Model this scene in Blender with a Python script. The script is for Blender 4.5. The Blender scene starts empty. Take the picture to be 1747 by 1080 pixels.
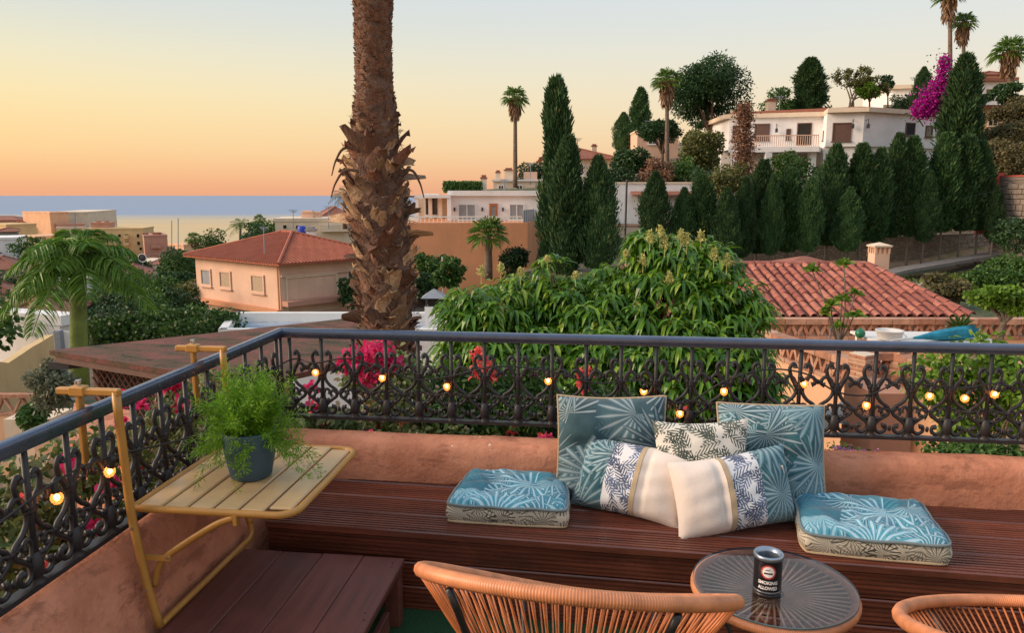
import bpy, math, random
import numpy as np
from mathutils import Vector, Matrix
R = math.radians
random.seed(7); rng = np.random.default_rng(7)
sc = bpy.context.scene
col = sc.collection

# ------------------------------------------------------------------ camera
F, CX, CY = 1280.0, 873.5, 540.0          # focal length and centre in photograph pixels
YAW, PITCH, ZC = R(6.9), R(9.23), 1.56
cam_d = bpy.data.cameras.new('camera'); cam = bpy.data.objects.new('camera', cam_d); col.objects.link(cam)
cam.location = (0, 0, ZC); cam.rotation_euler = (R(90) - PITCH, 0, YAW)
cam_d.sensor_width = 36.0; cam_d.lens = F / 1747.0 * 36.0; cam_d.clip_start = 0.05; cam_d.clip_end = 60000
sc.camera = cam

# ------------------------------------------------------------------ sky, sun, exposure
SUN_AZ, SUN_EL = R(96), R(24)              # glow stands low over the sea, left of the view
w = bpy.data.worlds.new('World'); sc.world = w; w.use_nodes = True
SKY_STRENGTH = 0.12
def build_world():
    nt = w.node_tree; N = nt.nodes; L = nt.links; N.clear()
    out = N.new('ShaderNodeOutputWorld'); bg = N.new('ShaderNodeBackground')
    sky = N.new('ShaderNodeTexSky'); sky.sky_type = 'NISHITA'; sky.sun_disc = False
    sky.sun_elevation = R(4); sky.sun_rotation = -(YAW + SUN_AZ)
    sky.air_density = 1.0; sky.dust_density = 1.0; sky.ozone_density = 1.0
    # twilight colour by height above the horizon, brightest toward the set sun
    tc = N.new('ShaderNodeTexCoord'); sp = N.new('ShaderNodeSeparateXYZ')
    L.new(tc.outputs['Generated'], sp.inputs[0])
    def ramp_of(stops):
        r_ = N.new('ShaderNodeValToRGB'); cr = r_.color_ramp; cr.interpolation = 'B_SPLINE'
        while len(cr.elements) < len(stops): cr.elements.new(0.5)
        for e, (p, c) in zip(cr.elements, stops): e.position = p; e.color = (*c, 1)
        L.new(sp.outputs['Z'], r_.inputs[0]); return r_
    toward = ramp_of([(0.0, (.74, .34, .19)), (0.02, (.81, .42, .21)), (0.05, (.85, .55, .26)), (0.10, (.85, .66, .33)), (0.14, (.79, .69, .44)),
                      (0.175, (.70, .67, .51)), (0.21, (.61, .63, .58)), (0.26, (.54, .60, .62)), (0.55, (.56, .65, .76)), (1.0, (.57, .68, .84))])
    away = ramp_of([(0.0, (.66, .33, .21)), (0.025, (.72, .41, .25)), (0.06, (.74, .54, .36)), (0.10, (.74, .62, .46)), (0.14, (.71, .65, .54)),
                    (0.175, (.67, .66, .60)), (0.21, (.63, .66, .65)), (0.26, (.60, .65, .68)), (0.55, (.56, .65, .76)), (1.0, (.57, .68, .84))])
    dt = N.new('ShaderNodeVectorMath'); dt.operation = 'DOT_PRODUCT'; L.new(tc.outputs['Generated'], dt.inputs[0])
    dt.inputs[1].default_value = (-math.sin(YAW + SUN_AZ), math.cos(YAW + SUN_AZ), 0)
    fm = N.new('ShaderNodeMath'); fm.operation = 'MULTIPLY_ADD'; fm.use_clamp = True; L.new(dt.outputs['Value'], fm.inputs[0]); fm.inputs[1].default_value = .8; fm.inputs[2].default_value = .55
    ramp = N.new('ShaderNodeMixRGB'); L.new(fm.outputs[0], ramp.inputs[0]); L.new(away.outputs[0], ramp.inputs[1]); L.new(toward.outputs[0], ramp.inputs[2])
    ad = N.new('ShaderNodeMixRGB'); ad.blend_type = 'MIX'; ad.inputs[0].default_value = 0.08
    sc_ = N.new('ShaderNodeMixRGB'); sc_.blend_type = 'MULTIPLY'; sc_.inputs[0].default_value = 1
    k = 1.0 / SKY_STRENGTH
    sc_.inputs[2].default_value = (k, k, k, 1)
    L.new(ramp.outputs[0], sc_.inputs[1])
    L.new(sc_.outputs[0], ad.inputs[1]); L.new(sky.outputs[0], ad.inputs[2])
    L.new(ad.outputs[0], bg.inputs[0]); bg.inputs[1].default_value = SKY_STRENGTH
    L.new(bg.outputs[0], out.inputs[0])
build_world()
sd = bpy.data.lights.new('sun', 'SUN'); sun = bpy.data.objects.new('sun', sd); col.objects.link(sun)
sd.energy = 3.7; sd.angle = R(32); sd.color = (1.0, .75, .54)
sun.rotation_euler = (R(90) - SUN_EL, 0, YAW + SUN_AZ + math.pi)
vs = sc.view_settings; vs.view_transform = 'Standard'; vs.look = 'None'; vs.gamma = 1.0; vs.exposure = 0.33
vs.use_curve_mapping = False
sc.cycles.use_denoising = True

# ------------------------------------------------------------------ pixels to places
FW = np.array([-math.sin(YAW), math.cos(YAW), 0.]); RT = np.array([math.cos(YAW), math.sin(YAW), 0.]); UP = np.array([0, 0, 1.])
CF = math.cos(PITCH) * FW - math.sin(PITCH) * UP; CU = math.sin(PITCH) * FW + math.cos(PITCH) * UP
C0 = np.array([0, 0, ZC])
def ray(px, py): return (px - CX) / F * RT - (py - CY) / F * CU + CF
def at_z(px, py, z): r = ray(px, py); return C0 + r * (z - ZC) / r[2]
def at_D(px, py, D): r = ray(px, py); return C0 + r * D / r.dot(FW)      # D: metres ahead, level
def at_y(px, py, y): r = ray(px, py); return C0 + r * y / r[1]
def at_x(px, py, x): r = ray(px, py); return C0 + r * x / r[0]
def uD(u, D, z=0.): p = RT * u + FW * D; return np.array([p[0], p[1], z])
def ppm(D): return F / D                                                # pixels per metre at D
def to_uD(p): return float(np.dot(p, RT)), float(np.dot(p, FW))

# ------------------------------------------------------------------ materials
MATS = {}
class G:
    """small helper round a node tree"""
    def __init__(s, name):
        s.m = bpy.data.materials.new(name); s.m.use_nodes = True; s.nt = s.m.node_tree; s.N = s.nt.nodes; s.L = s.nt.links
        s.b = s.N['Principled BSDF']; MATS[name] = s.m
    def n(s, t, **kw):
        x = s.N.new(t)
        for k, v in kw.items(): setattr(x, k, v)
        return x
    def put(s, inp, v):
        if hasattr(v, 'links') or isinstance(v, bpy.types.NodeSocket): s.L.new(v, inp)
        elif isinstance(v, (tuple, list)) and len(v) == 3 and inp.type == 'RGBA': inp.default_value = (*v, 1)
        else: inp.default_value = v
    def math(s, op, a, b=None, c=None, clamp=False):
        x = s.n('ShaderNodeMath', operation=op); x.use_clamp = clamp
        for i, v in enumerate((a, b, c)):
            if v is not None: s.put(x.inputs[i], v)
        return x.outputs[0]
    def mix(s, f, a, b, mode='MIX'):
        x = s.n('ShaderNodeMixRGB', blend_type=mode)
        for i, v in enumerate((f, a, b)): s.put(x.inputs[i], v)
        return x.outputs[0]
    def coord(s, kind='Object', scale=(1, 1, 1), rot=(0, 0, 0)):
        t = s.n('ShaderNodeTexCoord'); mp = s.n('ShaderNodeMapping'); s.L.new(t.outputs[kind], mp.inputs[0])
        mp.inputs['Scale'].default_value = scale if not isinstance(scale, (int, float)) else (scale,) * 3
        mp.inputs['Rotation'].default_value = rot
        return mp.outputs[0]
    def noise(s, vec, scale=5, detail=4, rough=.55, out='Fac'):
        x = s.n('ShaderNodeTexNoise'); s.put(x.inputs['Vector'], vec); x.inputs['Scale'].default_value = scale
        x.inputs['Detail'].default_value = detail; x.inputs['Roughness'].default_value = rough
        return x.outputs[out]
    def ramp(s, f, stops, interp='LINEAR'):
        x = s.n('ShaderNodeValToRGB'); cr = x.color_ramp; cr.interpolation = interp
        while len(cr.elements) < len(stops): cr.elements.new(.5)
        for e, (p, c) in zip(cr.elements, stops): e.position = p; e.color = (*c, 1) if len(c) == 3 else c
        s.put(x.inputs[0], f); return x.outputs[0]
    def bump(s, h, strength=.3, dist=.02):
        x = s.n('ShaderNodeBump'); x.inputs['Strength'].default_value = strength; x.inputs['Distance'].default_value = dist
        s.put(x.inputs['Height'], h); s.L.new(x.outputs[0], s.b.inputs['Normal'])
    def set(s, **kw):
        for k, v in kw.items(): s.put(s.b.inputs[k.replace('_', ' ')], v)
        return s.m
def sc3(c, k): return tuple(min(1, x * k) for x in c)
def plain(name, c, rough=.6, var=.25, scale=6, bump=.15, bscale=40, metal=0, bdist=.01, spec=.5, c2=None, det=5):
    """paint, plaster, timber: base colour with mottling and fine relief"""
    g = G(name); co = g.coord()
    f = g.noise(co, scale, det)
    colr = g.ramp(f, [(.3, sc3(c, 1 - var) if c2 is None else c2), (.7, sc3(c, 1 + var * .6) if c2 is None else c)])
    g.set(Base_Color=colr, Roughness=rough, Metallic=metal, Specular_IOR_Level=spec)
    if bump: g.bump(g.noise(co, bscale, 4), bump, bdist)
    return g.m
def leafmat(name, a, b, rough=.5, trans=.25, hue=None, spec=.35):
    """leaves: each one its own tone between two greens, a little light passes through"""
    g = G(name); geo = g.n('ShaderNodeNewGeometry')
    stops = [(0, a), (1, b)] if hue is None else [(0, a), (.8, b), (1, hue)]
    c = g.ramp(geo.outputs['Random Per Island'], stops)
    g.set(Base_Color=c, Roughness=rough, Specular_IOR_Level=spec)
    tr = g.n('ShaderNodeBsdfTranslucent'); g.L.new(c, tr.inputs[0])
    mx = g.n('ShaderNodeMixShader'); mx.inputs[0].default_value = trans
    out = g.N['Material Output']
    g.L.new(g.b.outputs[0], mx.inputs[1]); g.L.new(tr.outputs[0], mx.inputs[2]); g.L.new(mx.outputs[0], out.inputs[0])
    return g.m

# ------------------------------------------------------------------ meshes
class MB:
    def __init__(s): s.v = []; s.f = []; s.n = 0
    def add(s, v, f):
        v = np.asarray(v, float).reshape(-1, 3); o = s.n
        s.v.append(v); s.n += len(v)
        if isinstance(f, np.ndarray): s.f.extend((f + o).tolist())
        else: s.f.extend([[i + o for i in q] for q in f])
        return s
    def verts(s): return np.concatenate(s.v) if s.v else np.zeros((0, 3))
    def xf(s, M):
        M = np.array(M); v = s.verts(); s.v = [v @ M[:3, :3].T + M[:3, 3]]; return s
    def merge(s, o):
        return s.add(o.verts(), [list(q) for q in o.f])
    def box(s, c, d, M=None, bev=0.0):
        c = np.array(c, float); h = np.array(d, float) / 2
        if bev <= 0:
            v = np.array([[x, y, z] for x in (-1, 1) for y in (-1, 1) for z in (-1, 1)]) * h
            f = [[0, 1, 3, 2], [4, 6, 7, 5], [0, 4, 5, 1], [2, 3, 7, 6], [0, 2, 6, 4], [1, 5, 7, 3]]
        else:
            b = min(bev, h.min() * .9); v = []; idx = {}
            for sx in (-1, 1):
                for sy in (-1, 1):
                    for sz in (-1, 1):
                        S = np.array([sx, sy, sz])
                        for a in range(3):
                            p = S * (h - b); p[a] = S[a] * h[a]; idx[(sx, sy, sz, a)] = len(v); v.append(p)
            v = np.array(v); f = []
            I = lambda x, y, z, a: idx[(x, y, z, a)]
            for q in (-1, 1):
                f.append([I(q, -1, -1, 0), I(q, 1, -1, 0), I(q, 1, 1, 0), I(q, -1, 1, 0)][::q])
                f.append([I(-1, q, -1, 1), I(1, q, -1, 1), I(1, q, 1, 1), I(-1, q, 1, 1)][::-q])
                f.append([I(-1, -1, q, 2), I(1, -1, q, 2), I(1, 1, q, 2), I(-1, 1, q, 2)][::q])
            for a in (-1, 1):
                for b_ in (-1, 1):
                    f.append([I(a, b_, -1, 0), I(a, b_, 1, 0), I(a, b_, 1, 1), I(a, b_, -1, 1)][::-a * b_])
                    f.append([I(a, -1, b_, 0), I(a, 1, b_, 0), I(a, 1, b_, 2), I(a, -1, b_, 2)][::a * b_])
                    f.append([I(-1, a, b_, 1), I(1, a, b_, 1), I(1, a, b_, 2), I(-1, a, b_, 2)][::-a * b_])
                    for z in (-1, 1):
                        f.append([I(a, b_, z, 0), I(a, b_, z, 1), I(a, b_, z, 2)][::a * b_ * z])
        if M is not None: v = v @ np.array(M)[:3, :3].T
        return s.add(v + c, f)
    def obox(s, o, ax, ay, az, bev=0.0):
        """box from corner o along three edge vectors"""
        o, ax, ay, az = [np.array(q, float) for q in (o, ax, ay, az)]
        v = [o + i * ax + j * ay + k * az for i in (0, 1) for j in (0, 1) for k in (0, 1)]
        f = [[0, 1, 3, 2], [4, 6, 7, 5], [0, 4, 5, 1], [2, 3, 7, 6], [0, 2, 6, 4], [1, 5, 7, 3]]
        if np.dot(np.cross(ax, ay), az) < 0: f = [q[::-1] for q in f]
        return s.add(v, f)
    def prism(s, poly, d):
        """polygon (list of points) pushed along d"""
        p = np.array(poly, float); n = len(p); d = np.array(d, float)
        return s.add(np.concatenate([p, p + d]), [list(range(n))[::-1], list(range(n, 2 * n))] + [[i, (i + 1) % n, n + (i + 1) % n, n + i] for i in range(n)])
    def tube(s, pts, r, n=8, caps=True, closed=False, flat=None):
        p = np.array(pts, float); k = len(p); r = np.full(k, r) if np.isscalar(r) else np.array(r, float)
        t = np.gradient(p, axis=0) if not closed else np.roll(p, -1, 0) - np.roll(p, 1, 0)
        t /= np.linalg.norm(t, axis=1)[:, None] + 1e-12
        up = np.array([0, 0, 1.]) if abs(t[0][2]) < .9 else np.array([1., 0, 0])
        N = np.zeros_like(p); u = up - t[0] * up.dot(t[0]); u /= np.linalg.norm(u)
        for i in range(k):
            u = u - t[i] * u.dot(t[i]); u /= np.linalg.norm(u) + 1e-12; N[i] = u
        B = np.cross(t, N)
        a = np.arange(n) / n * 2 * math.pi
        ca, sa = np.cos(a), np.sin(a)
        if flat: sa = sa * flat
        v = p[:, None, :] + r[:, None, None] * (ca[None, :, None] * N[:, None, :] + sa[None, :, None] * B[:, None, :])
        i = np.arange(k if closed else k - 1)[:, None]; j = np.arange(n)[None, :]; i2 = (i + 1) % k; j2 = (j + 1) % n
        f = np.stack([i * n + j, i * n + j2 + 0 * i, i2 * n + j2, i2 * n + j + 0 * i], -1).reshape(-1, 4)
        f = f.tolist()
        if caps and not closed: f += [list(range(n))[::-1], list(range((k - 1) * n, k * n))]
        return s.add(v.reshape(-1, 3), f)
    def lathe(s, prof, n=20, c=(0, 0, 0)):
        pr = np.array(prof, float); k = len(pr); a = np.arange(n) / n * 2 * math.pi
        v = np.stack([pr[:, 0:1] * np.cos(a), pr[:, 0:1] * np.sin(a), pr[:, 1:2] + 0 * a], -1).reshape(-1, 3) + np.array(c)
        f = [[i * n + j, i * n + (j + 1) % n, (i + 1) * n + (j + 1) % n, (i + 1) * n + j] for i in range(k - 1) for j in range(n)]
        return s.add(v, f)
    def ball(s, c, r, n=10, m=7):
        r = np.array(r) if not np.isscalar(r) else np.array([r, r, r])
        pr = [(math.sin(math.pi * i / m), -math.cos(math.pi * i / m)) for i in range(m + 1)]
        pr[0] = (.001, -1); pr[-1] = (.001, 1)
        b = MB().lathe(pr, n); return s.add(b.verts() * r + np.array(c), b.f)
WL = {}
def tag(o, label=None, cat=None, group=None, kind=None):
    if label: o['label'] = label
    if cat: o['category'] = cat
    if group: o['group'] = group
    if kind: o['kind'] = kind
    return o
def thing(name, label, cat, loc=(0, 0, 0), group=None, rz=0):
    o = bpy.data.objects.new(name, None); col.objects.link(o); o.location = loc; o.rotation_euler = (0, 0, rz); o.empty_display_size = .1
    WL[o.name] = np.array(loc, float); return tag(o, label, cat, group)
def mesh_of(mb, name):
    me = bpy.data.meshes.new(name); me.from_pydata(mb.verts().tolist(), [], mb.f); me.update(); return me
def obj(name, mb, mat, parent=None, smooth=False, local=False, origin=None):
    """one mesh object; world coordinates unless local"""
    if isinstance(mb, MB):
        if parent is not None and not local:
            v = mb.verts() - WL[parent.name]; mb.v = [v]
        if origin is not None: mb.v = [mb.verts() - np.array(origin)]
        me = mesh_of(mb, name)
        if mat is not None: me.materials.append(MATS[mat] if isinstance(mat, str) else mat)
        if smooth: me.shade_smooth() if smooth is True else me.shade_smooth()
    else: me = mb
    o = bpy.data.objects.new(name, me); col.objects.link(o)
    if origin is not None: o.location = origin
    if parent is not None:
        o.parent = parent; WL[o.name] = WL[parent.name]
        if origin is not None and not local: o.location = np.array(origin) 
    return o
def auto_smooth(o, ang=40):
    me = o.data; me.shade_smooth()
    try: me.set_sharp_from_angle(angle=R(ang))
    except Exception: pass
    return o
def copy_tree(o, parent=None):
    c = o.copy(); col.objects.link(c); c.parent = parent
    for ch in o.children: copy_tree(ch, c)
    return c
def catmull(pts, n=8, closed=False):
    p = [np.array(q, float) for q in pts]
    P = [p[-1]] + p + [p[0], p[1]] if closed else [2 * p[0] - p[1]] + p + [2 * p[-1] - p[-2]]
    out = []
    for i in range(1, len(P) - 2):
        a, b, c, d = P[i - 1:i + 3]
        for t in np.arange(n) / n:
            out.append(.5 * (2 * b + (c - a) * t + (2 * a - 5 * b + 4 * c - d) * t * t + (3 * b - a - 3 * c + d) * t ** 3))
    if not closed: out.append(p[-1])
    return np.array(out)
def rotz(a): return Matrix.Rotation(a, 4, 'Z')
# ------------------------------------------------------------------ terrain and sea
TP = np.array([  # metres right, metres ahead, height
 (0,-8,-4),(-12,-4,-4.5),(12,-4,-3.2),(0,4,-4),(-6,8,-4.2),(-14,12,-5.2),(-22,24,-6.3),(-17,27,-6.2),(-14,17,-5.4),(-6,16,-4.6),(6,8,-3.6),(9,14,-3.2),(13,14,-3.2),(14,28,-3.4),(22,30,-2.6),(4,24,-4.2),
 (-14,40,-6.2),(-30,45,-9),(-20,60,-8),(-2,44,-4.4),(-8,47,-6.4),(-10,42,-6.5),(-6,50,-6.0),(3,47,-3.0),(9,46,-3.2),(16,52,-4.0),(22,52,-4.0),(27,50,-4.0),(30,52,-3.7),(33,48,-3.8),(36,52,-3.0),(44,46,-1.6),(40,38,-2.8),(30,40,-3.6),
 (-4,62,-.5),(3,62,-.6),(10,62,-.8),(14,66,2.2),(20,68,2.7),(32,68,2.7),(40,66,3.6),(50,60,4.2),(62,60,6),(0,80,2.2),(8,84,3.4),(20,80,5.5),(36,84,7.5),(52,90,11),(62,100,12.4),(80,100,13),
 (-14,80,-8),(-10,120,-5),(-22,120,-7.5),(2,120,1),(30,130,10),(70,140,14),(-40,90,-12),(-60,120,-15),(-90,200,-20),(-140,260,-24),(-60,260,-22),(-20,260,-16),(40,260,2),(120,260,14),
 (-250,420,-38),(-100,420,-36),(0,420,-30),(120,420,-6),(-200,700,-57),(0,700,-57),(200,700,-20),(-400,940,-68),(0,940,-68),(300,940,-40),(-300,1300,-75),(100,1300,-75),(700,1300,-60),(-900,700,-70),(-500,300,-30),(900,500,10),(-60,0,-12),(-40,20,-10),(60,10,0),(60,30,2),(300,100,16)], float)
def terrain_z(u, D):
    u = np.asarray(u, float); D = np.asarray(D, float)
    d2 = (u[..., None] - TP[:, 0]) ** 2 + (D[..., None] - TP[:, 1]) ** 2
    w_ = 1.0 / (d2 + 2.0 + 0.0004 * (D[..., None] ** 2)) ** 2
    z = (w_ * TP[:, 2]).sum(-1) / w_.sum(-1)
    return np.where(D > 800, np.minimum(z, -60.5 - (D - 800) * .04), z)
def gz(u, D): return float(terrain_z(np.array(u), np.array(D)))
def grid_sheet(us, Ds):
    U, DD = np.meshgrid(us, Ds, indexing='ij'); Z = terrain_z(U, DD)
    P = U[..., None] * RT + DD[..., None] * FW; P[..., 2] += Z
    a, b = U.shape; idx = np.arange(a * b).reshape(a, b)
    f = np.stack([idx[:-1, :-1], idx[1:, :-1], idx[1:, 1:], idx[:-1, 1:]], -1).reshape(-1, 4)
    return MB().add(P.reshape(-1, 3), f)
def spread(a, b, n, p):                     # denser near zero
    t = np.linspace(-1, 1, n); s_ = np.sign(t) * np.abs(t) ** p
    return np.where(s_ < 0, -s_ * a, s_ * b)
g = G('ground'); co = g.coord()
n1 = g.noise(co, .25, 6); n2 = g.noise(co, 2.2, 6)
c = g.ramp(n1, [(.36, (.10, .075, .05)), (.48, (.16, .12, .085)), (.56, (.07, .085, .03)), (.68, (.04, .065, .02))])
c = g.mix(g.ramp(n2, [(.4, (0, 0, 0)), (.75, (.6, .6, .6))]), c, (.19, .15, .11))
g.set(Base_Color=c, Roughness=.95); g.bump(g.noise(co, 1.6, 8, .7), .7, .35)
tag(obj('ground', grid_sheet(spread(-1200, 1200, 120, 2.6), np.concatenate([np.linspace(-10, 130, 90), np.linspace(136, 1500, 60)])), 'ground', smooth=True), kind='structure')
g = G('sea'); co = g.coord('Object', (1, .25, 1), (0, 0, -YAW)); 
bp = g.noise(co, .045, 6, .62)
sepc = g.n('ShaderNodeSeparateXYZ'); g.L.new(g.coord('Object', 1, (0, 0, -YAW)), sepc.inputs[0])
wob = g.noise(g.coord('Object', (.0006, .004, 1), (0, 0, -YAW)), 1.0, 3)
far = g.math('MULTIPLY_ADD', wob, 700.0, sepc.outputs['Y'])           # calm inshore water, wind-ruffled beyond
calm = g.n('ShaderNodeMapRange'); calm.inputs['From Min'].default_value = 2050; calm.inputs['From Max'].default_value = 2900
g.L.new(far, calm.inputs['Value'])
stk = g.noise(g.coord('Object', (.0012, .02, 1), (0, 0, -YAW)), 1.0, 5, .6)
cf = g.math('ADD', calm.outputs[0], g.math('MULTIPLY', g.math('SUBTRACT', stk, .5), .5), clamp=True)
g.set(Base_Color=g.mix(cf, (.26, .23, .15), (.17, .25, .40)), Roughness=g.math('MULTIPLY_ADD', cf, .22, .16), IOR=1.333, Specular_IOR_Level=g.math('MULTIPLY_ADD', cf, -.36, .5))  # base colour carries the reflected sky: gold inshore, blue further out
bm_ = g.n('ShaderNodeBump'); g.L.new(bp, bm_.inputs['Height']); bm_.inputs['Distance'].default_value = .8
g.L.new(g.math('MULTIPLY_ADD', cf, .35, .10), bm_.inputs['Strength']); g.L.new(bm_.outputs[0], g.b.inputs['Normal'])
sea = MB(); us = np.array([-30000, -6000, -1500, 0, 1500, 6000, 30000.]); Ds = np.array([600, 1500, 4000, 12000, 50000.])
U, DD = np.meshgrid(us, Ds, indexing='ij'); P = U[..., None] * RT + DD[..., None] * FW; P[..., 2] = -60
idx = np.arange(U.size).reshape(U.shape)
sea.add(P.reshape(-1, 3), np.stack([idx[:-1, :-1], idx[1:, :-1], idx[1:, 1:], idx[:-1, 1:]], -1).reshape(-1, 4))
tag(obj('sea', sea, 'sea'), kind='structure')
# ------------------------------------------------------------------ terrace: floor, parapet, railing
RX, RY, RZ = -1.48, 3.265, 0.95            # left rail, far rail, top of handrail
plain('render_plaster', (.50, .215, .135), .85, .25, 5, .5, 14, bdist=.012, c2=(.36, .135, .085))
def plaster(name, a, b, specks=True):
    g = G(name); co = g.coord()
    f = g.noise(co, 3.5, 7, .62); c = g.ramp(f, [(.33, b), (.66, a)])
    f2 = g.noise(co, 22, 5, .7); c = g.mix(g.ramp(f2, [(.35, (.35, .35, .35)), (.5, (0, 0, 0))]), c, sc3(b, .75))
    f3 = g.noise(g.coord('Object', (2.5, 2.5, 7)), 1.6, 8, .72); c = g.mix(g.ramp(f3, [(.40, (.65, .65, .65)), (.47, (0, 0, 0))]), c, sc3(b, .62))
    if specks:
        v = g.n('ShaderNodeTexVoronoi'); g.put(v.inputs['Vector'], g.coord('Object', 1)); v.inputs['Scale'].default_value = 26
        chip = g.math('LESS_THAN', v.outputs['Distance'], .16)
        gate = g.math('GREATER_THAN', g.noise(co, 2.6, 2), .66)
        c = g.mix(g.math('MULTIPLY', chip, gate), c, (.72, .62, .52))
    g.set(Base_Color=c, Roughness=.82, Specular_IOR_Level=.3)
    h = g.math('ADD', g.noise(co, 5, 5, .6), g.math('MULTIPLY', g.noise(co, 45, 3), .18)); g.bump(h, .55, .03)
    return g.m
plaster('parapet_plaster', (.62, .265, .155), (.42, .155, .085))
g = G('turf'); co = g.coord(); g.set(Base_Color=g.ramp(g.noise(co, 160, 3), [(.3, (.004, .03, .008)), (.7, (.02, .11, .03))]), Roughness=.9); g.bump(g.noise(co, 300, 2), 1, .01)
fl = MB().obox((-1.9, -1.6, -.25), (5.6, 0, 0), (0, 5.1, 0), (0, 0, .25))
tag(obj('terrace_floor', fl, 'turf'), kind='structure')
# parapet: L-shaped, soft rounded coping, walls of the house carry it down to the garden
IN_Y, IN_X, TOPZ = 3.045, -1.345, .505
def cope(t):                                 # section: distance out from the inner face, height
    return [(.0, -.02), (.0, .12), (.0, .24), (.0, .34), (.0, TOPZ - .06), (.012, TOPZ - .022), (.04, TOPZ - .004), (.075, TOPZ), (.125, TOPZ - .004), (.150, TOPZ - .02), (.162, TOPZ - .07), (.162, -5.5)]
def parapet():
    mb = MB(); sec = cope(0); k = len(sec)
    xs = np.concatenate([np.linspace(IN_X, 3.7, 46)]); ys = np.linspace(IN_Y, -1.6, 40)
    rows = []
    slope = lambda o, z, y: o + (max(0, min(1, (z - .10) / .40)) ** 1.3 * .085 * min(1, (IN_Y - y) / .35) if z > 0 and o < .15 else 0)
    for y in ys[::-1]: rows.append([(IN_X - slope(o, z, y), y if y < IN_Y - 1e-6 else IN_Y + o, z) for o, z in sec])
    for x in xs[1:]: rows.append([(x, IN_Y + o, z) for o, z in sec])
    V = np.array(rows)
    r2 = np.random.default_rng(3)
    for j in range(1, k - 2):                # hand-trowelled unevenness
        nz = np.convolve(r2.normal(0, 1, len(V) + 8), np.ones(5) / 5, 'same')[4:-4]
        V[:, j, 2] += nz * .006
    n = len(V); idx = np.arange(n * k).reshape(n, k)
    f = np.stack([idx[:-1, :-1], idx[1:, :-1], idx[1:, 1:], idx[:-1, 1:]], -1).reshape(-1, 4)
    return mb.add(V.reshape(-1, 3), f)
pw = auto_smooth(obj('parapet_wall', parapet(), 'parapet_plaster', smooth=True), 60)
tag(pw, 'low rounded terracotta plaster parapet under the black iron railing', 'wall')
# ---- railing
def paint(name, c, rough=.35, var=.2, spec=.5):
    g = G(name); co = g.coord(); f = g.noise(co, 9, 6, .7)
    g.set(Base_Color=g.ramp(f, [(.3, sc3(c, 1 - var)), (.7, sc3(c, 1 + var))]), Roughness=g.math('MULTIPLY_ADD', g.noise(co, 30, 4), .25, rough - .12), Specular_IOR_Level=spec)
    g.bump(g.noise(co, 60, 4), .12, .004); return g.m
paint('iron_black', (.019, .017, .019), .52, .3)
g = paint('handrail_paint', (.060, .082, .145), .28, .25, .9); g.node_tree.nodes['Principled BSDF'].inputs['Metallic'].default_value = .7; g.node_tree.nodes['Principled BSDF'].inputs['Coat Weight'].default_value = .7; g.node_tree.nodes['Principled BSDF'].inputs['Coat Roughness'].default_value = .16
rail = thing('iron_railing', 'black wrought iron railing with scrollwork and slate handrail on the parapet', 'railing', (RX, RY, TOPZ))
H0, H1 = .540, .918
prof = [(a * .86, b * .86) for a, b in [(-.024, -.014), (-.026, .0), (-.022, .014), (-.012, .022), (.0, .025), (.012, .022), (.022, .014), (.026, .0), (.024, -.014), (.015, -.016), (.015, -.028), (-.015, -.028), (-.015, -.016)]]
def rail_run(secn, z0, path):
    mb = MB(); k = len(secn); rows = []
    for i, (x, y) in enumerate(path):
        for a, b in secn:
            if i == 0: p = (x + a, y, z0 + b)
            elif i == 1: p = (x + a, y - a, z0 + b)
            else: p = (x, y - a, z0 + b)
            rows.append(p)
    f = [[i * k + j, (i + 1) * k + j, (i + 1) * k + (j + 1) % k, i * k + (j + 1) % k] for i in range(len(path) - 1) for j in range(k)]
    return mb.add(rows, f)
path = [(RX, -1.5), (RX, RY), (3.6, RY)]
auto_smooth(obj('handrail', rail_run(prof, RZ - .019, path), 'handrail_paint', rail), 35)
obj('bottom_rail', rail_run([(-.018, -.007), (-.018, .007), (.018, .007), (.018, -.007)], .533, path), 'iron_black', rail)
HB, HH = .0762, H1 - H0
def sw(pts, r):
    c = catmull([(s_ * HB, 0, H0 + h * HH) for s_, h in pts], 5); n = len(c)
    rr = np.full(n, r); rr[:3] *= [1.5, 1.4, 1.2]; rr[-3:] *= [1.2, 1.4, 1.6]
    return c, rr
strands = [([(-.72, .755), (-.70, .79), (-.56, .80), (-.42, .74), (-.55, .64), (-.80, .54), (-.80, .46), (-.55, .385), (-.2, .335), (-.12, .29), (-.16, .245), (-.45, .2), (-.78, .135), (-.76, .065), (-.5, .03), (-.25, .06), (-.26, .115), (-.42, .115)], .0080),
           ([(-.80, .55), (-.68, .625), (-.42, .66), (-.2, .63), (-.18, .58), (-.34, .565)], .0080),
           ([(-.14, .30), (-.42, .315), (-.5, .27), (-.42, .24)], .0065),
           ([(-.56, .275), (-.62, .325), (-.82, .33), (-.93, .27), (-.84, .20), (-.62, .2)], .007)]
scroll = MB()
for pts, r in strands:
    for m in (1, -1):
        c, rr = sw([(s_ * m, h) for s_, h in pts], r); scroll.tube(c, rr, 6)
scroll.ball((0, 0, H0 + .085 * HH), (.008, .007, .014), 6, 4); scroll.ball((0, 0, H0 + .60 * HH), (.009, .007, .012), 6, 4); scroll.box((0, 0, H0 + .295 * HH), (.026, .013, .012))
scroll_me = mesh_of(scroll, 'scroll'); scroll_me.materials.append(MATS['iron_black']); scroll_me.shade_smooth()
bal = MB().tube([(0, 0, H0), (0, 0, H1)], .0088, 8)
bal.lathe([(.008, H0 + .085), (.017, H0 + .075), (.021, H0 + .05), (.020, H0 + .02), (.012, H0 + .012), (.022, H0 + .004), (.022, H0 - .004)], 10)
bal_me = mesh_of(bal, 'baluster'); bal_me.materials.append(MATS['iron_black']); bal_me.shade_smooth()
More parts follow.
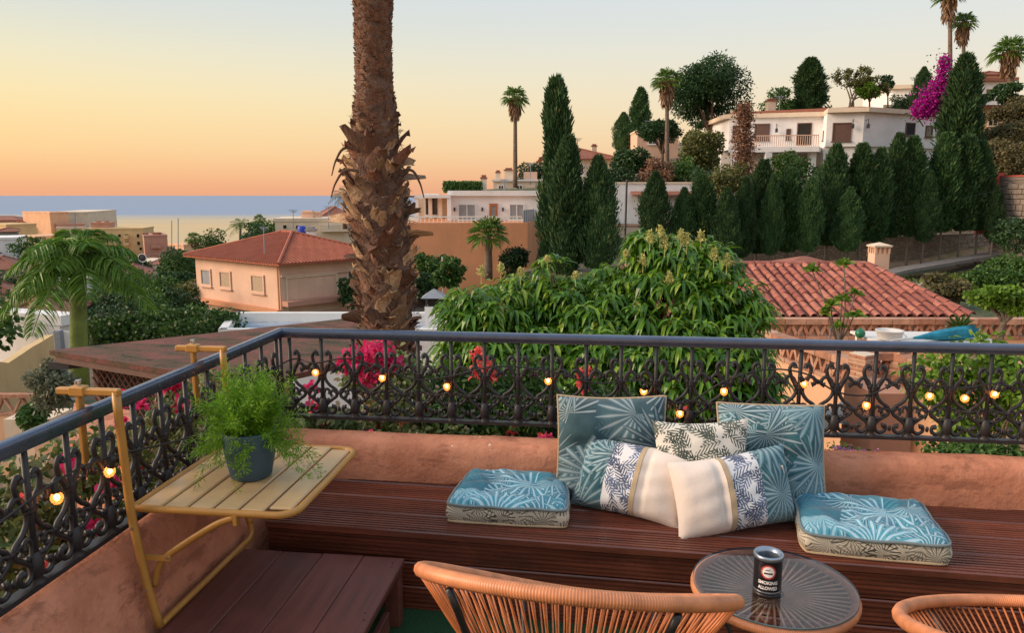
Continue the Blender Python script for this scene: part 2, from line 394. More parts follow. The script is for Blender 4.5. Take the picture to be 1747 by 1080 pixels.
colr = MB().box((0, 0, H0 + .54 * HH), (.044, .019, .016), bev=.003); colr.box((0, 0, H0 + .54 * HH), (.02, .026, .026), bev=.004)
col_me = mesh_of(colr, 'collar'); col_me.materials.append(MATS['iron_black'])
def rpart(name, me, x, y, rz, par=None):
    o = bpy.data.objects.new(name, me); col.objects.link(o); o.parent = par or rail
    if par is None: o.location = np.array([x, y, 0]) - WL[rail.name]; o.rotation_euler = (0, 0, rz)
    return o
SP = .1524
nx = 33
for i in range(nx):
    x = RX + .045 + SP * (i + .5)
    if x > 3.5: break
    rpart('scroll_panel', scroll_me, x, RY, 0)
    b = rpart('baluster', bal_me, x + SP / 2, RY, 0); rpart('collar', col_me, 0, 0, 0, b)
for i in range(30):
    y = RY - .045 - SP * (i + .5)
    if y < -1.3: break
    rpart('scroll_panel', scroll_me, RX, y, R(90))
    b = rpart('baluster', bal_me, RX, y - SP / 2, R(90)); rpart('collar', col_me, 0, 0, 0, b)
b = rpart('baluster', bal_me, RX, RY, 0)
b = rpart('baluster', bal_me, RX + .045, RY, 0); rpart('collar', col_me, 0, 0, 0, b)
b = rpart('baluster', bal_me, RX, RY - .045, R(90)); rpart('collar', col_me, 0, 0, 0, b)
for x, y in ((RX, 1.1), (RX, 2.55), (0.2, RY), (2.2, RY)):
    obj('foot', MB().box((x, y - .045, .522), (.03, .13, .014)).box((x, y - .10, .50), (.03, .02, .05)) if y == RY else MB().tube([(x, y, .47), (x, y, .53)], .011, 8), 'iron_black', rail)

# ------------------------------------------------------------------ bench of grooved decking
def woodmat(name, a, b, rough=.45, axis=0, spec=.5):
    g = G(name); s_ = [30, 30, 30]; s_[axis] = 1.6
    co = g.coord('Object', tuple(s_)); oi = g.n('ShaderNodeObjectInfo')
    va = g.n('ShaderNodeVectorMath', operation='ADD'); g.L.new(co, va.inputs[0])
    cb = g.n('ShaderNodeCombineXYZ'); g.L.new(g.math('MULTIPLY', oi.outputs['Random'], 40.), cb.inputs[0]); g.L.new(cb.outputs[0], va.inputs[1])
    f = g.noise(va.outputs[0], 1.2, 7, .65)
    c = g.ramp(f, [(.3, b), (.62, a), (.8, sc3(a, 1.25))])
    k = g.math('MULTIPLY_ADD', oi.outputs['Random'], .45, .78)
    c = g.mix(1.0, c, g.math('MULTIPLY', k, 1.0), 'MULTIPLY')
    wear = g.noise(g.coord('Object', 1), 4.5, 6, .7)
    c = g.mix(g.ramp(wear, [(.52, (0, 0, 0)), (.75, (.38, .38, .38))]), c, sc3(a, 1.7))
    g.set(Base_Color=c, Roughness=g.math('MULTIPLY_ADD', wear, .35, rough - .16), Specular_IOR_Level=spec); g.bump(f, .25, .004)
    return g.m
woodmat('deck_wood', (.165, .044, .024), (.062, .016, .009), .34, 0, .7)
woodmat('platform_wood', (.125, .036, .026), (.068, .020, .015), .5, 1)
BA = R(-2.4); BO = np.array([-1.27, 2.588, 0.])
bx_ = np.array([math.cos(BA), math.sin(BA), 0]); by_ = np.array([-math.sin(BA), math.cos(BA), 0])
bench = thing('deck_bench', 'long dark red timber bench of grooved decking along the far parapet', 'bench', BO)
def grooved(w_, t_, ng=7, gd=.007):
    pts = []; e = .004
    pts += [(0, -t_), (0, -e), (e, 0)]
    st = (w_ - 2 * e) / ng
    for i in range(ng):
        a = e + i * st
        pts += [(a + st * .24, 0), (a + st * .32, -gd), (a + st * .68, -gd), (a + st * .76, 0)]
    pts += [(w_ - e, 0), (w_, -e), (w_, -t_)]
    return pts
def board(o, along, across, normal, L_, w_, t_, ng=7):
    p = [o + across * a + normal * b for a, b in grooved(w_, t_, ng)]
    return MB().prism(p, along * L_)
BL, BH = 4.6, .32
z3 = np.array([0, 0, 1.])
for i in range(5):
    o = BO + by_ * (.002 + i * .148) + z3 * BH - bx_ * random.uniform(0, .004)
    obj('deck_board', board(o, bx_, by_, z3, BL, .141, .026), 'deck_wood', bench)
for i in range(3):
    zt = BH - .032 - i * .098
    o = BO + by_ * .014 + z3 * zt
    obj('front_board', board(o, bx_, -z3, -by_, BL, .094, .022, 5), 'deck_wood', bench)
for k in (.02, 1.5, 3.0, 4.5):
    obj('post', MB().obox(BO + bx_ * k + by_ * .04, bx_ * .07, by_ * .07, z3 * (BH - .027)), 'deck_wood', bench)
obj('end_rail', MB().obox(BO + bx_ * .01 + by_ * .115 + z3 * .19, bx_ * .03, by_ * .33, z3 * .1), 'deck_wood', bench)

# ------------------------------------------------------------------ low timber platform table
pf = thing('low_timber_table', 'low dark brown plank table against the left parapet in front of the bench', 'table', (-1.0, 1.7, 0))
px0, px1, py0, py1, pz = -1.325, -.70, .7, 2.515, .24
nb = 4; bw = (px1 - px0) / nb
for i in range(nb):
    obj('plank', MB().box((px0 + bw * (i + .5), (py0 + py1) / 2 + random.uniform(-.003, .003), pz - .0125), (bw - .0025, py1 - py0, .025), bev=.003), 'platform_wood', pf)
for x, y in ((px1 - .035, py1 - .04), (px1 - .035, 1.55), (px0 + .04, py1 - .04), (px0 + .04, 1.55), (px1 - .035, .78), (px0 + .04, .78)):
    obj('leg', MB().box((x, y, .1075), (.055, .055, .215), bev=.003), 'platform_wood', pf)
obj('apron', MB().box((px1 - .035, 1.98, .066), (.022, .80, .075), bev=.003), 'platform_wood', pf)
obj('apron', MB().box((-1.0, py1 - .035, .185), (.49, .022, .055), bev=.003), 'platform_wood', pf)
plain('nail_metal', (.03, .022, .02), .5, .1, 5, 0)
for x, y in ((-.735, 2.47), (-.728, 2.44), (-.73, 2.14), (-.722, 2.10)):
    obj('nail', MB().lathe([(.0001, pz + .0016), (.0035, pz + .0015), (.004, pz)], 8, (x, y, 0)), 'nail_metal', pf)
# ------------------------------------------------------------------ hanging balcony table
paint('ochre_paint', (.43, .205, .042), .36, .12)
paint('ochre_slat', (.52, .335, .16), .34, .10)  # paler than the frame: sky reflection put into the slat colour
plain('steel', (.55, .54, .52), .3, .1, 5, 0, metal=1)
ot = thing('balcony_table', 'ochre metal slatted balcony table hooked over the left handrail', 'table', (-1.15, 2.3, .2))
tx0, tx1, ty0, ty1, tz = -1.405, -.897, 2.005, 2.600, .622
def rrect(x0, x1, y0, y1, z, r, n=5):
    p = []
    for cx, cy, a0 in ((x1 - r[0], y0 + r[0], -90), (x1 - r[1], y1 - r[1], 0), (x0 + r[2], y1 - r[2], 90), (x0 + r[3], y0 + r[3], 180)):
        k = len(p) // (n + 1); rr = r[k]
        for i in range(n + 1): a = R(a0 + 90 * i / n); p.append((cx + rr * math.cos(a), cy + rr * math.sin(a), z))
    return p
obj('rim', MB().tube(rrect(tx0, tx1, ty0, ty1, tz - .004, (.06, .06, .012, .012)), .0115, 10, closed=True), 'ochre_paint', ot, True)
ns = 6; sw_ = (tx1 - tx0 - .024) / ns
for i in range(ns):
    ex = .028 if i == ns - 1 else .002
    obj('slat', MB().box((tx0 + .012 + sw_ * (i + .5), (ty0 + ty1) / 2, tz), (sw_ - .009, ty1 - ty0 - .012 - 2 * ex, .012), bev=.004), 'ochre_slat', ot)
LX = -1.408
ya, yb = ty0 - .028, ty1 + .004
def leg_x(z): return float(np.interp(z, [.245, .40, .62, .99], [-1.328, -1.362, -1.392, LX]))
for y in (ya, yb):
    lg = [(leg_x(z), y, z) for z in ((.248 if y < 2.2 else .30), .34, .40, .5, .62, .8, .99)]
    obj('bracket_leg', MB().tube(catmull(lg, 3), .0125, 10), 'ochre_paint', ot, True)
    obj('bracket_arm', MB().box((LX - .085, y, .9885), (.20, .023, .021), bev=.004), 'ochre_paint', ot)
    hk = obj('clamp_hook', MB().box((RX - .044, y, .87), (.014, .024, .25), bev=.003).box((RX - .044, y, .9895), (.05, .032, .03), bev=.004), 'ochre_paint', ot)
    obj('wing_nut', MB().lathe([(.0001, 1.024), (.008, 1.022), (.009, 1.012), (.005, 1.008), (.006, 1.0)], 10, (RX - .044, y, 0)).box((RX - .044, y, 1.016), (.004, .028, .010)), 'steel', hk)
lo = catmull([(leg_x(.31), yb, .31), (leg_x(.27), yb - .004, .27), (-1.33, yb - .035, .2515), (-1.33, yb - .09, .2515), (-1.33, (ya + yb) / 2, .2515), (-1.33, ya + .09, .2515), (-1.33, ya + .01, .2515)], 6)
obj('lower_tube', MB().tube(lo, .0108, 8), 'ochre_paint', ot, True)
for y in (ya + .022, yb - .022):
    s_ = 1 if y < 2.2 else -1
    br = catmull([(leg_x(.37) + .004, y, .37), (leg_x(.43) + .035, y, .435), (LX + .115, y, .478), (LX + .26, y, .575), (LX + .33, y, .607)], 6)
    obj('brace', MB().tube(br, .0108, 8, flat=.7), 'ochre_paint', ot, True)
    obj('link', MB().box((LX + .075, y - s_ * .012, .470), (.10, .006, .016)), 'ochre_paint', ot)
    for bx, bz in ((LX + .115, .472), (leg_x(.375), .375)):
        obj('bolt', MB().tube([(bx, y - .017, bz), (bx, y + .017, bz)], .006, 8), 'steel', ot)
    obj('lug', MB().box((LX + .335, y, .600), (.012, .016, .03)), 'ochre_paint', ot)
for z in (.57, .375):
    obj('bolt', MB().tube([(leg_x(z), ya - .015, z), (leg_x(z), ya + .015, z)], .005, 8), 'steel', ot)

# ------------------------------------------------------------------ fern in a pot
paint('pot_glaze', (.040, .085, .125), .55, .15)
plain('soil', (.03, .02, .013), .95, .4, 60, .6, 90)
leafmat('fern_leaf', (.07, .19, .008), (.19, .38, .02), .5, .4, (.28, .46, .04))
PX, PY, PZ = -1.155, 2.275, tz + .0065
fp = thing('potted_fern', 'feathery bright green fern in a blue grey pot on the ochre table', 'plant', (PX, PY, PZ))
pot = obj('pot', MB().lathe([(.0001, .0), (.058, .0), (.066, .006), (.079, .07), (.085, .12), (.086, .158), (.084, .163), (.080, .160), (.078, .15), (.075, .12)], 36, (PX, PY, PZ)), 'pot_glaze', fp, True)
obj('soil', MB().lathe([(.0001, .128), (.05, .125), (.077, .12)], 24, (PX, PY, PZ)), 'soil', fp, True)
def needles(P, dirs, L_, W_):
    """thin leaf blades: one narrow triangle pair each"""
    P = np.asarray(P); d = dirs / (np.linalg.norm(dirs, axis=1)[:, None] + 1e-9)
    a = np.cross(d, rng.normal(size=d.shape)); a /= np.linalg.norm(a, axis=1)[:, None] + 1e-9
    L_ = np.broadcast_to(L_, len(P))[:, None]; W_ = np.broadcast_to(W_, len(P))[:, None]
    v = np.stack([P, P + d * L_ * .45 + a * W_, P + d * L_, P + d * L_ * .45 - a * W_], 1).reshape(-1, 3)
    return v, np.arange(len(v)).reshape(-1, 4)
def fern():
    fo, st = MB(), MB(); c = np.array([PX, PY, PZ + .135])
    view = -FW
    for i in range(165):
        az = rng.uniform(0, 2 * math.pi); el = rng.uniform(.15, 1.45); L_ = rng.uniform(.13, .265) * (.75 + .35 * math.sin(el))
        if i < 9: az = -YAW + rng.normal(0, .25) + (0 if i % 3 else math.pi); el = .28; L_ = .24
        d = np.array([math.cos(az) * math.cos(el), math.sin(az) * math.cos(el), math.sin(el)])
        t = np.linspace(0, 1, 9)[:, None]; droop = rng.uniform(.2, .75) * L_ * (1.25 - math.sin(el)) * (1.5 if el < .45 else .8)
        b0 = c + np.array([rng.normal(0, .02), rng.normal(0, .02), 0])
        pts = b0 + d * L_ * t - np.array([0, 0, 1]) * droop * t ** 2.2 + rng.normal(0, .004, (9, 3)) * t
        st.tube(pts, np.linspace(.0016, .0006, 9), 4, caps=False)
        tt = np.sort(rng.uniform(.12, 1, 140)); idx_ = (tt * 8).clip(0, 7.999); k = idx_.astype(int); fr = (idx_ - k)[:, None]
        P = pts[k] * (1 - fr) + pts[k + 1] * fr; tg = pts[k + 1] - pts[k]; tg /= np.linalg.norm(tg, axis=1)[:, None]
        rad = rng.normal(size=(140, 3)); rad -= tg * (rad * tg).sum(1)[:, None]; rad /= np.linalg.norm(rad, axis=1)[:, None]
        dd = tg * .7 + rad
        off = rng.uniform(0, .022, (140, 1)) * (1.1 - tt[:, None] * .6)
        v, f = needles(P + rad * off, dd, rng.uniform(.010, .022, 140), .0015); fo.add(v, f)
    return fo, st
fo, st = fern()
obj('foliage', fo, 'fern_leaf', fp); obj('stems', st, 'fern_leaf', fp)

# ------------------------------------------------------------------ cushions
def fan_layer(g, co, scale, N_, seed):
    v = g.n('ShaderNodeTexVoronoi', voronoi_dimensions='2D'); v.inputs['Scale'].default_value = scale
    mp = g.n('ShaderNodeMapping'); g.put(mp.inputs[0], co); mp.inputs['Location'].default_value = (seed, seed * .7, 0)
    g.L.new(mp.outputs[0], v.inputs['Vector'])
    df = g.n('ShaderNodeVectorMath', operation='SUBTRACT'); g.L.new(mp.outputs[0], df.inputs[0]); g.L.new(v.outputs['Position'], df.inputs[1])
    s_ = g.n('ShaderNodeSeparateXYZ'); g.L.new(df.outputs[0], s_.inputs[0])
    rc = g.n('ShaderNodeSeparateColor'); g.L.new(v.outputs['Color'], rc.inputs[0])
    ang = g.math('ARCTAN2', s_.outputs[1], s_.outputs[0])
    ang = g.math('ADD', ang, g.math('MULTIPLY', v.outputs['Distance'], .45))       # blades curve
    fr = g.math('FRACT', g.math('MULTIPLY', g.math('ADD', ang, 7.0), N_ / 6.2832))
    tri = g.math('ABSOLUTE', g.math('SUBTRACT', fr, .5))
    line = g.math('LESS_THAN', tri, .17)
    return line, v.outputs['Distance'], rc.outputs[0], rc.outputs[1]
def fabric_relief(g):
    co = g.coord('Object', 1); wv = g.math('ADD', g.noise(co, 14, 4), g.math('MULTIPLY', g.noise(co, 420, 2), .12)); g.bump(wv, .4, .012)
def leaf_cells(g, co, scale, seed, rnd=.9):
    """scattered leaf centres: position relative to the leaf, turned to its own direction, plus two random numbers"""
    v = g.n('ShaderNodeTexVoronoi', voronoi_dimensions='2D'); v.inputs['Scale'].default_value = scale; v.inputs['Randomness'].default_value = rnd
    mp = g.n('ShaderNodeMapping'); g.put(mp.inputs[0], co); mp.inputs['Location'].default_value = (seed, seed * 1.7, 0); g.L.new(mp.outputs[0], v.inputs['Vector'])
    df = g.n('ShaderNodeVectorMath', operation='SUBTRACT'); g.L.new(mp.outputs[0], df.inputs[0]); g.L.new(v.outputs['Position'], df.inputs[1])
    s_ = g.n('ShaderNodeSeparateXYZ'); g.L.new(df.outputs[0], s_.inputs[0])
    rc = g.n('ShaderNodeSeparateColor'); g.L.new(v.outputs['Color'], rc.inputs[0]); th = g.math('MULTIPLY', rc.outputs[0], 6.2832)
    ct, st_ = g.math('COSINE', th), g.math('SINE', th)
    lx = g.math('ADD', g.math('MULTIPLY', s_.outputs[0], ct), g.math('MULTIPLY', s_.outputs[1], st_))
    ly = g.math('SUBTRACT', g.math('MULTIPLY', s_.outputs[1], ct), g.math('MULTIPLY', s_.outputs[0], st_))
    return lx, ly, rc.outputs[1], rc.outputs[2]
def fan_leaf_mask(g, co, scale, seed, N_, R_):
    """palmate leaf: separate pointed blades spreading from the stalk; returns mask, midrib, randoms"""
    lx, ly, r1, r2 = leaf_cells(g, co, scale, seed)
    lx = g.math('ADD', lx, .28 * R_)
    rho = g.math('DIVIDE', g.math('SQRT', g.math('ADD', g.math('MULTIPLY', lx, lx), g.math('MULTIPLY', ly, ly))), R_)
    ang = g.math('ARCTAN2', ly, lx); aa = g.math('ABSOLUTE', ang)
    fr = g.math('FRACT', g.math('MULTIPLY_ADD', ang, N_ / 4.6, 20.0)); tri = g.math('ABSOLUTE', g.math('SUBTRACT', fr, .5))
    lim = g.math('MULTIPLY', g.math('SUBTRACT', 1.0, g.math('POWER', rho, 2.6)), .47)
    m = g.math('MULTIPLY', g.math('LESS_THAN', tri, lim), g.math('LESS_THAN', aa, 2.3))
    rib = g.math('MULTIPLY', m, g.math('LESS_THAN', tri, g.math('MULTIPLY', lim, .42)))
    return m, rib, r1, r2
def frond_mask(g, co, scale, seed, fr, half, wid, slant=1.1, duty=.05):
    lx, ly, r1, r2 = leaf_cells(g, co, scale, seed); ly = g.math('ABSOLUTE', ly)
    stripe = g.math('GREATER_THAN', g.math('SINE', g.math('MULTIPLY', g.math('SUBTRACT', lx, g.math('MULTIPLY', ly, slant)), fr)), duty)
    q = g.math('DIVIDE', lx, half); wd = g.math('MULTIPLY', g.math('SUBTRACT', 1.0, g.math('MULTIPLY', q, q)), wid)
    m = g.math('MULTIPLY', g.math('MAXIMUM', stripe, g.math('LESS_THAN', ly, wid * .07)), g.math('LESS_THAN', ly, wd))
    return m, r1, r2
def fan_print(name, base, mid, light, dark, scale=7.5):
    g = G(name); co = g.coord('Object', 1); co2 = g.coord('Object', 1)
    c = g.mix(g.ramp(g.noise(co, 7, 3), [(.35, (0, 0, 0)), (.65, (1, 1, 1))]), dark, base)
    m, r1, r2 = frond_mask(g, co2, scale * .9, 4.4, 330, .60 / scale, .30 / scale, .8, -.2); c = g.mix(g.math('MULTIPLY', m, .8), c, g.mix(r1, base, mid))
    for seed, k, N_ in ((3.1, 1.0, 14), (9.6, 1.12, 17), (15.3, .92, 15)):
        m, rib, r1, r2 = fan_leaf_mask(g, co, scale * k, seed, N_, .78 / (scale * k))
        on_ = g.math('GREATER_THAN', r2, .30); leaf = g.mix(r1, dark, mid); leaf = g.mix(g.math('MULTIPLY', rib, g.math('MULTIPLY_ADD', r2, .55, .30)), leaf, light)
        c = g.mix(g.math('MULTIPLY', m, on_), c, leaf)
    c = g.mix(g.math('MULTIPLY', g.noise(co, 9, 4), .28), c, base)
    g.set(Base_Color=c, Roughness=.85, Specular_IOR_Level=.2, Sheen_Weight=.15); fabric_relief(g); return g.m
def frond_print(name, bg_, ink, ink2, scale=11, fr=430):
    g = G(name); co = g.coord('Object', 1); c = bg_
    for seed, sc_ in ((1.3, scale), (6.7, scale * 1.1), (12.9, scale * .92), (19.1, scale * 1.2)):
        m, r1, r2 = frond_mask(g, co, sc_, seed, fr, .56 / sc_, .24 / sc_, 1.2, .12); c = g.mix(m, c, g.mix(r1, ink, ink2))
    g.set(Base_Color=c, Roughness=.88, Specular_IOR_Level=.2, Sheen_Weight=.1); fabric_relief(g); return g.m
fan_print('print_teal', (.045, .20, .27), (.10, .33, .42), (.50, .66, .74), (.02, .10, .15), 5.0)
fan_print('print_slate', (.05, .105, .125), (.10, .17, .19), (.36, .42, .44), (.022, .05, .06), 4.6)
fan_print('print_slate_teal', (.04, .13, .16), (.12, .24, .28), (.42, .50, .53), (.02, .06, .075), 5.6)
frond_print('print_leaf', (.66, .62, .55), (.035, .05, .04), (.13, .15, .13))
frond_print('print_leaf_blue', (.70, .69, .70), (.05, .06, .10), (.16, .21, .33))
frond_print('print_leaf_beige', (.52, .46, .37), (.035, .04, .03), (.10, .09, .06), 9, 400)
def cloth(name, c, c2):
    g = G(name); co = g.coord('Object', 1); g.set(Base_Color=g.mix(g.noise(co, 6, 5), c2, c), Roughness=.95, Specular_IOR_Level=.15, Sheen_Weight=.2)
    g.bump(g.math('ADD', g.noise(co, 10, 4), g.math('MULTIPLY', g.noise(co, 300, 2), .25)), .5, .010); return g.m
cloth('cream_cloth', (.80, .70, .62), (.72, .60, .52)); cloth('trim_cloth', (.50, .38, .24), (.40, .29, .18))
def pillow_grid(w_, h_, t_, nx=34, ny=24, seed=0, sag=0.0, corner=.10, p=2.6):
    """two faces of a stuffed cover: full in the middle, pinched at edges and corners; returns grids front, back"""
    r = np.random.default_rng(seed); u = np.linspace(-1, 1, nx); v = np.linspace(-1, 1, ny); Ug, Vg = np.meshgrid(u, v, indexing='ij')
    X = Ug * w_ / 2 * (1 - corner * .55 * (1 - np.abs(Vg) ** 2.2) * (np.abs(Ug) ** 3) * 0 - .06 * (Vg ** 2) * 0)
    # edges bow inward between the ears
    X = Ug * w_ / 2 * (1 - corner * (1 - Vg ** 2) * np.abs(Ug) ** 4); Y = Vg * h_ / 2 * (1 - corner * (1 - Ug ** 2) * np.abs(Vg) ** 4)
    T = t_ / 2 * ((1 - np.abs(Ug) ** p).clip(0) * (1 - np.abs(Vg) ** p).clip(0)) ** .55
    ph = r.uniform(0, 6, 8)
    W = (.9 * np.sin(2.6 * Ug + ph[0]) * np.sin(2.2 * Vg + ph[1]) + .35 * np.sin(9 * Ug + 4 * Vg + ph[2]) + .25 * np.sin(13 * Vg - 6 * Ug + ph[3]) + .2 * np.sin(17 * Ug + ph[4]))
    T = T * (1 + .09 * W)
    Y = Y - sag * (1 - Vg) * .5 * 0 + sag * np.sin(Ug * 1.6 + ph[5]) * .5
    return X, Y, T
def grid_faces(P, flip=False):
    a, b = P.shape[:2]; i = np.arange(a * b).reshape(a, b)
    f = np.stack([i[:-1, :-1], i[1:, :-1], i[1:, 1:], i[:-1, 1:]], -1).reshape(-1, 4)
    return f[:, ::-1] if flip else f
def pillow_part(name, mat, root, grids, i0, i1):
    X, Y, T = grids; mb = MB()
    for s_ in (1, -1):
        P = np.stack([X, Y, T * s_], -1)[i0:i1 + 1]; mb.add(P.reshape(-1, 3), grid_faces(P, s_ < 0))
    return obj(name, mb, mat, root, True, local=True)
def pose(root, bl, br, lean, lift, roll=0.0):
    """root frame: x from bl to br along the seat, y up the leaning cover, z out to the front"""
    bl, br = np.array(bl, float), np.array(br, float); x = (br - bl); x /= np.linalg.norm(x)
    nrm = np.cross(x, [0, 0, 1.]); nrm /= np.linalg.norm(nrm)                      # toward the viewer
    y = math.cos(lean) * np.array([0, 0, 1.]) - math.sin(lean) * nrm; z = np.cross(x, y)
    M = Matrix(((x[0], y[0], z[0]), (x[1], y[1], z[1]), (x[2], y[2], z[2])))
    root.rotation_euler = M.to_euler(); root.location = (bl + br) / 2 + y * lift
    WL[root.name] = np.array(root.location)
BZ = BH + .001
def edge_pipe(X, Y, z, r):
    loop = [(X[i, 0], Y[i, 0]) for i in range(X.shape[0])] + [(X[-1, j], Y[-1, j]) for j in range(1, X.shape[1])] + [(X[i, -1], Y[i, -1]) for i in range(X.shape[0] - 2, -1, -1)] + [(X[0, j], Y[0, j]) for j in range(X.shape[1] - 2, 0, -1)]
    return MB().tube([(a, b, z) for a, b in loop], r, 6, closed=True)
def back_cushion(label, mat, bl, br, h_, lean, seed):
    root = thing('back_cushion', label, 'cushion'); w_ = float(np.linalg.norm(np.array(br) - np.array(bl)))
    X, Y, T = pillow_grid(w_, h_, .19, 36, 30, seed, .010, .045, 3.6)
    T = T * (1 - .30 * np.exp(-((X / .05) ** 2 + (Y / .05) ** 2)) - .18 * np.exp(-((np.abs(Y) - .01) / .018) ** 2) * (np.abs(X) < .3))
    pillow_part('cover', mat, root, (X, Y, T), 0, X.shape[0] - 1)
    obj('piping', edge_pipe(X, Y, 0, .005), 'trim_cloth', root, True, local=True)
    pose(root, bl, br, lean, h_ / 2); return root
back_cushion('slate grey palm print back cushion leaning on the railing beside the teal seat cushion', 'print_slate', (-.175, 2.92, BZ), (.275, 2.93, BZ), .435, R(20), 11)
back_cushion('blue grey palm print back cushion with beige edge leaning next to the bare parapet', 'print_slate_teal', (.475, 2.925, BZ), (.895, 2.92, BZ), .42, R(19), 12)
lp = thing('leaf_pillow', 'small off white pillow with black leaf print between the two large back cushions', 'pillow')
gr = pillow_grid(.37, .36, .12, 30, 28, 21, .004, .09); pillow_part('cover', 'print_leaf', lp, gr, 0, 29); pose(lp, (.215, 2.80, BZ + .02), (.58, 2.805, BZ + .02), R(14), .185)
lp.rotation_euler.rotate_axis('Z', R(2.5))
def lumbar(label, bl, br, lean, seed, order, h_=.29, tassel=None):
    root = thing('lumbar_pillow', label, 'pillow'); w_ = float(np.linalg.norm(np.array(br) - np.array(bl))) + .03
    X, Y, T = pillow_grid(w_, h_, .165, 49, 26, seed, .020, .06)
    T = T * (1 - .14 * np.exp(-((X - (.07 if order > 0 else -.07)) / .012) ** 2))
    cuts = [0, 15, 27, 29, 48] if order > 0 else [0, 19, 21, 33, 48]
    mats = [('print_panel', 'print_slate_teal'), ('leaf_panel', 'print_leaf_blue'), ('trim', 'trim_cloth'), ('cream_panel', 'cream_cloth')]
    if order < 0: mats = mats[::-1]
    for (nm, mt), a, b in zip(mats, cuts[:-1], cuts[1:]):
        o = pillow_part(nm, mt, root, (X, Y, T * (1.03 if nm == 'trim' else 1)), a, b)
    pose(root, bl, br, lean, h_ / 2)
    return root
L1 = lumbar('long pillow whose cream end meets its twin, sagging beside the slate back cushion', (-.09, 2.855, BZ), (.305, 2.715, BZ), R(26), 31, 1)
L1.rotation_euler.rotate_axis('Z', R(-5))
L2 = lumbar('long pillow with cream, leaf print and tagged teal palm print panels', (.300, 2.645, BZ), (.735, 2.775, BZ), R(22), 32, -1)
L2.rotation_euler.rotate_axis('Z', R(3))
tg_ = MB().box((.19, .06, .045), (.012, .03, .004)); obj('tag', tg_, 'cream_cloth', L2, local=True)
def tassel(root, at):
    mb = MB(); a = np.array(at)
    for i in range(26):
        d = rng.normal(size=3); d[2] = abs(d[2]) * .4; d /= np.linalg.norm(d)
        p = a + np.array([0, 0, 0]); pts = catmull([p, p + d * .014 + [0, 0, .006], p + d * .026, p + d * .030 + np.array([0, -.004, -.004])], 3); mb.tube(pts, .0032, 5)
    return obj('tassel', mb, 'tassel_yarn', root)
plain('tassel_yarn', (.42, .34, .22), .95, .4, 60, .6, 120)
tassel(L1, (.272, 2.622, BZ + .018))
def floor_cushion(label, corners, th, seed, zb=BZ):
    """box cushion: tufted top panel, printed band, rolled edges; corners fl, fr, br, bl"""
    c = np.array([np.array(q) for q in corners]); ctr = c.mean(0); root = thing('seat_cushion', label, 'cushion', (ctr[0], ctr[1], zb))
    n = 34; u = np.linspace(0, 1, n); A, B = np.meshgrid(u, u, indexing='ij')
    P = (c[0] * ((1 - A) * (1 - B))[..., None] + c[1] * (A * (1 - B))[..., None] + c[2] * (A * B)[..., None] + c[3] * ((1 - A) * B)[..., None])
    rr = np.random.default_rng(seed); uu, vv = 2 * A - 1, 2 * B - 1
    edge = 1 - np.maximum(np.abs(uu), np.abs(vv)) ** 8
    P = P + (P - ctr) * (.008 * np.sin(6 * uu + seed) * np.abs(vv) ** 3 + .010 * np.sin(5 * vv + 2 * seed) * np.abs(uu) ** 3)[..., None]
    # round the plan corners
    k = (np.abs(uu) * np.abs(vv)) ** 6; P = P - (P - ctr) * (.06 * k)[..., None]
    Z = th * (.80 + .28 * np.sqrt(edge.clip(0)))
    for tx, ty in ((.3, .3), (.7, .3), (.3, .7), (.7, .7), (.5, .5)):
        Z -= .017 * np.exp(-((A - tx) ** 2 + (B - ty) ** 2) / .006)
    Z += (.004 * np.sin(9 * uu + 3 * vv + seed) + .003 * np.sin(15 * vv - 4 * uu)) * (.35 + .65 * edge) + .002 * np.sin(21 * uu + 9 * vv) * edge
    top = np.concatenate([P[..., :2] - ctr[:2], Z[..., None]], -1)
    obj('top_panel', MB().add(top.reshape(-1, 3), grid_faces(top)), 'print_teal', root, True, local=True)
    ring = np.concatenate([top[:-1, 0], top[-1, :-1], top[:0:-1, -1], top[0, :0:-1]])
    m = len(ring); rows = []
    for t in np.linspace(0, 1, 7):
        bulge = 1 + .042 * math.sin(math.pi * t) + .008 * np.sin(np.arange(m) * .55 + 3 * t)
        q = ring.copy(); q[:, :2] *= np.reshape(bulge, (-1, 1)); q[:, 2] = ring[:, 2] * (1 - t) + .003 * t; rows.append(q)
    V = np.concatenate(rows); f = [[i * m + j, (i + 1) * m + j, (i + 1) * m + (j + 1) % m, i * m + (j + 1) % m] for i in range(6) for j in range(m)]
    sb = MB().add(V, f)
    # flatten side coordinates for the print by letting height run along y
    obj('side_band', sb, 'print_band', root, True, local=True)
    obj('piping', MB().tube(ring * [1.01, 1.01, 1] + [0, 0, .001], .0062, 6, closed=True), 'trim_dark', root, True, local=True)
    bt = ring * [1.0, 1.0, 0] + [0, 0, .006]
    obj('piping', MB().tube(bt, .0058, 6, closed=True), 'trim_cloth', root, True, local=True)
    return root
cloth('trim_dark', (.20, .24, .24), (.10, .13, .14))
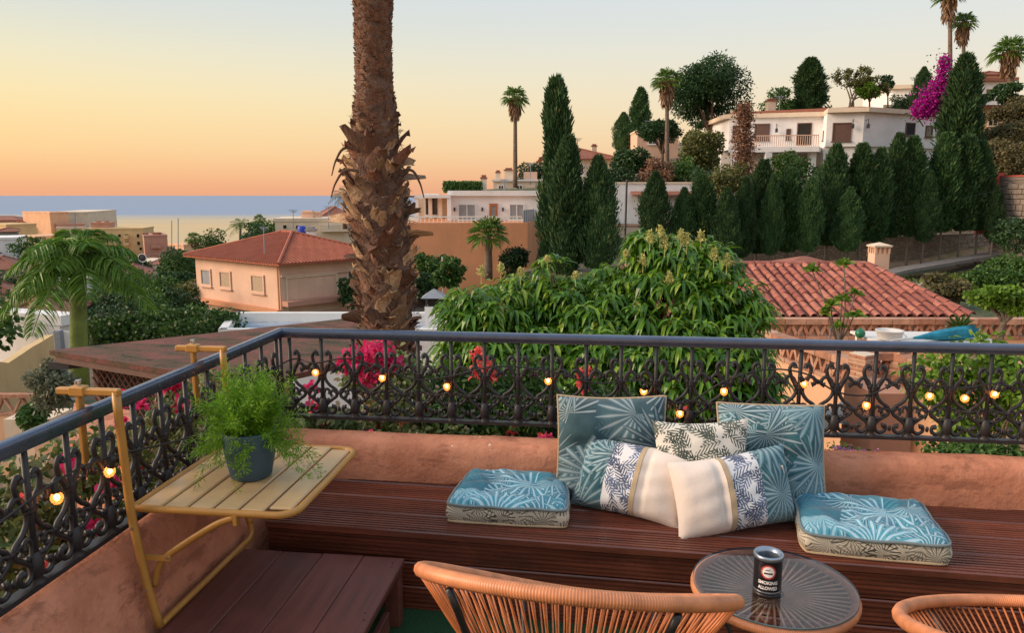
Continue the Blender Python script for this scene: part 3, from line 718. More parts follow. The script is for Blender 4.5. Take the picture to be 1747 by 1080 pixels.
# the band print runs on upright sides: project on x+y and height
def band_print():
    g = G('print_band'); s_ = g.n('ShaderNodeSeparateXYZ'); g.L.new(g.coord('Object', 1), s_.inputs[0])
    cb = g.n('ShaderNodeCombineXYZ'); g.L.new(g.math('ADD', s_.outputs[0], g.math('MULTIPLY', s_.outputs[1], 1.1)), cb.inputs[0]); g.L.new(s_.outputs[2], cb.inputs[1])
    c = (.50, .44, .35)
    for seed, N_, sc_ in ((2.2, 15, 9), (7.1, 19, 11)):
        l, d, r1, r2 = fan_layer(g, cb.outputs[0], sc_, N_, seed)
        c = g.mix(g.math('MULTIPLY', g.math('MULTIPLY', l, g.math('LESS_THAN', d, .55)), g.math('MULTIPLY_ADD', r2, .4, .6)), c, (.05, .05, .035))
    g.set(Base_Color=c, Roughness=.9, Specular_IOR_Level=.2); fabric_relief(g)
band_print()
floor_cushion('square teal palm print seat cushion set apart beside the slate back cushion', [(-.578, 2.655, 0), (-.108, 2.65, 0), (-.14, 3.02, 0), (-.545, 3.02, 0)], .088, 1)
floor_cushion('turned teal palm print seat cushion with beige leaf sides behind the glass table', [(.715, 2.555, 0), (1.185, 2.515, 0), (1.225, 2.905, 0), (.765, 2.93, 0)], .088, 2)

# ------------------------------------------------------------------ string chairs and glass table
def cordmat(name, c, wrap=None):
    g = G(name); co = g.coord('Object', 1); f = g.noise(co, 22, 4)
    g.set(Base_Color=g.ramp(f, [(.3, sc3(c, .72)), (.7, sc3(c, 1.12))]), Roughness=.42, Specular_IOR_Level=.5)
    return g.m
cordmat('cord_orange', (.60, .19, .062)); cordmat('cord_peach', (.62, .235, .10))
paint('black_steel', (.012, .012, .013), .4)
def wrapped_ring(pts, r, turns, n=10):
    """tube with the fine ridges of cord wound round it"""
    p = np.array(pts); k = len(p); rr = r * (1 - .10 * (np.arange(k) % 3 == 0)); return MB().tube(p, rr, n, closed=True)
def chair(label, c, a, b, A_, B_, depth, bulge=.0, egg=.10):
    """oval rim in the plane of a (wide) and b (from the high back to the front), cords fall to a small ring under the seat"""
    c, a, b = [np.array(q, float) for q in (c, a, b)]; a /= np.linalg.norm(a); b -= a * a.dot(b); b /= np.linalg.norm(b); nrm = np.cross(a, b)
    if nrm[2] < 0: nrm = -nrm
    foot = c + b * .04
    root = thing('string_chair', label, 'chair', (foot[0], foot[1], 0))
    th = np.linspace(0, 2 * math.pi, 1236, endpoint=False)
    def rim(t): return c + a * (A_ * math.cos(t) * (1 - egg * math.sin(t))) + b * (B_ * math.sin(t)) + nrm * (bulge * math.cos(2 * t) + .0)
    obj('rim', wrapped_ring([rim(t) for t in th], .0165, 1), 'cord_peach', root, True)
    low = c + b * .05 - nrm * depth
    cords = MB()
    for i in range(108):
        t = 2 * math.pi * i / 108; p = rim(t) - nrm * .012; t2 = t
        q = low + a * (.085 * math.cos(t2)) + b * (.075 * math.sin(t2))
        mid = (p + q) / 2 - nrm * (.035 if math.sin(t) < 0 else .05)
        cords.tube(catmull([p, mid, q], 4), .0027, 5)
    o = obj('cords', cords, 'cord_orange', root, True); o['kind'] = 'stuff'
    t = np.linspace(0, 2 * math.pi, 30, endpoint=False)
    obj('seat_ring', MB().tube([low + a * .085 * math.cos(x) + b * .075 * math.sin(x) for x in t], .009, 8, closed=True), 'black_steel', root, True)
    for s_ in (1, -1):
        for e in (1, -1):
            p = rim(math.pi / 2 * e + .62 * s_ * (-e)) - nrm * .02
            q = low + a * .085 * s_ * .8 + b * .075 * e * .6 - nrm * .01
            f = low + a * .24 * s_ + b * .22 * e; f[2] = .008
            obj('leg', MB().tube(catmull([p, (p + q) / 2 - nrm * .07, q - nrm * .004, (q + f) / 2 + a * .03 * s_, f], 6), .0085, 8), 'black_steel', root, True)
    return root
cc = np.array([-.045, 1.685, .62])
chair('orange string chair with its back turned, between the plank table and the glass table', cc, np.array([.737, -.061, -.004]), cc - C0 + np.array([0, 0, .012]), .362, .43, .27, .012)
c2 = np.array([1.045, 1.62, .635])
chair('orange string chair tilted toward the glass table from its right', c2, np.array([.99, -.03, .06]), c2 - C0 + np.array([-.10, .30, .24]), .36, .43, .25, .006)
# glass table
gt = thing('glass_side_table', 'round glass side table with orange cords and wound rim beside the string chairs', 'table', (.507, 2.085, 0))
TX, TY, TZ, TR = .507, 2.085, .45, .226
g = G('table_glass'); N = g.N; fr_ = g.n('ShaderNodeFresnel'); fr_.inputs[0].default_value = 1.7
tb = g.n('ShaderNodeBsdfTransparent'); tb.inputs[0].default_value = (.90, .92, .95, 1); gb = g.n('ShaderNodeBsdfGlossy'); gb.inputs['Roughness'].default_value = .012
mx = g.n('ShaderNodeMixShader'); g.L.new(fr_.outputs[0], mx.inputs[0]); g.L.new(tb.outputs[0], mx.inputs[1]); g.L.new(gb.outputs[0], mx.inputs[2]); g.L.new(mx.outputs[0], N['Material Output'].inputs[0])
auto_smooth(obj('glass_top', MB().lathe([(TR, TZ + .003), (.08, TZ + .003), (.0001, TZ + .003)], 72, (TX, TY, 0)), 'table_glass', gt), 30)
plain('glass_edge', (.10, .16, .17), .15, .1, 5, 0, spec=.8)
obj('glass_rim', MB().lathe([(TR - .001, TZ - .003), (TR + .001, TZ - .002), (TR + .001, TZ + .002), (TR, TZ + .003)], 72, (TX, TY, 0)), 'glass_edge', gt, True)
th = np.linspace(0, 2 * math.pi, 744, endpoint=False)
obj('rim', wrapped_ring([(TX + (TR - .008) * math.cos(t), TY + (TR - .008) * math.sin(t), TZ - .019) for t in th], .0155, 1), 'cord_peach', gt, True)
cords = MB()
for i in range(50):
    t = 2 * math.pi * i / 50
    cords.tube([(TX + (TR - .012) * math.cos(t), TY + (TR - .012) * math.sin(t), TZ - .014), (TX + .03 * math.cos(t), TY + .03 * math.sin(t), TZ - .030)], .0042, 5)
cordmat('cord_light', (.82, .46, .27)); o = obj('cords', cords, 'cord_light', gt, True); o['kind'] = 'stuff'
obj('hub', MB().lathe([(.0001, TZ - .038), (.034, TZ - .04), (.034, TZ - .055), (.0001, TZ - .056)], 20, (TX, TY, 0)), 'black_steel', gt, True)
for k in range(3):
    t = R(35 + 120 * k); d = np.array([math.cos(t), math.sin(t), 0]); o_ = np.array([TX, TY, 0])
    obj('leg', MB().tube(catmull([o_ + d * .19 + [0, 0, TZ - .03], o_ + d * .12 + [0, 0, .27], o_ + d * .10 + [0, 0, .2], o_ + d * .21 + [0, 0, .006]], 6), .0065, 8), 'black_steel', gt, True)

# ------------------------------------------------------------------ ash can
KX, KY, KZ, KR, KH = .482, 2.058, TZ + .0035, .0385, .108
plain('can_black', (.012, .009, .012), .35, .2, 20, 0); plain('print_white', (.78, .74, .72), .5, .05, 30, 0); plain('print_red', (.55, .06, .04), .5, .1, 30, 0)
plain('can_metal', (.33, .38, .44), .32, .15, 20, .05, metal=.85); plain('ash', (.10, .095, .09), .95, .4, 60, .8, 120)
ac = thing('ash_can', 'black metal ash can lettered SMOKING ALLOWED on the glass table', 'ashtray', (KX, KY, KZ))
auto_smooth(obj('body', MB().lathe([(.0001, 0), (KR - .002, 0), (KR, .003), (KR, KH - .012)], 48, (KX, KY, KZ)), 'can_black', ac), 40)
obj('rim', MB().lathe([(KR, KH - .013), (KR + .003, KH - .011), (KR + .003, KH - .003), (KR + .001, KH), (KR - .003, KH), (KR - .0045, KH - .004), (KR - .009, KH - .006), (KR - .010, KH - .012), (KR - .010, KH - .06)], 48, (KX, KY, KZ)), 'can_metal', ac, True)
obj('ash', MB().lathe([(.0001, KH - .035), (KR - .01, KH - .037)], 24, (KX, KY, KZ)), 'ash', ac)
obj('base_band', MB().lathe([(KR + .0005, .001), (KR + .0012, .003), (KR + .0005, .006)], 48, (KX, KY, KZ)), 'can_metal', ac, True)
FA = math.atan2(-KY, -KX) + R(3)            # the printed face looks toward the chair
def wrap(v, r_):                            # flat (x right, y up) onto the can
    a = FA + v[:, 0] / KR
    return np.stack([KX + r_ * np.cos(a), KY + r_ * np.sin(a), KZ + v[:, 1]], -1)
def text_mesh(s, size, y0, width):
    cu = bpy.data.curves.new('t', 'FONT'); cu.body = s; cu.size = size; cu.align_x = 'CENTER'; cu.offset = size * .035; cu.resolution_u = 3
    to = bpy.data.objects.new('t', cu); col.objects.link(to); dg = bpy.context.evaluated_depsgraph_get(); me = to.evaluated_get(dg).to_mesh()
    v = np.array([x.co[:] for x in me.vertices]); f = [list(p.vertices) for p in me.polygons]; to.evaluated_get(dg).to_mesh_clear(); bpy.data.objects.remove(to); bpy.data.curves.remove(cu)
    v = v[:, :2]; v[:, 0] *= width / (v[:, 0].max() - v[:, 0].min()); v[:, 0] -= (v[:, 0].max() + v[:, 0].min()) / 2; v[:, 1] += y0
    return v, f
def disc(r0, r1, cy, n=40):
    a = np.linspace(0, 2 * math.pi, n, endpoint=False)
    v = np.concatenate([np.stack([r0 * np.cos(a), cy + r0 * np.sin(a)], -1), np.stack([r1 * np.cos(a), cy + r1 * np.sin(a)], -1)])
    return v, [[i, n + i, n + (i + 1) % n, (i + 1) % n] for i in range(n)]
def print_on(name, parts, mat, lift):
    mb = MB()
    for v, f in parts: mb.add(wrap(np.asarray(v), KR + lift), f)
    return obj(name, mb, mat, ac)
CYY = .066
print_on('ring', [disc(.0168, .0205, CYY)], 'print_red', .0006)
dv, df_ = disc(.0, .0160, CYY); print_on('roundel', [disc(.006, .0162, CYY), disc(.0001, .006, CYY, 16)], 'print_white', .0006)
def rq(x0, y0, x1, y1, n=6): xs = np.linspace(x0, x1, n); v = [(x, y0) for x in xs] + [(x, y1) for x in xs]; return np.array(v), [[i, i + 1, n + i + 1, n + i] for i in range(n - 1)]
smoke = catmull([(-.008, .070), (-.003, .0715), (.002, .0705), (.004, .074), (.003, .076)], 4)
sm = np.concatenate([smoke, smoke + [0, .0022]]); ns_ = len(smoke)
print_on('cigarette', [rq(-.0115, .0600, .0115, .0645), (sm, [[i, i + 1, ns_ + i + 1, ns_ + i] for i in range(ns_ - 1)])], 'can_black', .0011)
print_on('lettering', [text_mesh('SMOKING', .0135, .0295, .054), text_mesh('ALLOWED', .0135, .0135, .054)], 'print_white', .0007)

# ------------------------------------------------------------------ string lights
g = G('bulb_core'); em = g.n('ShaderNodeEmission'); em.inputs[0].default_value = (1, .46, .17, 1); em.inputs[1].default_value = 17
g.L.new(em.outputs[0], g.N['Material Output'].inputs[0])
g = G('bulb_glass'); tb = g.n('ShaderNodeBsdfTransparent'); tb.inputs[0].default_value = (1, .78, .60, 1); gb = g.n('ShaderNodeBsdfGlossy'); gb.inputs['Roughness'].default_value = .05
tl = g.n('ShaderNodeBsdfTranslucent'); tl.inputs[0].default_value = (1, .50, .22, 1)
m1 = g.n('ShaderNodeMixShader'); m1.inputs[0].default_value = .42; g.L.new(tb.outputs[0], m1.inputs[1]); g.L.new(tl.outputs[0], m1.inputs[2])
fr_ = g.n('ShaderNodeFresnel'); mx = g.n('ShaderNodeMixShader'); g.L.new(fr_.outputs[0], mx.inputs[0]); g.L.new(m1.outputs[0], mx.inputs[1]); g.L.new(gb.outputs[0], mx.inputs[2]); g.L.new(mx.outputs[0], g.N['Material Output'].inputs[0])
plain('black_plastic', (.014, .013, .013), .5, .1, 10, 0)
sl = thing('string_lights', 'black cable of small warm globe bulbs strung along the iron railing', 'string lights', (RX, RY - .03, .8))
bulbs = [at_x(97, 850, RX + .035), at_x(187, 805, RX + .03)] + [at_y(a, b, RY - .033) for a, b in ((538, 636), (652, 645), (762, 660), (935, 650), (1098, 668), (1160, 706), (1235, 668), (1372, 655), (1478, 692), (1586, 676), (1646, 680), (1697, 673))]
bulbs += [np.array([2.0 + .33 * i, RY - .033, .73]) for i in range(4)]
bulbs = [np.array([RX + .035, 1.2, .74])] + bulbs
bm1 = MB().ball((0, 0, 0), (.0165, .0165, .0185), 16, 12); bme = mesh_of(bm1, 'bulb'); bme.materials.append(MATS['bulb_glass']); bme.shade_smooth()
cm1 = MB().ball((0, 0, .002), (.0072, .0072, .0095), 10, 8); cme = mesh_of(cm1, 'filament'); cme.materials.append(MATS['bulb_core']); cme.shade_smooth()
sm1 = MB().lathe([(.0001, .045), (.008, .045), (.0095, .04), (.0105, .02), (.0105, .0135), (.0001, .0135)], 12); sme = mesh_of(sm1, 'socket'); sme.materials.append(MATS['black_plastic']); sme.shade_smooth()
cpts = []
for i, p in enumerate(bulbs):
    b = bpy.data.objects.new('bulb', bme); col.objects.link(b); b.parent = sl; b.location = p - WL[sl.name]
    b.rotation_euler = (rng.normal(0, .25), rng.normal(0, .25), 0)
    for nm, me in (('filament', cme), ('socket', sme)):
        q = bpy.data.objects.new(nm, me); col.objects.link(q); q.parent = b
    top = p + np.array([0, 0, .045])
    if cpts:
        pr = cpts[-1]; d = np.linalg.norm(top - pr)
        if pr[1] < RY - .2 and abs(top[1] - (RY - .033)) < .01: cpts.append(np.array([RX + .035, 2.55, .70])); cpts.append(np.array([RX + .04, RY - .05, .80]))
        elif d > .25: cpts.append((top + pr) / 2 + np.array([0, -.004, -.03 if i % 2 else .035]))
    cpts.append(top)
obj('cable', MB().tube(catmull(cpts, 6), .0038, 6), 'black_plastic', sl, True)
# ------------------------------------------------------------------ plants: builders
plain('bark', (.13, .085, .06), .95, .4, 5, .9, 22, bdist=.05); plain('bark_grey', (.20, .16, .125), .95, .4, 6, .9, 22, bdist=.05)
plain('palm_bark', (.17, .12, .085), .95, .35, 4, .9, 16, bdist=.05); plain('dead_frond', (.27, .165, .095), .95, .4, 3, .5, 20)
leafmat('cypress_leaf', (.018, .058, .022), (.05, .115, .034), .7, .15, (.10, .13, .04))
leafmat('pine_leaf', (.012, .045, .015), (.03, .085, .02), .65, .15); leafmat('olive_leaf', (.06, .075, .02), (.14, .15, .04), .6, .2, (.19, .17, .06))
leafmat('green_leaf', (.025, .07, .012), (.075, .15, .025), .5, .25); leafmat('bright_leaf', (.09, .19, .015), (.20, .33, .04), .5, .35)
leafmat('dark_leaf', (.015, .045, .014), (.045, .095, .028), .5, .2); leafmat('palm_leaf', (.05, .12, .016), (.14, .24, .03), .42, .28); leafmat('queen_leaf', (.05, .14, .012), (.17, .30, .03), .42, .3); plain('green_trunk', (.16, .22, .05), .7, .3, 4, .5, 14, bdist=.03)
leafmat('mango_leaf', (.030, .11, .008), (.13, .28, .016), .32, .32, (.28, .38, .03), .5); leafmat('mango_bloom', (.46, .44, .14), (.66, .62, .26), .8, .3)
leafmat('dry_leaf', (.16, .075, .045), (.30, .17, .10), .8, .2); leafmat('brush_leaf', (.07, .065, .025), (.15, .12, .05), .7, .2, (.09, .11, .04))
leafmat('pink_bract', (.55, .015, .10), (.85, .07, .24), .6, .45); leafmat('magenta_bract', (.33, .004, .20), (.55, .015, .38), .6, .4); leafmat('salmon_bract', (.65, .06, .07), (.85, .20, .15), .6, .4)
leafmat('grey_leaf', (.10, .12, .07), (.19, .20, .13), .7, .2); leafmat('mixed_leaf', (.05, .10, .02), (.16, .20, .06), .5, .3, (.42, .33, .22)); leafmat('purple_bract', (.30, .08, .30), (.62, .30, .55), .6, .4)
def vary(name, lo=.7, k=.7):
    """each tree of the kind gets its own depth of tone"""
    m = MATS[name]; nt = m.node_tree; b = nt.nodes['Principled BSDF']; src = b.inputs['Base Color'].links[0].from_socket
    oi = nt.nodes.new('ShaderNodeObjectInfo'); ma = nt.nodes.new('ShaderNodeMath'); ma.operation = 'MULTIPLY_ADD'; ma.inputs[1].default_value = k; ma.inputs[2].default_value = lo; nt.links.new(oi.outputs['Random'], ma.inputs[0])
    mx = nt.nodes.new('ShaderNodeMixRGB'); mx.blend_type = 'MULTIPLY'; mx.inputs[0].default_value = 1; nt.links.new(src, mx.inputs[1]); nt.links.new(ma.outputs[0], mx.inputs[2]); nt.links.new(mx.outputs[0], b.inputs['Base Color'])
vary('cypress_leaf'); vary('green_leaf', .75, .6); vary('dark_leaf', .75, .7)
def rand_dirs(n): d = rng.normal(size=(n, 3)); return d / np.linalg.norm(d, axis=1)[:, None]
def blades(P, d, L_, W_, fold=.0, droop=0.0, side=None):
    """leaf blades of four quads' worth of shape: kite with a bent tip"""
    P = np.asarray(P, float); n = len(P); d = d / (np.linalg.norm(d, axis=1)[:, None] + 1e-9)
    a = np.cross(d, rng.normal(size=(n, 3)) if side is None else side); a /= np.linalg.norm(a, axis=1)[:, None] + 1e-9
    L_ = np.broadcast_to(L_, n)[:, None]; W_ = np.broadcast_to(W_, n)[:, None]; dz = np.array([0, 0, -1.])
    nn = np.cross(a, d)
    m1 = P + d * L_ * .35 + dz * droop * L_ * .10; m2 = P + d * L_ * .72 + dz * droop * L_ * .45; tip = P + d * L_ * .95 + dz * droop * L_ * .95
    v = np.stack([P, m1 + a * W_ + nn * W_ * fold, m1 - a * W_ + nn * W_ * fold, m2 + a * W_ * .8 + nn * W_ * fold, m2 - a * W_ * .8 + nn * W_ * fold, tip, m1, m2], 1).reshape(-1, 3)
    o = (np.arange(n) * 8)[:, None]
    if fold:
        f3 = np.concatenate([o + [0, 1, 6], o + [0, 6, 2], o + [3, 5, 7], o + [7, 5, 4]]); f4 = np.concatenate([o + [1, 3, 7, 6], o + [6, 7, 4, 2]])
        return v, f3.tolist() + f4.tolist()
    v = v.reshape(n, 8, 3)[:, :6].reshape(-1, 3); o = (np.arange(n) * 6)[:, None]
    return v, np.concatenate([o + [0, 1, 2]]).tolist() + (o + [1, 3, 4, 2]).tolist() + (o + [3, 5, 4]).tolist()
def quads(P, d, L_, W_):
    v, f = needles(P, d, L_, W_); return v, f
def clump_points(centres, radii, n, shell=.55):
    """points through a crown made of uneven lobes, most of them near the surface"""
    w_ = np.array([r[0] * r[1] if not np.isscalar(r) else r * r for r in radii]); k = rng.choice(len(centres), n, p=w_ / w_.sum())
    d = rand_dirs(n); rr = (shell + (1 - shell) * rng.uniform(0, 1, n) ** .6) * (1 + .12 * rng.normal(size=n))
    Rr = np.array([np.broadcast_to(r, 3) for r in radii])[k]; C = np.array(centres)[k]
    return C + d * Rr * rr[:, None], d
def lobes(c, R_, n, seed=None, squash=.85):
    """sub-lobes scattered over an ellipsoid"""
    cs, rs = [], []
    for i in range(n):
        d = rand_dirs(1)[0]; d[2] = d[2] * .9 + .08; s_ = rng.uniform(.24, .50)
        cs.append(np.array(c) + d * np.array(R_) * rng.uniform(.45, .90)); rs.append(np.array(R_) * s_ * np.array([1, 1, squash]))
    return cs, rs
def tree(name, label, cat, base, c, R_, nl, nleaf, L_, W_, leaf, bark='bark', trunk_r=.2, shell=.5, group=None, limbs=7, up=.25, hang=0.0):
    base = np.array(base, float); c = np.array(c, float); t = thing(name, label, cat, base, group)
    cs, rs = lobes(c, R_, nl)
    tb = MB(); fork = base * .45 + c * .55; fork[:2] = base[:2] * .6 + c[:2] * .4
    tb.tube(catmull([base - [0, 0, .3], base * .6 + fork * .4 + np.append(rng.normal(0, trunk_r * .5, 2), 0), fork], 4), np.linspace(trunk_r * 1.15, trunk_r * .7, 9), 8)
    for i in range(min(limbs, nl)):
        e = cs[i]; m = (fork + e) / 2 + rng.normal(0, .06, 3) * np.array(R_)
        tb.tube(catmull([fork - [0, 0, trunk_r * .5], m, e], 4), np.linspace(trunk_r * .55, trunk_r * .12, 9), 6)
    obj('trunk', tb, bark, t, True)
    P, d = clump_points(cs, rs, nleaf, shell); dd = d * .7 + rand_dirs(nleaf) * .7 + np.array([0, 0, up - hang])
    v, f = blades(P, dd, rng.uniform(.6, 1.2, nleaf) * L_, W_, 0, .25 + hang)
    obj('crown', MB().add(v, f), leaf, t); return t
def shrub(name, label, cat, base, R_, nl, nleaf, L_, W_, leaf, group=None, flowers=None, nfl=0, flL=.03, bark='bark', shell=.45, offs=None):
    base = np.array(base, float); c = base + np.array([0, 0, R_[2] * .72]); t = thing(name, label, cat, base, group); cs, rs = lobes(c, R_, nl); cs.append(c - [0, 0, R_[2] * .25]); rs.append(np.array(R_) * .75)
    st = MB()
    for i in range(min(8, nl)): st.tube(catmull([base - [0, 0, .1], (base + cs[i]) / 2 + rng.normal(0, .05, 3) * np.array(R_), cs[i]], 4), np.linspace(R_[2] * .035, R_[2] * .012, 9), 5)
    obj('stem', st, bark, t, True)
    P, d = clump_points(cs, rs, nleaf, shell); v, f = blades(P, d * .6 + rand_dirs(nleaf) * .8 + [0, 0, .15], rng.uniform(.6, 1.25, nleaf) * L_, W_, 0, .3)
    obj('foliage', MB().add(v, f), leaf, t)
    if flowers:
        k = rng.choice(len(cs), nfl // 22 + 1); fm = MB()
        for i in k:
            d0 = rand_dirs(1)[0]; d0[2] = abs(d0[2]); s_ = cs[i] + d0 * rs[i] * 1.02; n = 22
            v, f = blades(s_ + rng.normal(0, flL * 1.1, (n, 3)), rand_dirs(n) + [0, 0, .2], flL * rng.uniform(.7, 1.3, n), flL * .42, 0, .2); fm.add(v, f)
        obj('flowers', fm, flowers, t)
    return t
CYP = []
def cypress_mesh(seed, prof):
    """unit-height crown: close upright sprays over a tapering spindle"""
    r = np.random.default_rng(seed); n = 10500; h = r.uniform(.0, 1, n) ** .85
    rad = np.interp(h, [p[0] for p in prof], [p[1] for p in prof]); az = r.uniform(0, 2 * math.pi, n)
    lump = 1 + .20 * np.sin(3 * az + 9 * h + seed) + .16 * np.sin(5 * az - 23 * h + 2 * seed) + .13 * r.normal(size=n)
    rr = rad * lump * r.uniform(.78, 1.0, n)
    P = np.stack([rr * np.cos(az), rr * np.sin(az), .06 + .90 * h], -1)
    d = np.stack([np.cos(az) * .55, np.sin(az) * .55, np.full(n, 1.0)], -1) + r.normal(0, .28, (n, 3))
    v, f = blades(P, d, .034 * r.uniform(.5, 1.7, n), .0048, 0, -.1); mb = MB().add(v, f)
    hs = np.linspace(0, 1, 14); core = MB().lathe([(max(.002, np.interp(x, [p[0] for p in prof], [p[1] for p in prof]) * .64), .06 + .86 * x) for x in hs], 10)
    mb.merge(core); me = mesh_of(mb, 'crown'); me.materials.append(MATS['cypress_leaf']); return me
slim = [(0, .055), (.1, .085), (.3, .10), (.6, .092), (.85, .06), (1, .008)]
fat = [(0, .10), (.12, .17), (.35, .19), (.6, .16), (.85, .085), (1, .008)]
tall = [(0, .075), (.12, .10), (.4, .095), (.55, .068), (.8, .06), (.94, .04), (1, .008)]
CYM = {'slim': [cypress_mesh(k_, slim) for k_ in (1, 2, 6, 7)], 'fat': [cypress_mesh(k_, fat) for k_ in (3, 4, 8, 9)], 'tall': [cypress_mesh(5, tall)]}
tm = MB().tube([(0, 0, -.06), (0, 0, .03), (0, 0, .5)], [.016, .0125, .006], 7); CYT = mesh_of(tm, 'trunk'); CYT.materials.append(MATS['bark_grey']); CYT.shade_smooth()
def cypress(label, px, ytop, ybase, wpx, D, kind='slim', group=None, lift=0.0):
    b = at_D(px, ybase, D); tp = at_D(px, ytop, D); H = tp[2] - b[2]; width = wpx / F * D * 1.02
    o = thing('cypress_tree', label, 'tree', b, group); me = random.choice(CYM[kind]); base_w = 2 * max(p[1] for p in {'slim': slim, 'fat': fat, 'tall': tall}[kind])
    sx = width / (base_w * 1.12)
    c = bpy.data.objects.new('crown', me); col.objects.link(c); c.parent = o; c.scale = (sx, sx, H * (1 - lift)); c.location = (0, 0, H * lift); c.rotation_euler = (0, 0, random.uniform(0, 6.28))
    tk = bpy.data.objects.new('trunk', CYT); col.objects.link(tk); tk.parent = o; tk.scale = (min(H, 7) * .95, min(H, 7) * .95, H)
    o.rotation_euler = (random.gauss(0, .018), random.gauss(0, .022), 0); return o
def fan_leaf(mb, p, d, L_, spread_=1.25, n=13):
    """palmate leaf: stalk and a fan of narrow pointed segments"""
    d = d / np.linalg.norm(d); sd = np.cross(d, [0, 0, 1.]); sd /= np.linalg.norm(sd) + 1e-9; up = np.cross(sd, d)
    h = p + d * L_ * .42; mb.tube([p, h], [L_ * .018, L_ * .010], 4, caps=False)
    an = np.linspace(-spread_, spread_, n); dr = d * np.cos(an)[:, None] + sd * np.sin(an)[:, None] + up * (.10 * rng.normal(size=(n, 1)))
    v, f = blades(np.repeat(h[None], n, 0), dr, L_ * .62 * (1 - .18 * np.abs(an) / spread_), L_ * .027, 0, .30 + .35 * rng.uniform()); mb.add(v, f)
def fan_palm(name, label, px, yc, ybase, D, cr, trunk_r, skirt=1.0, nleaf=34, group=None, leaf='palm_leaf', skew=0.0):
    b = at_D(px + skew, ybase, D); c = at_D(px, yc, D); t = thing(name, label, 'tree', b, group)
    hs = np.linspace(0, 1, 14); tr = np.array([b + (c - b) * x for x in hs]); tr[0, 2] -= .5
    obj('trunk', MB().tube(tr, np.linspace(trunk_r * 1.25, trunk_r * .85, 14), 9), 'palm_bark', t, True)
    mb = MB()
    for i in range(nleaf):
        az = i * 2.39996; el = 1.35 - 1.75 * (i / nleaf) + rng.normal(0, .1); d = np.array([math.cos(az) * math.cos(el), math.sin(az) * math.cos(el), math.sin(el)])
        fan_leaf(mb, c, d, cr * rng.uniform(.85, 1.1))
    obj('crown', mb, leaf, t)
    if skirt > 0:
        sk = MB(); n = int(420); z = rng.uniform(-1, .1, n) * cr * skirt; az = rng.uniform(0, 6.28, n); rr = cr * .25 * (1 + .3 * rng.normal(size=n)) * (1 - .35 * np.abs(z) / (cr * skirt))
        P = c + np.stack([rr * np.cos(az), rr * np.sin(az), z + .05], -1); dd = np.stack([np.cos(az) * .25, np.sin(az) * .25, -np.ones(n)], -1) + rng.normal(0, .15, (n, 3))
        v, f = blades(P, dd, cr * .42 * rng.uniform(.6, 1.2, n), cr * .045, 0, .1); sk.add(v, f); sk.tube([c + [0, 0, -cr * skirt * 1.05], c + [0, 0, 0]], [cr * .13, cr * .24], 9)
        obj('skirt', sk, 'dead_frond', t)
    return t
def feather_palm(name, label, px, yc, ybase, D, fl, trunk_r, nfr=20, group=None, droop=.9, leaflen=.22, trunk='palm_bark', leaf='palm_leaf', nl=46):
    b = at_D(px, ybase, D); c = at_D(px, yc, D); t = thing(name, label, 'tree', b, group)
    obj('trunk', MB().tube(np.array([b - [0, 0, .5], b * .6 + c * .4, c]), [trunk_r * 1.15, trunk_r, trunk_r * .85], 12), trunk, t, True)
    for i in range(nfr):
        az = i * 2.39996 + rng.normal(0, .12); el = 1.25 - 1.35 * (i / nfr); L_ = fl * rng.uniform(.85, 1.08); tt = np.linspace(0, 1, 12)[:, None]
        d = np.array([math.cos(az) * math.cos(el), math.sin(az) * math.cos(el), math.sin(el)])
        pts = c + d * L_ * tt - np.array([0, 0, 1]) * (droop * L_ * (.45 + .35 * math.cos(el))) * tt ** 2
        mb = MB().tube(pts, np.linspace(L_ * .016, L_ * .004, 12), 5, caps=False)
        s_ = np.linspace(.14, .99, nl); k = (s_ * 11).clip(0, 10.99); ki = k.astype(int); fr = (k - ki)[:, None]; P = pts[ki] * (1 - fr) + pts[ki + 1] * fr; tg = pts[ki + 1] - pts[ki]; tg /= np.linalg.norm(tg, axis=1)[:, None]
        sd = np.cross(tg, [0, 0, 1.]); sd /= np.linalg.norm(sd, axis=1)[:, None] + 1e-9
        for m in (1, -1):
            dd = sd * m + tg * .55 + rng.normal(0, .12, (nl, 3)) + [0, 0, .15]
            ll = fl * leaflen * np.sin(np.pi * (s_ * .85 + .12)) ** .6 * rng.uniform(.85, 1.15, nl)
            v, f = blades(P, dd, ll, fl * .0085, 0, .75); mb.add(v, f)
        obj('frond', mb, leaf, t)
    return t

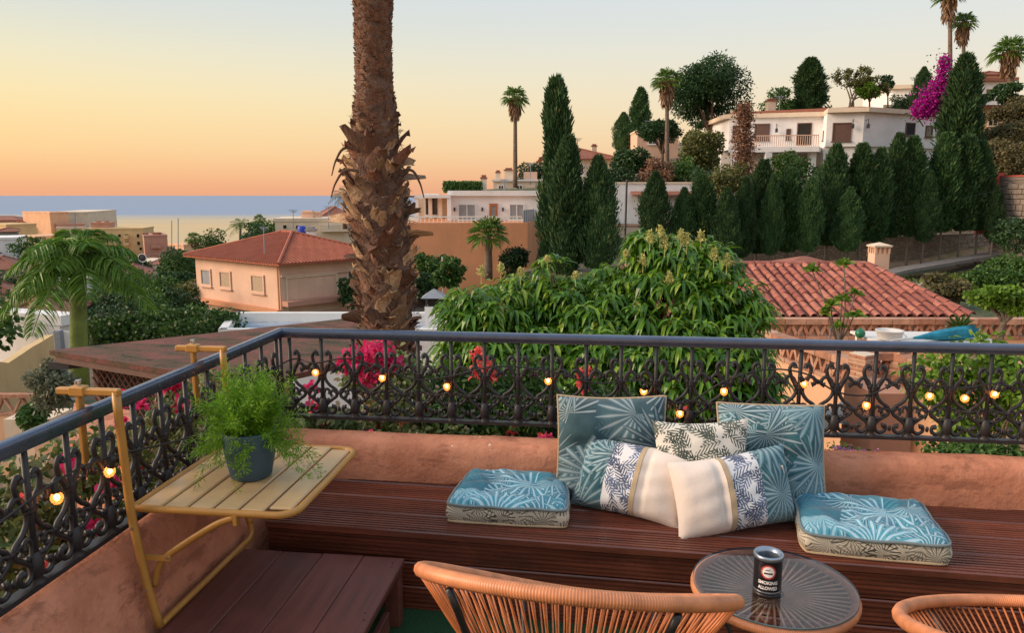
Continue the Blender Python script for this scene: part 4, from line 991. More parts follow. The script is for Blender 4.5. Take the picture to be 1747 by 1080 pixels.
# ------------------------------------------------------------------ plants: near
def big_palm():
    D = 8.0; line = [(652, 900), (660, 640), (660, 560), (656, 470), (648, 380), (642, 300), (640, 215), (638, 140), (636, 60), (637, -20), (639, -160), (642, -420)]
    hw = [50, 48, 48, 50, 50, 46, 38, 30, 29, 32, 30, 28]
    base = at_D(652, 1060, D); t = thing('shaggy_palm_tree', 'tall brown palm trunk bristling with cut leaf bases behind the railing', 'tree', base)
    pts = np.array([base] + [at_D(x, y, D) for x, y in line]); rad = np.array([50] + hw) / F * D
    pts = catmull(pts, 8); rad = np.interp(np.linspace(0, len(rad) - 1, len(pts)), np.arange(len(rad)), rad)
    core = MB(); n = 26; rows = []
    for i, (p, r_) in enumerate(zip(pts, rad)):
        a = np.arange(n) / n * 2 * math.pi; q = r_ * (.86 if p[2] < 2.1 else .97) * (1 + .05 * np.sin(5 * a + i * .9) + .04 * rng.normal(size=n))
        rows.append(np.stack([p[0] + q * np.cos(a), p[1] + q * np.sin(a), p[2] + 0 * a], -1))
    V = np.array(rows); f = [[i * n + j, i * n + (j + 1) % n, (i + 1) * n + (j + 1) % n, (i + 1) * n + j] for i in range(len(V) - 1) for j in range(n)]
    obj('trunk', core.add(V.reshape(-1, 3), f), 'palm_trunk', t, True)
    kinds = []
    for k in range(7):                      # cut leaf bases: thick curved wedges with ragged ends
        L_ = .25; m = 7; sv = []; ff = []
        ragged = rng.uniform(.75, 1.08, 3)
        for i in range(m):
            s_ = i / (m - 1); w_ = .085 * (1 - .62 * s_ ** 1.3); th = .032 * (1 - .75 * s_); cur = .10 * s_ ** 1.6 * (1 + .4 * math.sin(k))
            for q, (x, y) in enumerate(((-1, .0), (-.5, 1.0), (.5, 1.0), (1, .0), (0, -.3))):
                z = L_ * s_ * (ragged[q % 3] if i == m - 1 else 1); sv.append((x * w_ + .012 * math.sin(3 * s_ + k), cur + y * th + .012 * abs(x) * -1, z))
        for i in range(m - 1):
            for q in range(5): ff.append([i * 5 + q, i * 5 + (q + 1) % 5, (i + 1) * 5 + (q + 1) % 5, (i + 1) * 5 + q])
        ff.append(list(range((m - 1) * 5, m * 5)))
        me = mesh_of(MB().add(sv, ff), 'leaf_base'); me.materials.append(MATS[('boot_tan', 'boot_brown', 'boot_red')[k % 3]]); me.shade_smooth(); me.set_sharp_from_angle(angle=R(50)); kinds.append(me)
    z = -.7; i = 0; zt = at_D(640, 175, D)[2]
    while z < zt and i < 290:
        j = np.argmin(np.abs(pts[:, 2] - z)); p = pts[j]; r_ = rad[j]; az = i * 2.39996 + rng.normal(0, .25)
        top = (z + .7) / (zt + .7); shag = 1.25 if top > .55 else 1.0
        o = bpy.data.objects.new('leaf_base', random.choice(kinds[:3] if False else kinds)); col.objects.link(o); o.parent = t
        q = p + np.array([math.cos(az), math.sin(az), 0]) * r_ * .72; q[2] = z; o.location = q - WL[t.name]
        tilt = -rng.uniform(.0, .26) * (1.5 if .5 < top < .85 else 1); s_ = rng.uniform(.75, 1.25) * (1.0 if top < .85 else .65)
        o.rotation_euler = (tilt if rng.uniform() > .08 else tilt - .9, rng.normal(0, .38), az - math.pi / 2); o.scale = (s_ * 1.22, s_ * .9, s_ * shag * rng.uniform(.6, 1.0))
        z += .0088 + .0036 * top; i += 1
    fib = MB(); n = 4200; zz = rng.uniform(-1.0, 4.3, n); jj = np.abs(pts[:, 2][None] - zz[:, None]).argmin(1); az = rng.uniform(0, 6.28, n)
    P = pts[jj] + np.stack([np.cos(az), np.sin(az), 0 * az], -1) * rad[jj][:, None] * .95; P[:, 2] = zz
    dd = np.stack([np.cos(az) * .6, np.sin(az) * .6, rng.normal(.1, .8, n)], -1) + rng.normal(0, .5, (n, 3)); v, f = needles(P, dd, rng.uniform(.04, .15, n) * np.where(zz > 2.3, .35, 1), .004); fib.add(v, f)
    obj('fibres', fib, 'boot_brown', t)['kind'] = 'stuff'
    fl_ = MB()                               # short leaf scars up the slim part of the trunk
    for q in range(620):
        zz_ = rng.uniform(zt - .35, 4.6); j = np.argmin(np.abs(pts[:, 2] - zz_)); az = rng.uniform(0, 6.28); o_ = np.array([math.cos(az), math.sin(az), 0]); sd_ = np.array([-o_[1], o_[0], 0]); c_ = pts[j] * [1, 1, 0] + o_ * rad[j] * .96 + [0, 0, zz_]; w_ = rng.uniform(.03, .075); h_ = rng.uniform(.02, .05)
        fl_.add([c_ - sd_ * w_, c_ + sd_ * w_, c_ + sd_ * w_ * .6 + o_ * .022 + [0, 0, h_], c_ - sd_ * w_ * .6 + o_ * .022 + [0, 0, h_], c_ + [0, 0, h_ * 1.1] - o_ * .01], [[0, 1, 2, 3], [3, 2, 4], [1, 4, 2], [0, 3, 4]])
    obj('leaf_scars', fl_, 'boot_brown', t)['kind'] = 'stuff'
    dark = MB()                              # a few hanging dead stalks
    for px, py, l in ((592, 262, -.35), (600, 300, -.4), (705, 300, .3), (690, 380, .25)):
        p = at_D(px + (40 if l < 0 else -40), py, D - .2); dark.tube(catmull([p, p + RT * l * .7 + [0, 0, .06], p + RT * l + [0, 0, -.06], p + RT * l * 1.15 + [0, 0, -.22]], 5), np.linspace(.022, .006, 16), 5, flat=.4)
    obj('dead_stalk', dark, 'boot_brown', t, True)
    top = pts[-1]; cm = MB()
    for i in range(26):
        az = i * 2.4; el = 1.2 - 1.5 * i / 26; fan_leaf(cm, top, np.array([math.cos(az) * math.cos(el), math.sin(az) * math.cos(el), math.sin(el)]), 1.7)
    obj('crown', cm, 'palm_leaf', t)
def bootmat(name, a, b):
    g = G(name); co = g.coord('Object', (9, 9, 2.2)); oi = g.n('ShaderNodeObjectInfo'); f = g.noise(co, 3, 6, .7); c = g.ramp(f, [(.3, b), (.68, a)])
    g.set(Base_Color=g.mix(1., c, g.math('MULTIPLY_ADD', oi.outputs['Random'], .9, .55), 'MULTIPLY'), Roughness=.9); g.bump(g.noise(g.coord('Object', (60, 60, 5)), 1.5, 4), .8, .02)
bootmat('boot_tan', (.52, .35, .21), (.24, .13, .075)); bootmat('boot_brown', (.22, .12, .075), (.08, .04, .028)); bootmat('boot_red', (.27, .13, .08), (.10, .045, .03))
plain('palm_trunk', (.20, .115, .075), .95, .3, 7, .9, 26, bdist=.05, c2=(.09, .048, .034))
big_palm()

def mango():
    D = 6.0; base = at_D(1010, 900, D); base[2] = -3.6
    t = thing('mango_tree', 'dense mango tree with drooping glossy leaves and pale yellow blooms behind the railing', 'tree', base)
    blobs = [((1140, 540, 6.1), (.55, .5, .40)), ((1150, 450, 6.5), (.34, .4, .26)), ((1205, 470, 6.3), (.26, .35, .30)), ((1095, 425, 6.5), (.15, .2, .16)), ((1240, 570, 5.9), (.32, .35, .42)), ((1050, 500, 6.4), (.30, .4, .26)), ((995, 540, 6.1), (.36, .4, .30)), ((880, 520, 6.3), (.34, .4, .26)), ((835, 560, 6.0), (.40, .4, .36)), ((785, 540, 6.1), (.17, .3, .26)), ((1275, 530, 6.1), (.14, .2, .2)), ((942, 470, 6.2), (.12, .12, .22)),
             ((1100, 650, 5.6), (.95, .5, .5)), ((900, 640, 5.7), (.7, .45, .40)), ((1260, 650, 5.6), (.26, .35, .5)), ((1110, 430, 6.4), (.22, .2, .2)), ((1040, 700, 5.9), (1.15, .6, .55))]
    cs = [at_D(p[0], p[1], p[2]) for p, _ in blobs]; rs = [np.array(r) for _, r in blobs]
    tb = MB(); fork = base + np.array([0, 0, 1.8]); tb.tube(catmull([base - [0, 0, .3], (base + fork) / 2 + [.06, .03, 0], fork], 4), np.linspace(.17, .12, 9), 9)
    for c in cs: tb.tube(catmull([fork, (fork + c) / 2 + rng.normal(0, .1, 3), c], 5), np.linspace(.075, .012, 11), 6)
    obj('trunk', tb, 'bark', t, True)
    wts = np.array([r[0] * r[1] + r[0] * r[2] for r in rs]); n = 2200; k = rng.choice(len(cs), n, p=wts / wts.sum()); lf = MB(); d = rand_dirs(n); d[:, 2] = d[:, 2] * .85 + .15
    C = np.array(cs)[k]; S = C + d * np.array(rs)[k] * (rng.uniform(.55, 1, n) ** .4)[:, None] * (1 + .08 * rng.normal(size=n))[:, None]
    for i in range(n):
        m = rng.integers(9, 15); az = np.arange(m) * 2.39996 + rng.uniform(0, 6); el = rng.uniform(-.35, .65, m); out = np.stack([np.cos(az) * np.cos(el), np.sin(az) * np.cos(el), np.sin(el)], -1)
        L_ = rng.uniform(.09, .20) * rng.uniform(.7, 1.15, m); v, f = blades(np.repeat(S[i][None], m, 0) + out * .015 - np.array([0, 0, 1]) * rng.uniform(0, .06, (m, 1)), out + d[i] * .35, L_, .0172 * rng.uniform(.75, 1.2, m), .35, rng.uniform(.55, 1.15), side=np.repeat([[0, 0, 1.]], m, 0) + rng.normal(0, .25, (m, 3))); lf.add(v, f)
    obj('crown', lf, 'mango_leaf', t)
    spots = [(850, 525, .17), (945, 440, .06), (1110, 400, .12), (1128, 392, .13), (1150, 410, .13), (1180, 405, .13), (1200, 400, .11), (1168, 398, .12), (1215, 430, .12), (1232, 440, .12), (1095, 440, .10), (1147, 470, .13), (1100, 520, .10), (820, 460, .10), (850, 455, .09), (880, 462, .09), (985, 468, .06), (905, 590, .06), (1065, 430, .06)]
    for x, y, h in spots:
        h = h * .8; p = at_D(x + rng.normal(0, 6), y + h * 150, 5.8); bl = MB(); bl.tube([p - [0, 0, .06], p + [0, 0, h]], [.003, .001], 4, caps=False)
        for j in range(16):
            s_ = j / 16; az = j * 2.4; l = h * .42 * (1 - s_) + .008; q = p + np.array([0, 0, h * s_]); e = q + np.array([math.cos(az) * l, math.sin(az) * l, l * .45]); n_ = 12
            P = q + (e - q) * rng.uniform(.2, 1, (n_, 1)) + rng.normal(0, .004, (n_, 3)); v, f = needles(P, rand_dirs(n_), .017, .0055); bl.add(v, f)
        obj('bloom', bl, 'mango_bloom', t)
mango()
# bougainvillea and planter shrubs just outside the railing
def pxs(px, py, D): return at_D(px, py, D)
def flower_bush(label, px, py, D, R_, nleaf, leaf, flower, spots, L_=.05, name='bougainvillea_bush', cat='bush', flL=.034, nl=12):
    c = at_D(px, py, D); base = c - np.array([0, 0, R_[2]]); t = thing(name, label, cat, base); cs, rs = lobes(c, R_, nl); st = MB()
    for q in cs[:9]: st.tube(catmull([base - [0, 0, .3], (base + q) / 2 + rng.normal(0, .04, 3), q], 4), np.linspace(.011, .003, 9), 5)
    obj('stem', st, 'bark', t, True); P, d = clump_points(cs, rs, nleaf, .35); v, f = blades(P, d * .5 + rand_dirs(nleaf) + [0, 0, .1], rng.uniform(.6, 1.3, nleaf) * L_, L_ * .24, .25, .35); obj('foliage', MB().add(v, f), leaf, t)
    for x, y, r_, n in spots:
        q = at_D(x, y, D - .22); P = q + rand_dirs(n) * r_ * (rng.uniform(.15, 1, (n, 1)) ** .5) * [1, 1, .8]; v, f = blades(P, rand_dirs(n) + [0, 0, .15], flL * rng.uniform(.7, 1.25, n), flL * .40, .3, .2); obj('flower_cluster', MB().add(v, f), flower, t)
    return t
flower_bush('bougainvillea with a large bright pink cluster at the foot of the shaggy palm', 640, 690, 4.3, (.48, .4, .34), 3000, 'mixed_leaf', 'pink_bract', [(605, 610, .075, 130), (640, 602, .10, 220), (665, 620, .075, 150), (590, 622, .05, 60), (630, 640, .09, 120), (655, 680, .06, 50), (540, 690, .05, 60), (550, 720, .05, 45), (636, 725, .06, 60), (720, 700, .04, 30)])
flower_bush('leafy shrub with salmon pink flower spray under the mango tree', 830, 700, 4.2, (.42, .35, .28), 2600, 'green_leaf', 'salmon_bract', [(815, 605, .045, 60), (828, 625, .05, 70), (838, 640, .04, 40), (812, 635, .04, 30), (690, 718, .03, 20), (876, 735, .03, 16)], name='flowering_shrub')
flower_bush('green shrub with a red flower behind the grey back cushion', 1000, 710, 4.1, (.40, .3, .28), 2300, 'green_leaf', 'salmon_bract', [(998, 640, .045, 60), (995, 655, .035, 35), (930, 748, .03, 25), (1165, 700, .03, 20)], name='flowering_shrub')
flower_bush('straggly bougainvillea with scattered pink flowers and withered leaves outside the left railing', 300, 760, 3.4, (.26, .55, .36), 2200, 'mixed_leaf', 'pink_bract', [(206, 680, .025, 20), (283, 655, .03, 35), (300, 650, .03, 35), (308, 690, .03, 30), (235, 800, .02, 16), (195, 802, .025, 20), (215, 790, .02, 14), (205, 720, .02, 18), (240, 690, .02, 18), (340, 690, .025, 16), (105, 785, .02, 14)], L_=.045)
flower_bush('dense low green shrub with dry flower heads below the corner of the railing', 470, 730, 4.0, (.40, .32, .30), 2400, 'mixed_leaf', 'pink_bract', [(430, 650, .02, 10), (530, 660, .03, 22), (535, 700, .04, 40)], name='flowering_shrub')
flower_bush('light green bushy shrub below the railing beside the terracotta patio', 1690, 690, 4.6, (.42, .4, .45), 3600, 'bright_leaf', 'purple_bract', [], L_=.06, name='leafy_shrub')
flower_bush('low mauve flowering plant behind the parapet below the neighbouring patio', 1470, 790, 3.95, (.24, .10, .10), 500, 'green_leaf', 'purple_bract', [(1432, 768, .03, 40), (1450, 772, .03, 40), (1475, 775, .035, 50), (1495, 775, .03, 45), (1510, 778, .03, 30)], L_=.03, name='mauve_plant', cat='plant', flL=.016)
flower_bush('narrow green shrub hugging the outer parapet under the bright bush', 1650, 775, 4.0, (.36, .12, .09), 900, 'green_leaf', 'purple_bract', [], L_=.045, name='leafy_shrub')
flower_bush('trailing green shrub along the outside of the far parapet', 760, 775, 3.85, (.75, .12, .13), 2200, 'mixed_leaf', 'pink_bract', [(636, 745, .03, 30), (932, 745, .02, 14)], L_=.045, name='leafy_shrub')
flower_bush('withered pink bougainvillea climbing outside the left railing by the terracotta pier', 140, 860, 2.75, (.15, .50, .30), 2000, 'mixed_leaf', 'pink_bract', [(120, 790, .03, 30), (185, 830, .03, 30), (60, 880, .025, 20), (150, 900, .03, 25), (90, 930, .025, 20)], L_=.045)
flower_bush('green and dry leafed shrub pressed against the lower left railing', 45, 930, 2.45, (.13, .40, .28), 1500, 'mixed_leaf', 'salmon_bract', [(40, 850, .02, 14), (70, 960, .02, 14)], L_=.045, name='flowering_shrub')
# ------------------------------------------------------------------ buildings: builders
def wallmat(name, c, var=.14, streak=.25):
    g = G(name); co = g.coord('Object', 1); c_ = g.ramp(g.noise(co, .5, 6, .65), [(.3, sc3(c, 1 - var)), (.7, sc3(c, 1 + var * .5))])
    st = g.noise(g.coord('Object', (2.2, 2.2, .22)), 1.4, 5, .7); c_ = g.mix(g.ramp(st, [(.5, (0, 0, 0)), (.75, (streak,) * 3)]), c_, sc3(c, .6))
    g.set(Base_Color=c_, Roughness=.9, Specular_IOR_Level=.25); g.bump(g.noise(co, 6, 5), .25, .03)
for n_, c_ in (('wall_white', (.80, .77, .75)), ('wall_cream', (.70, .57, .43)), ('wall_pink', (.70, .46, .335)), ('wall_orange', (.62, .285, .15)), ('wall_apricot', (.72, .42, .25)), ('wall_yellow', (.64, .45, .23)),
               ('wall_brown', (.26, .13, .09)), ('wall_grey', (.30, .29, .28)), ('wall_red', (.45, .10, .075)), ('wall_rose', (.50, .26, .19)), ('wall_terracotta', (.58, .27, .17))): wallmat(n_, c_)
def roofmat(name, a, b, freq=5.0):
    g = G(name); co = g.coord('Object', 1); c = g.ramp(g.noise(co, 1.2, 6, .7), [(.3, b), (.7, a)]); g.set(Base_Color=c, Roughness=.85)
    wv = g.n('ShaderNodeTexWave', wave_type='BANDS', bands_direction='DIAGONAL'); g.put(wv.inputs['Vector'], co); wv.inputs['Scale'].default_value = freq; g.bump(wv.outputs[0], .5, .06)
roofmat('roof_red', (.44, .135, .075), (.33, .095, .055)); roofmat('roof_rust', (.34, .13, .085), (.22, .08, .05)); roofmat('roof_brown', (.20, .085, .065), (.11, .05, .04), 2)
plain('shutter_brown', (.12, .06, .045), .6, .2, 8, .2, 30); plain('shutter_tan', (.40, .29, .19), .6, .15, 8, .2, 30); plain('door_wood', (.42, .14, .05), .5, .2, 6, .1)
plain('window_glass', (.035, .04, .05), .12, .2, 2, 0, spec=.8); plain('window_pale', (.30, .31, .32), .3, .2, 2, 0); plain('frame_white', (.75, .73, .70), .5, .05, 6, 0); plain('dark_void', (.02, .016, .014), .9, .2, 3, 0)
plain('metal_grey', (.22, .24, .27), .45, .15, 6, .1); plain('metal_dark', (.04, .04, .045), .5, .2, 6, 0); plain('asphalt', (.20, .175, .16), .95, .25, 3, .5, 40); plain('pale_paving', (.42, .36, .32), .9, .2, 3, .3, 30)
def xy(p): return np.array([p[0], p[1], 0.])
class House:
    """plan given as ground points; windows and trims hang on its walls"""
    def __init__(s, name, label, cat, loc, group=None): s.t = thing(name, label, cat, loc, group)
    def walls(s, plan, z0, z1, mat, name='wall'):
        pl = [np.array([p[0], p[1], z0]) for p in plan]
        if sum(pl[i][0] * pl[(i + 1) % len(pl)][1] - pl[(i + 1) % len(pl)][0] * pl[i][1] for i in range(len(pl))) < 0: pl = pl[::-1]
        return obj(name, MB().prism(pl, (0, 0, z1 - z0)), mat, s.t)
    def slab(s, plan, z0, z1, out, mat, name='cornice'):
        c = np.mean([xy(p) for p in plan], 0); pl = []
        for p in plan:
            d = xy(p) - c; pl.append(xy(p) + d / np.linalg.norm(d) * out * 1.25)
        return s.walls(pl, z0, z1, mat, name)
    def hip(s, plan4, z0, rise, out, mat, ridge=.35, name='roof'):
        c = np.mean([xy(p) for p in plan4], 0); q = [xy(p) + (xy(p) - c) / np.linalg.norm(xy(p) - c) * out * 1.3 for p in plan4]
        l01 = np.linalg.norm(q[1] - q[0]); l12 = np.linalg.norm(q[2] - q[1])
        if l01 >= l12: a, b = (q[0] + q[3]) / 2, (q[1] + q[2]) / 2; order = 0
        else: a, b = (q[0] + q[1]) / 2, (q[2] + q[3]) / 2; order = 1
        m = (a + b) / 2; a2, b2 = m + (a - m) * ridge, m + (b - m) * ridge
        v = [np.append(p[:2], z0) for p in q] + [np.append(p[:2], z0 + .12) for p in q] + [np.append(a2[:2], z0 + .12 + rise), np.append(b2[:2], z0 + .12 + rise)]
        f = [[3, 2, 1, 0]] + [[i, (i + 1) % 4, 4 + (i + 1) % 4, 4 + i] for i in range(4)]
        f += [[4, 5, 9, 8], [5, 6, 9], [6, 7, 8, 9], [7, 4, 8]] if order == 0 else [[4, 5, 8], [5, 6, 9, 8], [6, 7, 9], [7, 4, 8, 9]]
        r = obj(name, MB().add(v, f), mat, s.t)
        rt = MB()
        for i, j in ((4, 8), (5, 9 if order == 0 else 8), (6, 9), (7, 8 if order == 0 else 9), (8, 9)): rt.tube([np.array(v[i]) + [0, 0, .03], np.array(v[j]) + [0, 0, .05]], .10, 6)
        o = obj('ridge_tiles', rt, mat, r); return r
    def opening(s, A, B, s0, s1, z0, z1, pane='window_glass', frame='frame_white', fr=.07, proud=.06, sill=True, name='window', bars=1, off=0.0):
        """framed window on the wall A-B, s0..s1 metres from A"""
        A, B = xy(A), xy(B); d = (B - A) / np.linalg.norm(B - A); n = np.array([d[1], -d[0], 0])
        if n.dot(C0 * [1, 1, 0] - (A + B) / 2) < 0: n = -n
        o = A + n * off
        def bx(a, b, c, e, y0, y1): return MB().obox(o + d * a + n * y0 + np.array([0, 0, c]), d * (b - a), n * (y1 - y0), (0, 0, e - c))
        p = obj(name, bx(s0 + fr * .5, s1 - fr * .5, z0 + fr * .5, z1 - fr * .5, .005, .02), pane, s.t)
        fm = bx(s0, s0 + fr, z0, z1, .003, proud)
        for q in (bx(s1 - fr, s1, z0, z1, .003, proud), bx(s0 + fr, s1 - fr, z1 - fr, z1, .003, proud), bx(s0 + fr, s1 - fr, z0, z0 + fr, .003, proud)): fm.merge(q)
        for k in range(1, bars + 1):
            m = s0 + (s1 - s0) * k / (bars + 1); fm.merge(bx(m - fr * .35, m + fr * .35, z0 + fr, z1 - fr, .003, proud * .8))
        obj('frame', fm, frame, p)
        if sill: obj('sill', bx(s0 - .08, s1 + .08, z0 - .07, z0 - .004, .0, proud + .08), frame, p)
        return p
    def chimney(s, p, z0, z1, w_=.5, mat='wall_white', cap='roof_rust'):
        p = xy(p); c = obj('chimney', MB().box((p[0], p[1], (z0 + z1) / 2), (w_, w_, z1 - z0), rotz(YAW)), mat, s.t)
        obj('cap', MB().box((p[0], p[1], z1 + .06), (w_ * 1.25, w_ * 1.25, .12), rotz(YAW)).box((p[0], p[1], z1 + .2), (w_ * .8, w_ * .8, .18), rotz(YAW)), cap, c); return c
    def band(s, A, B, z0, z1, th, mat, name='band', off=0.0):
        A, B = xy(A), xy(B); d = (B - A); n = np.array([d[1], -d[0], 0]) / np.linalg.norm(d)
        if n.dot(-(A + B) / 2) < 0: n = -n
        return obj(name, MB().obox(A + n * (off + .003) + [0, 0, z0], d, n * th, (0, 0, z1 - z0)), mat, s.t)
    def balustrade(s, A, B, z0, h, mat, n_=None, name='balustrade'):
        A, B = xy(A), xy(B); L_ = np.linalg.norm(B - A); n_ = n_ or int(L_ / .28); d = (B - A) / L_; q = np.array([-d[1], d[0], 0])
        t = obj(name, MB().obox(A - q * .05 + [0, 0, z0 + h - .08], d * L_, q * .10, (0, 0, .08)), mat, s.t)
        mb = MB()
        for i in range(n_ + 1): p = A + d * (L_ * i / n_); mb.box(p + [0, 0, z0 + (h - .08) / 2], (.05, .05, h - .08))
        obj('spindles', mb, mat, t)['kind'] = 'stuff'; return t
def rect(c, du, dD, ang=0.0):
    """four plan corners round a (right, ahead) point"""
    ca, sa = math.cos(ang), math.sin(ang); out = []
    for a, b in ((-1, -1), (1, -1), (1, 1), (-1, 1)):
        x, y = a * du / 2, b * dD / 2; out.append(uD(c[0] + x * ca - y * sa, c[1] + x * sa + y * ca))
    return out
def zD(py, D): return float(at_D(CX, py, D)[2])
def U(px, D): return to_uD(at_D(px, 400, D))[0]
def Pt(px, D): return xy(at_D(px, 400, D))

# ------------------------------------------------------------------ pink house with the red hip roof
A, B = Pt(475, 45.0), Pt(330, 51.0); C = Pt(652, 50.5); Dd = B + C - A
ez, bz = zD(452, 45), -6.6
h = House('pink_house', 'pink house with red hip roof, three shuttered windows and garage beyond the flat roof', 'house', np.append(A[:2], bz))
h.walls([A, B, Dd, C], bz, ez, 'wall_pink'); hr_ = h.hip([A, C, Dd, B], ez + .003, 1.55, .62, 'roof_red', .10)
rv = [np.array(v_.co[:]) + WL[hr_.name] for v_ in hr_.data.vertices]; ribs = MB()
for pol in hr_.data.polygons:                # tile ribs run up each slope
    vi = list(pol.vertices)
    if not (any(i in (8, 9) for i in vi)): continue
    ev = [i for i in vi if i in (4, 5, 6, 7)]; tv = [i for i in vi if i in (8, 9)]; P_, Q_ = rv[ev[0]], rv[ev[1]]; e_ = Q_ - P_; Le = np.linalg.norm(e_); e_ = e_ / Le
    tf = sorted(float(np.dot(rv[i] - P_, e_)) / Le for i in tv); lo_, hi_ = tf[0], tf[-1]; upv = rv[tv[0]] - P_; upv = upv - e_ * upv.dot(e_)
    for k in np.arange(.12, Le - .1, .24):
        t_ = k / Le; fr_ = min(1, t_ / max(lo_, 1e-3), (1 - t_) / max(1 - hi_, 1e-3)); s_ = P_ + e_ * k + np.array([0, 0, .015]); ribs.tube([s_ - upv / np.linalg.norm(upv) * .05, s_ + upv * fr_ * .985], .055, 5)
obj('tile_ribs', ribs, 'roof_red', hr_)['kind'] = 'stuff'
for px0, px1 in ((340, 357), (373, 392), (427, 448)):
    s0 = np.linalg.norm(xy(at_D(px0, 400, 45 + 6 * (475 - px0) / 145)) - A); s1 = np.linalg.norm(xy(at_D(px1, 400, 45 + 6 * (475 - px1) / 145)) - A)
    h.opening(A, B, min(s0, s1) - .05, max(s0, s1) + .05, ez - 1.9, ez - .72, 'shutter_tan' if px0 > 360 else 'window_pale', 'wall_pink', .12, .08, bars=0)
h.band(A, B, ez - 3.05, ez - 2.75, .35, 'wall_orange', 'ledge'); h.band(A, C, ez - .75, ez - .62, .12, 'wall_pink', 'garage_lintel')
LAC = np.linalg.norm(C - A); h.opening(A, C, .3, LAC * .52, ez - 3.05, ez - .75, 'wall_pink', 'wall_cream', .10, .10, False, 'garage_door', 0); h.opening(A, C, LAC * .62, LAC * .80, ez - 1.75, ez - .55, 'window_glass', 'wall_cream', .08, .06)
h.band(A, C, ez - 2.5, ez - 2.2, .7, 'wall_rose', 'planter_ledge')
h.chimney((A * .35 + Dd * .4 + C * .25), ez + .4, ez + 1.75, .55, 'wall_white', 'wall_grey'); dp = MB().tube([np.append((A + (B - A) * .02)[:2], bz) + np.array([0, -.12, 0]), np.append((A + (B - A) * .02)[:2], ez) + np.array([0, -.12, 0])], .06, 6); obj('drainpipe', dp, 'wall_orange', h.t)
shrub('balcony_bush', 'round dark green bush on the ledge of the pink house', 'bush', at_D(600, 515, 46.5), (1.0, .7, 1.0), 7, 1200, .22, .07, 'dark_leaf')
# ------------------------------------------------------------------ flat roof with white parapet, brown shed
fz = zD(536, 24); pl = [at_z(372, 562, fz), at_z(395, 532, fz), at_z(770, 532, fz), at_z(800, 562, fz)]
h = House('flat_roofed_building', 'flat blue grey gravel roof edged by a white parapet below the pink house', 'building', np.append(pl[0][:2], -5))
plain('gravel_blue', (.32, .37, .44), .95, .3, 2.5, .9, 12, bdist=.05)
h.walls(pl, -6.5, fz - .35, 'wall_white'); cc_ = np.mean(pl, 0); obj('roof_gravel', MB().prism([p + (cc_ - p) * .03 + [0, 0, -.349] for p in pl], (0, 0, .05)), 'gravel_blue', h.t)
for i in range(4):
    a, b = xy(pl[i]), xy(pl[(i + 1) % 4]); d = (b - a) / np.linalg.norm(b - a); n = np.array([-d[1], d[0], 0]); n = n if n.dot(xy(cc_) - a) > 0 else -n
    obj('parapet', MB().obox(a + [0, 0, fz - .35], b - a, n * .24, (0, 0, .35)), 'frame_white', h.t)
p = at_D(741, 527, 23.5); vc = thing('chimney_vent', 'white square chimney with blue grey pyramid cowl by the mango tree', 'chimney', (p[0], p[1], fz - .3))
obj('stack', MB().box((p[0], p[1], fz + .0), (.55, .55, .7), rotz(YAW)), 'frame_white', vc); zt_ = fz + .35
for a in (-1, 1):
    for b in (-1, 1): obj('post', MB().box(p * [1, 1, 0] + RT * .22 * a + FW * .22 * b + [0, 0, zt_ + .14], (.06, .06, .28), rotz(YAW)), 'metal_dark', vc)
obj('cowl', MB().add([xy(p) + RT * a * .38 + FW * b * .38 + [0, 0, zt_ + .28] for a, b in ((-1, -1), (1, -1), (1, 1), (-1, 1))] + [xy(p) + [0, 0, zt_ + .55]], [[0, 1, 4], [1, 2, 4], [2, 3, 4], [3, 0, 4], [3, 2, 1, 0]]), 'metal_grey', vc); obj('core', MB().box((p[0], p[1], zt_ + .13), (.36, .36, .26), rotz(YAW)), 'dark_void', vc)
# shed: mossy brown felt roof, lattice wall under its eave
g = G('felt_roof'); co = g.coord('Object', 1); f = g.noise(g.coord('Object', (1, 2.6, 1), (0, 0, .5)), 1.6, 8, .75); c = g.ramp(f, [(.38, (.028, .022, .013)), (.46, (.085, .055, .028)), (.53, (.13, .048, .036)), (.66, (.21, .07, .052))]); g.set(Base_Color=c, Roughness=.95); g.bump(g.noise(co, 18, 6, .7), .7, .03)
sz = -.55; q = [at_z(84, 598, sz), at_z(430, 655, sz - .12), at_z(720, 590, sz - .12), at_z(612, 541, sz)]
sh = thing('lattice_shed', 'brown shed with mossy felt roof and diamond lattice wall outside the left railing', 'shed', np.append(q[0][:2], -4.2))
obj('roof', MB().prism([p - [0, 0, .07] for p in q], (0, 0, .07)), 'felt_roof', sh)
e0, e1, e2 = q[0], q[1], q[3]; dx_ = (e1 - e0); dx_[2] *= 1; inw = (e2 - e0) / np.linalg.norm(e2 - e0)
w0, w1 = e0 + dx_ * .07 + inw * .35, e1 + inw * .35; L_ = np.linalg.norm((w1 - w0)[:2]); dd = (w1 - w0) / L_
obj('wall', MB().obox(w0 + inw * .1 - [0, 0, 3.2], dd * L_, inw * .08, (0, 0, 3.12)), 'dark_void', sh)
obj('eave_trim', MB().obox(e0 + dx_ * .02 - [0, 0, .16] + inw * .02, dx_ * .98, inw * .05, (0, 0, .088)), 'shutter_brown', sh)
for k in np.linspace(0, 1, 4): obj('post', MB().obox(w0 + dd * L_ * k - [0, 0, 3.2], dd * .09, inw * .09, (0, 0, 3.1)), 'shutter_brown', sh)
lat = MB(); hgt = 1.5
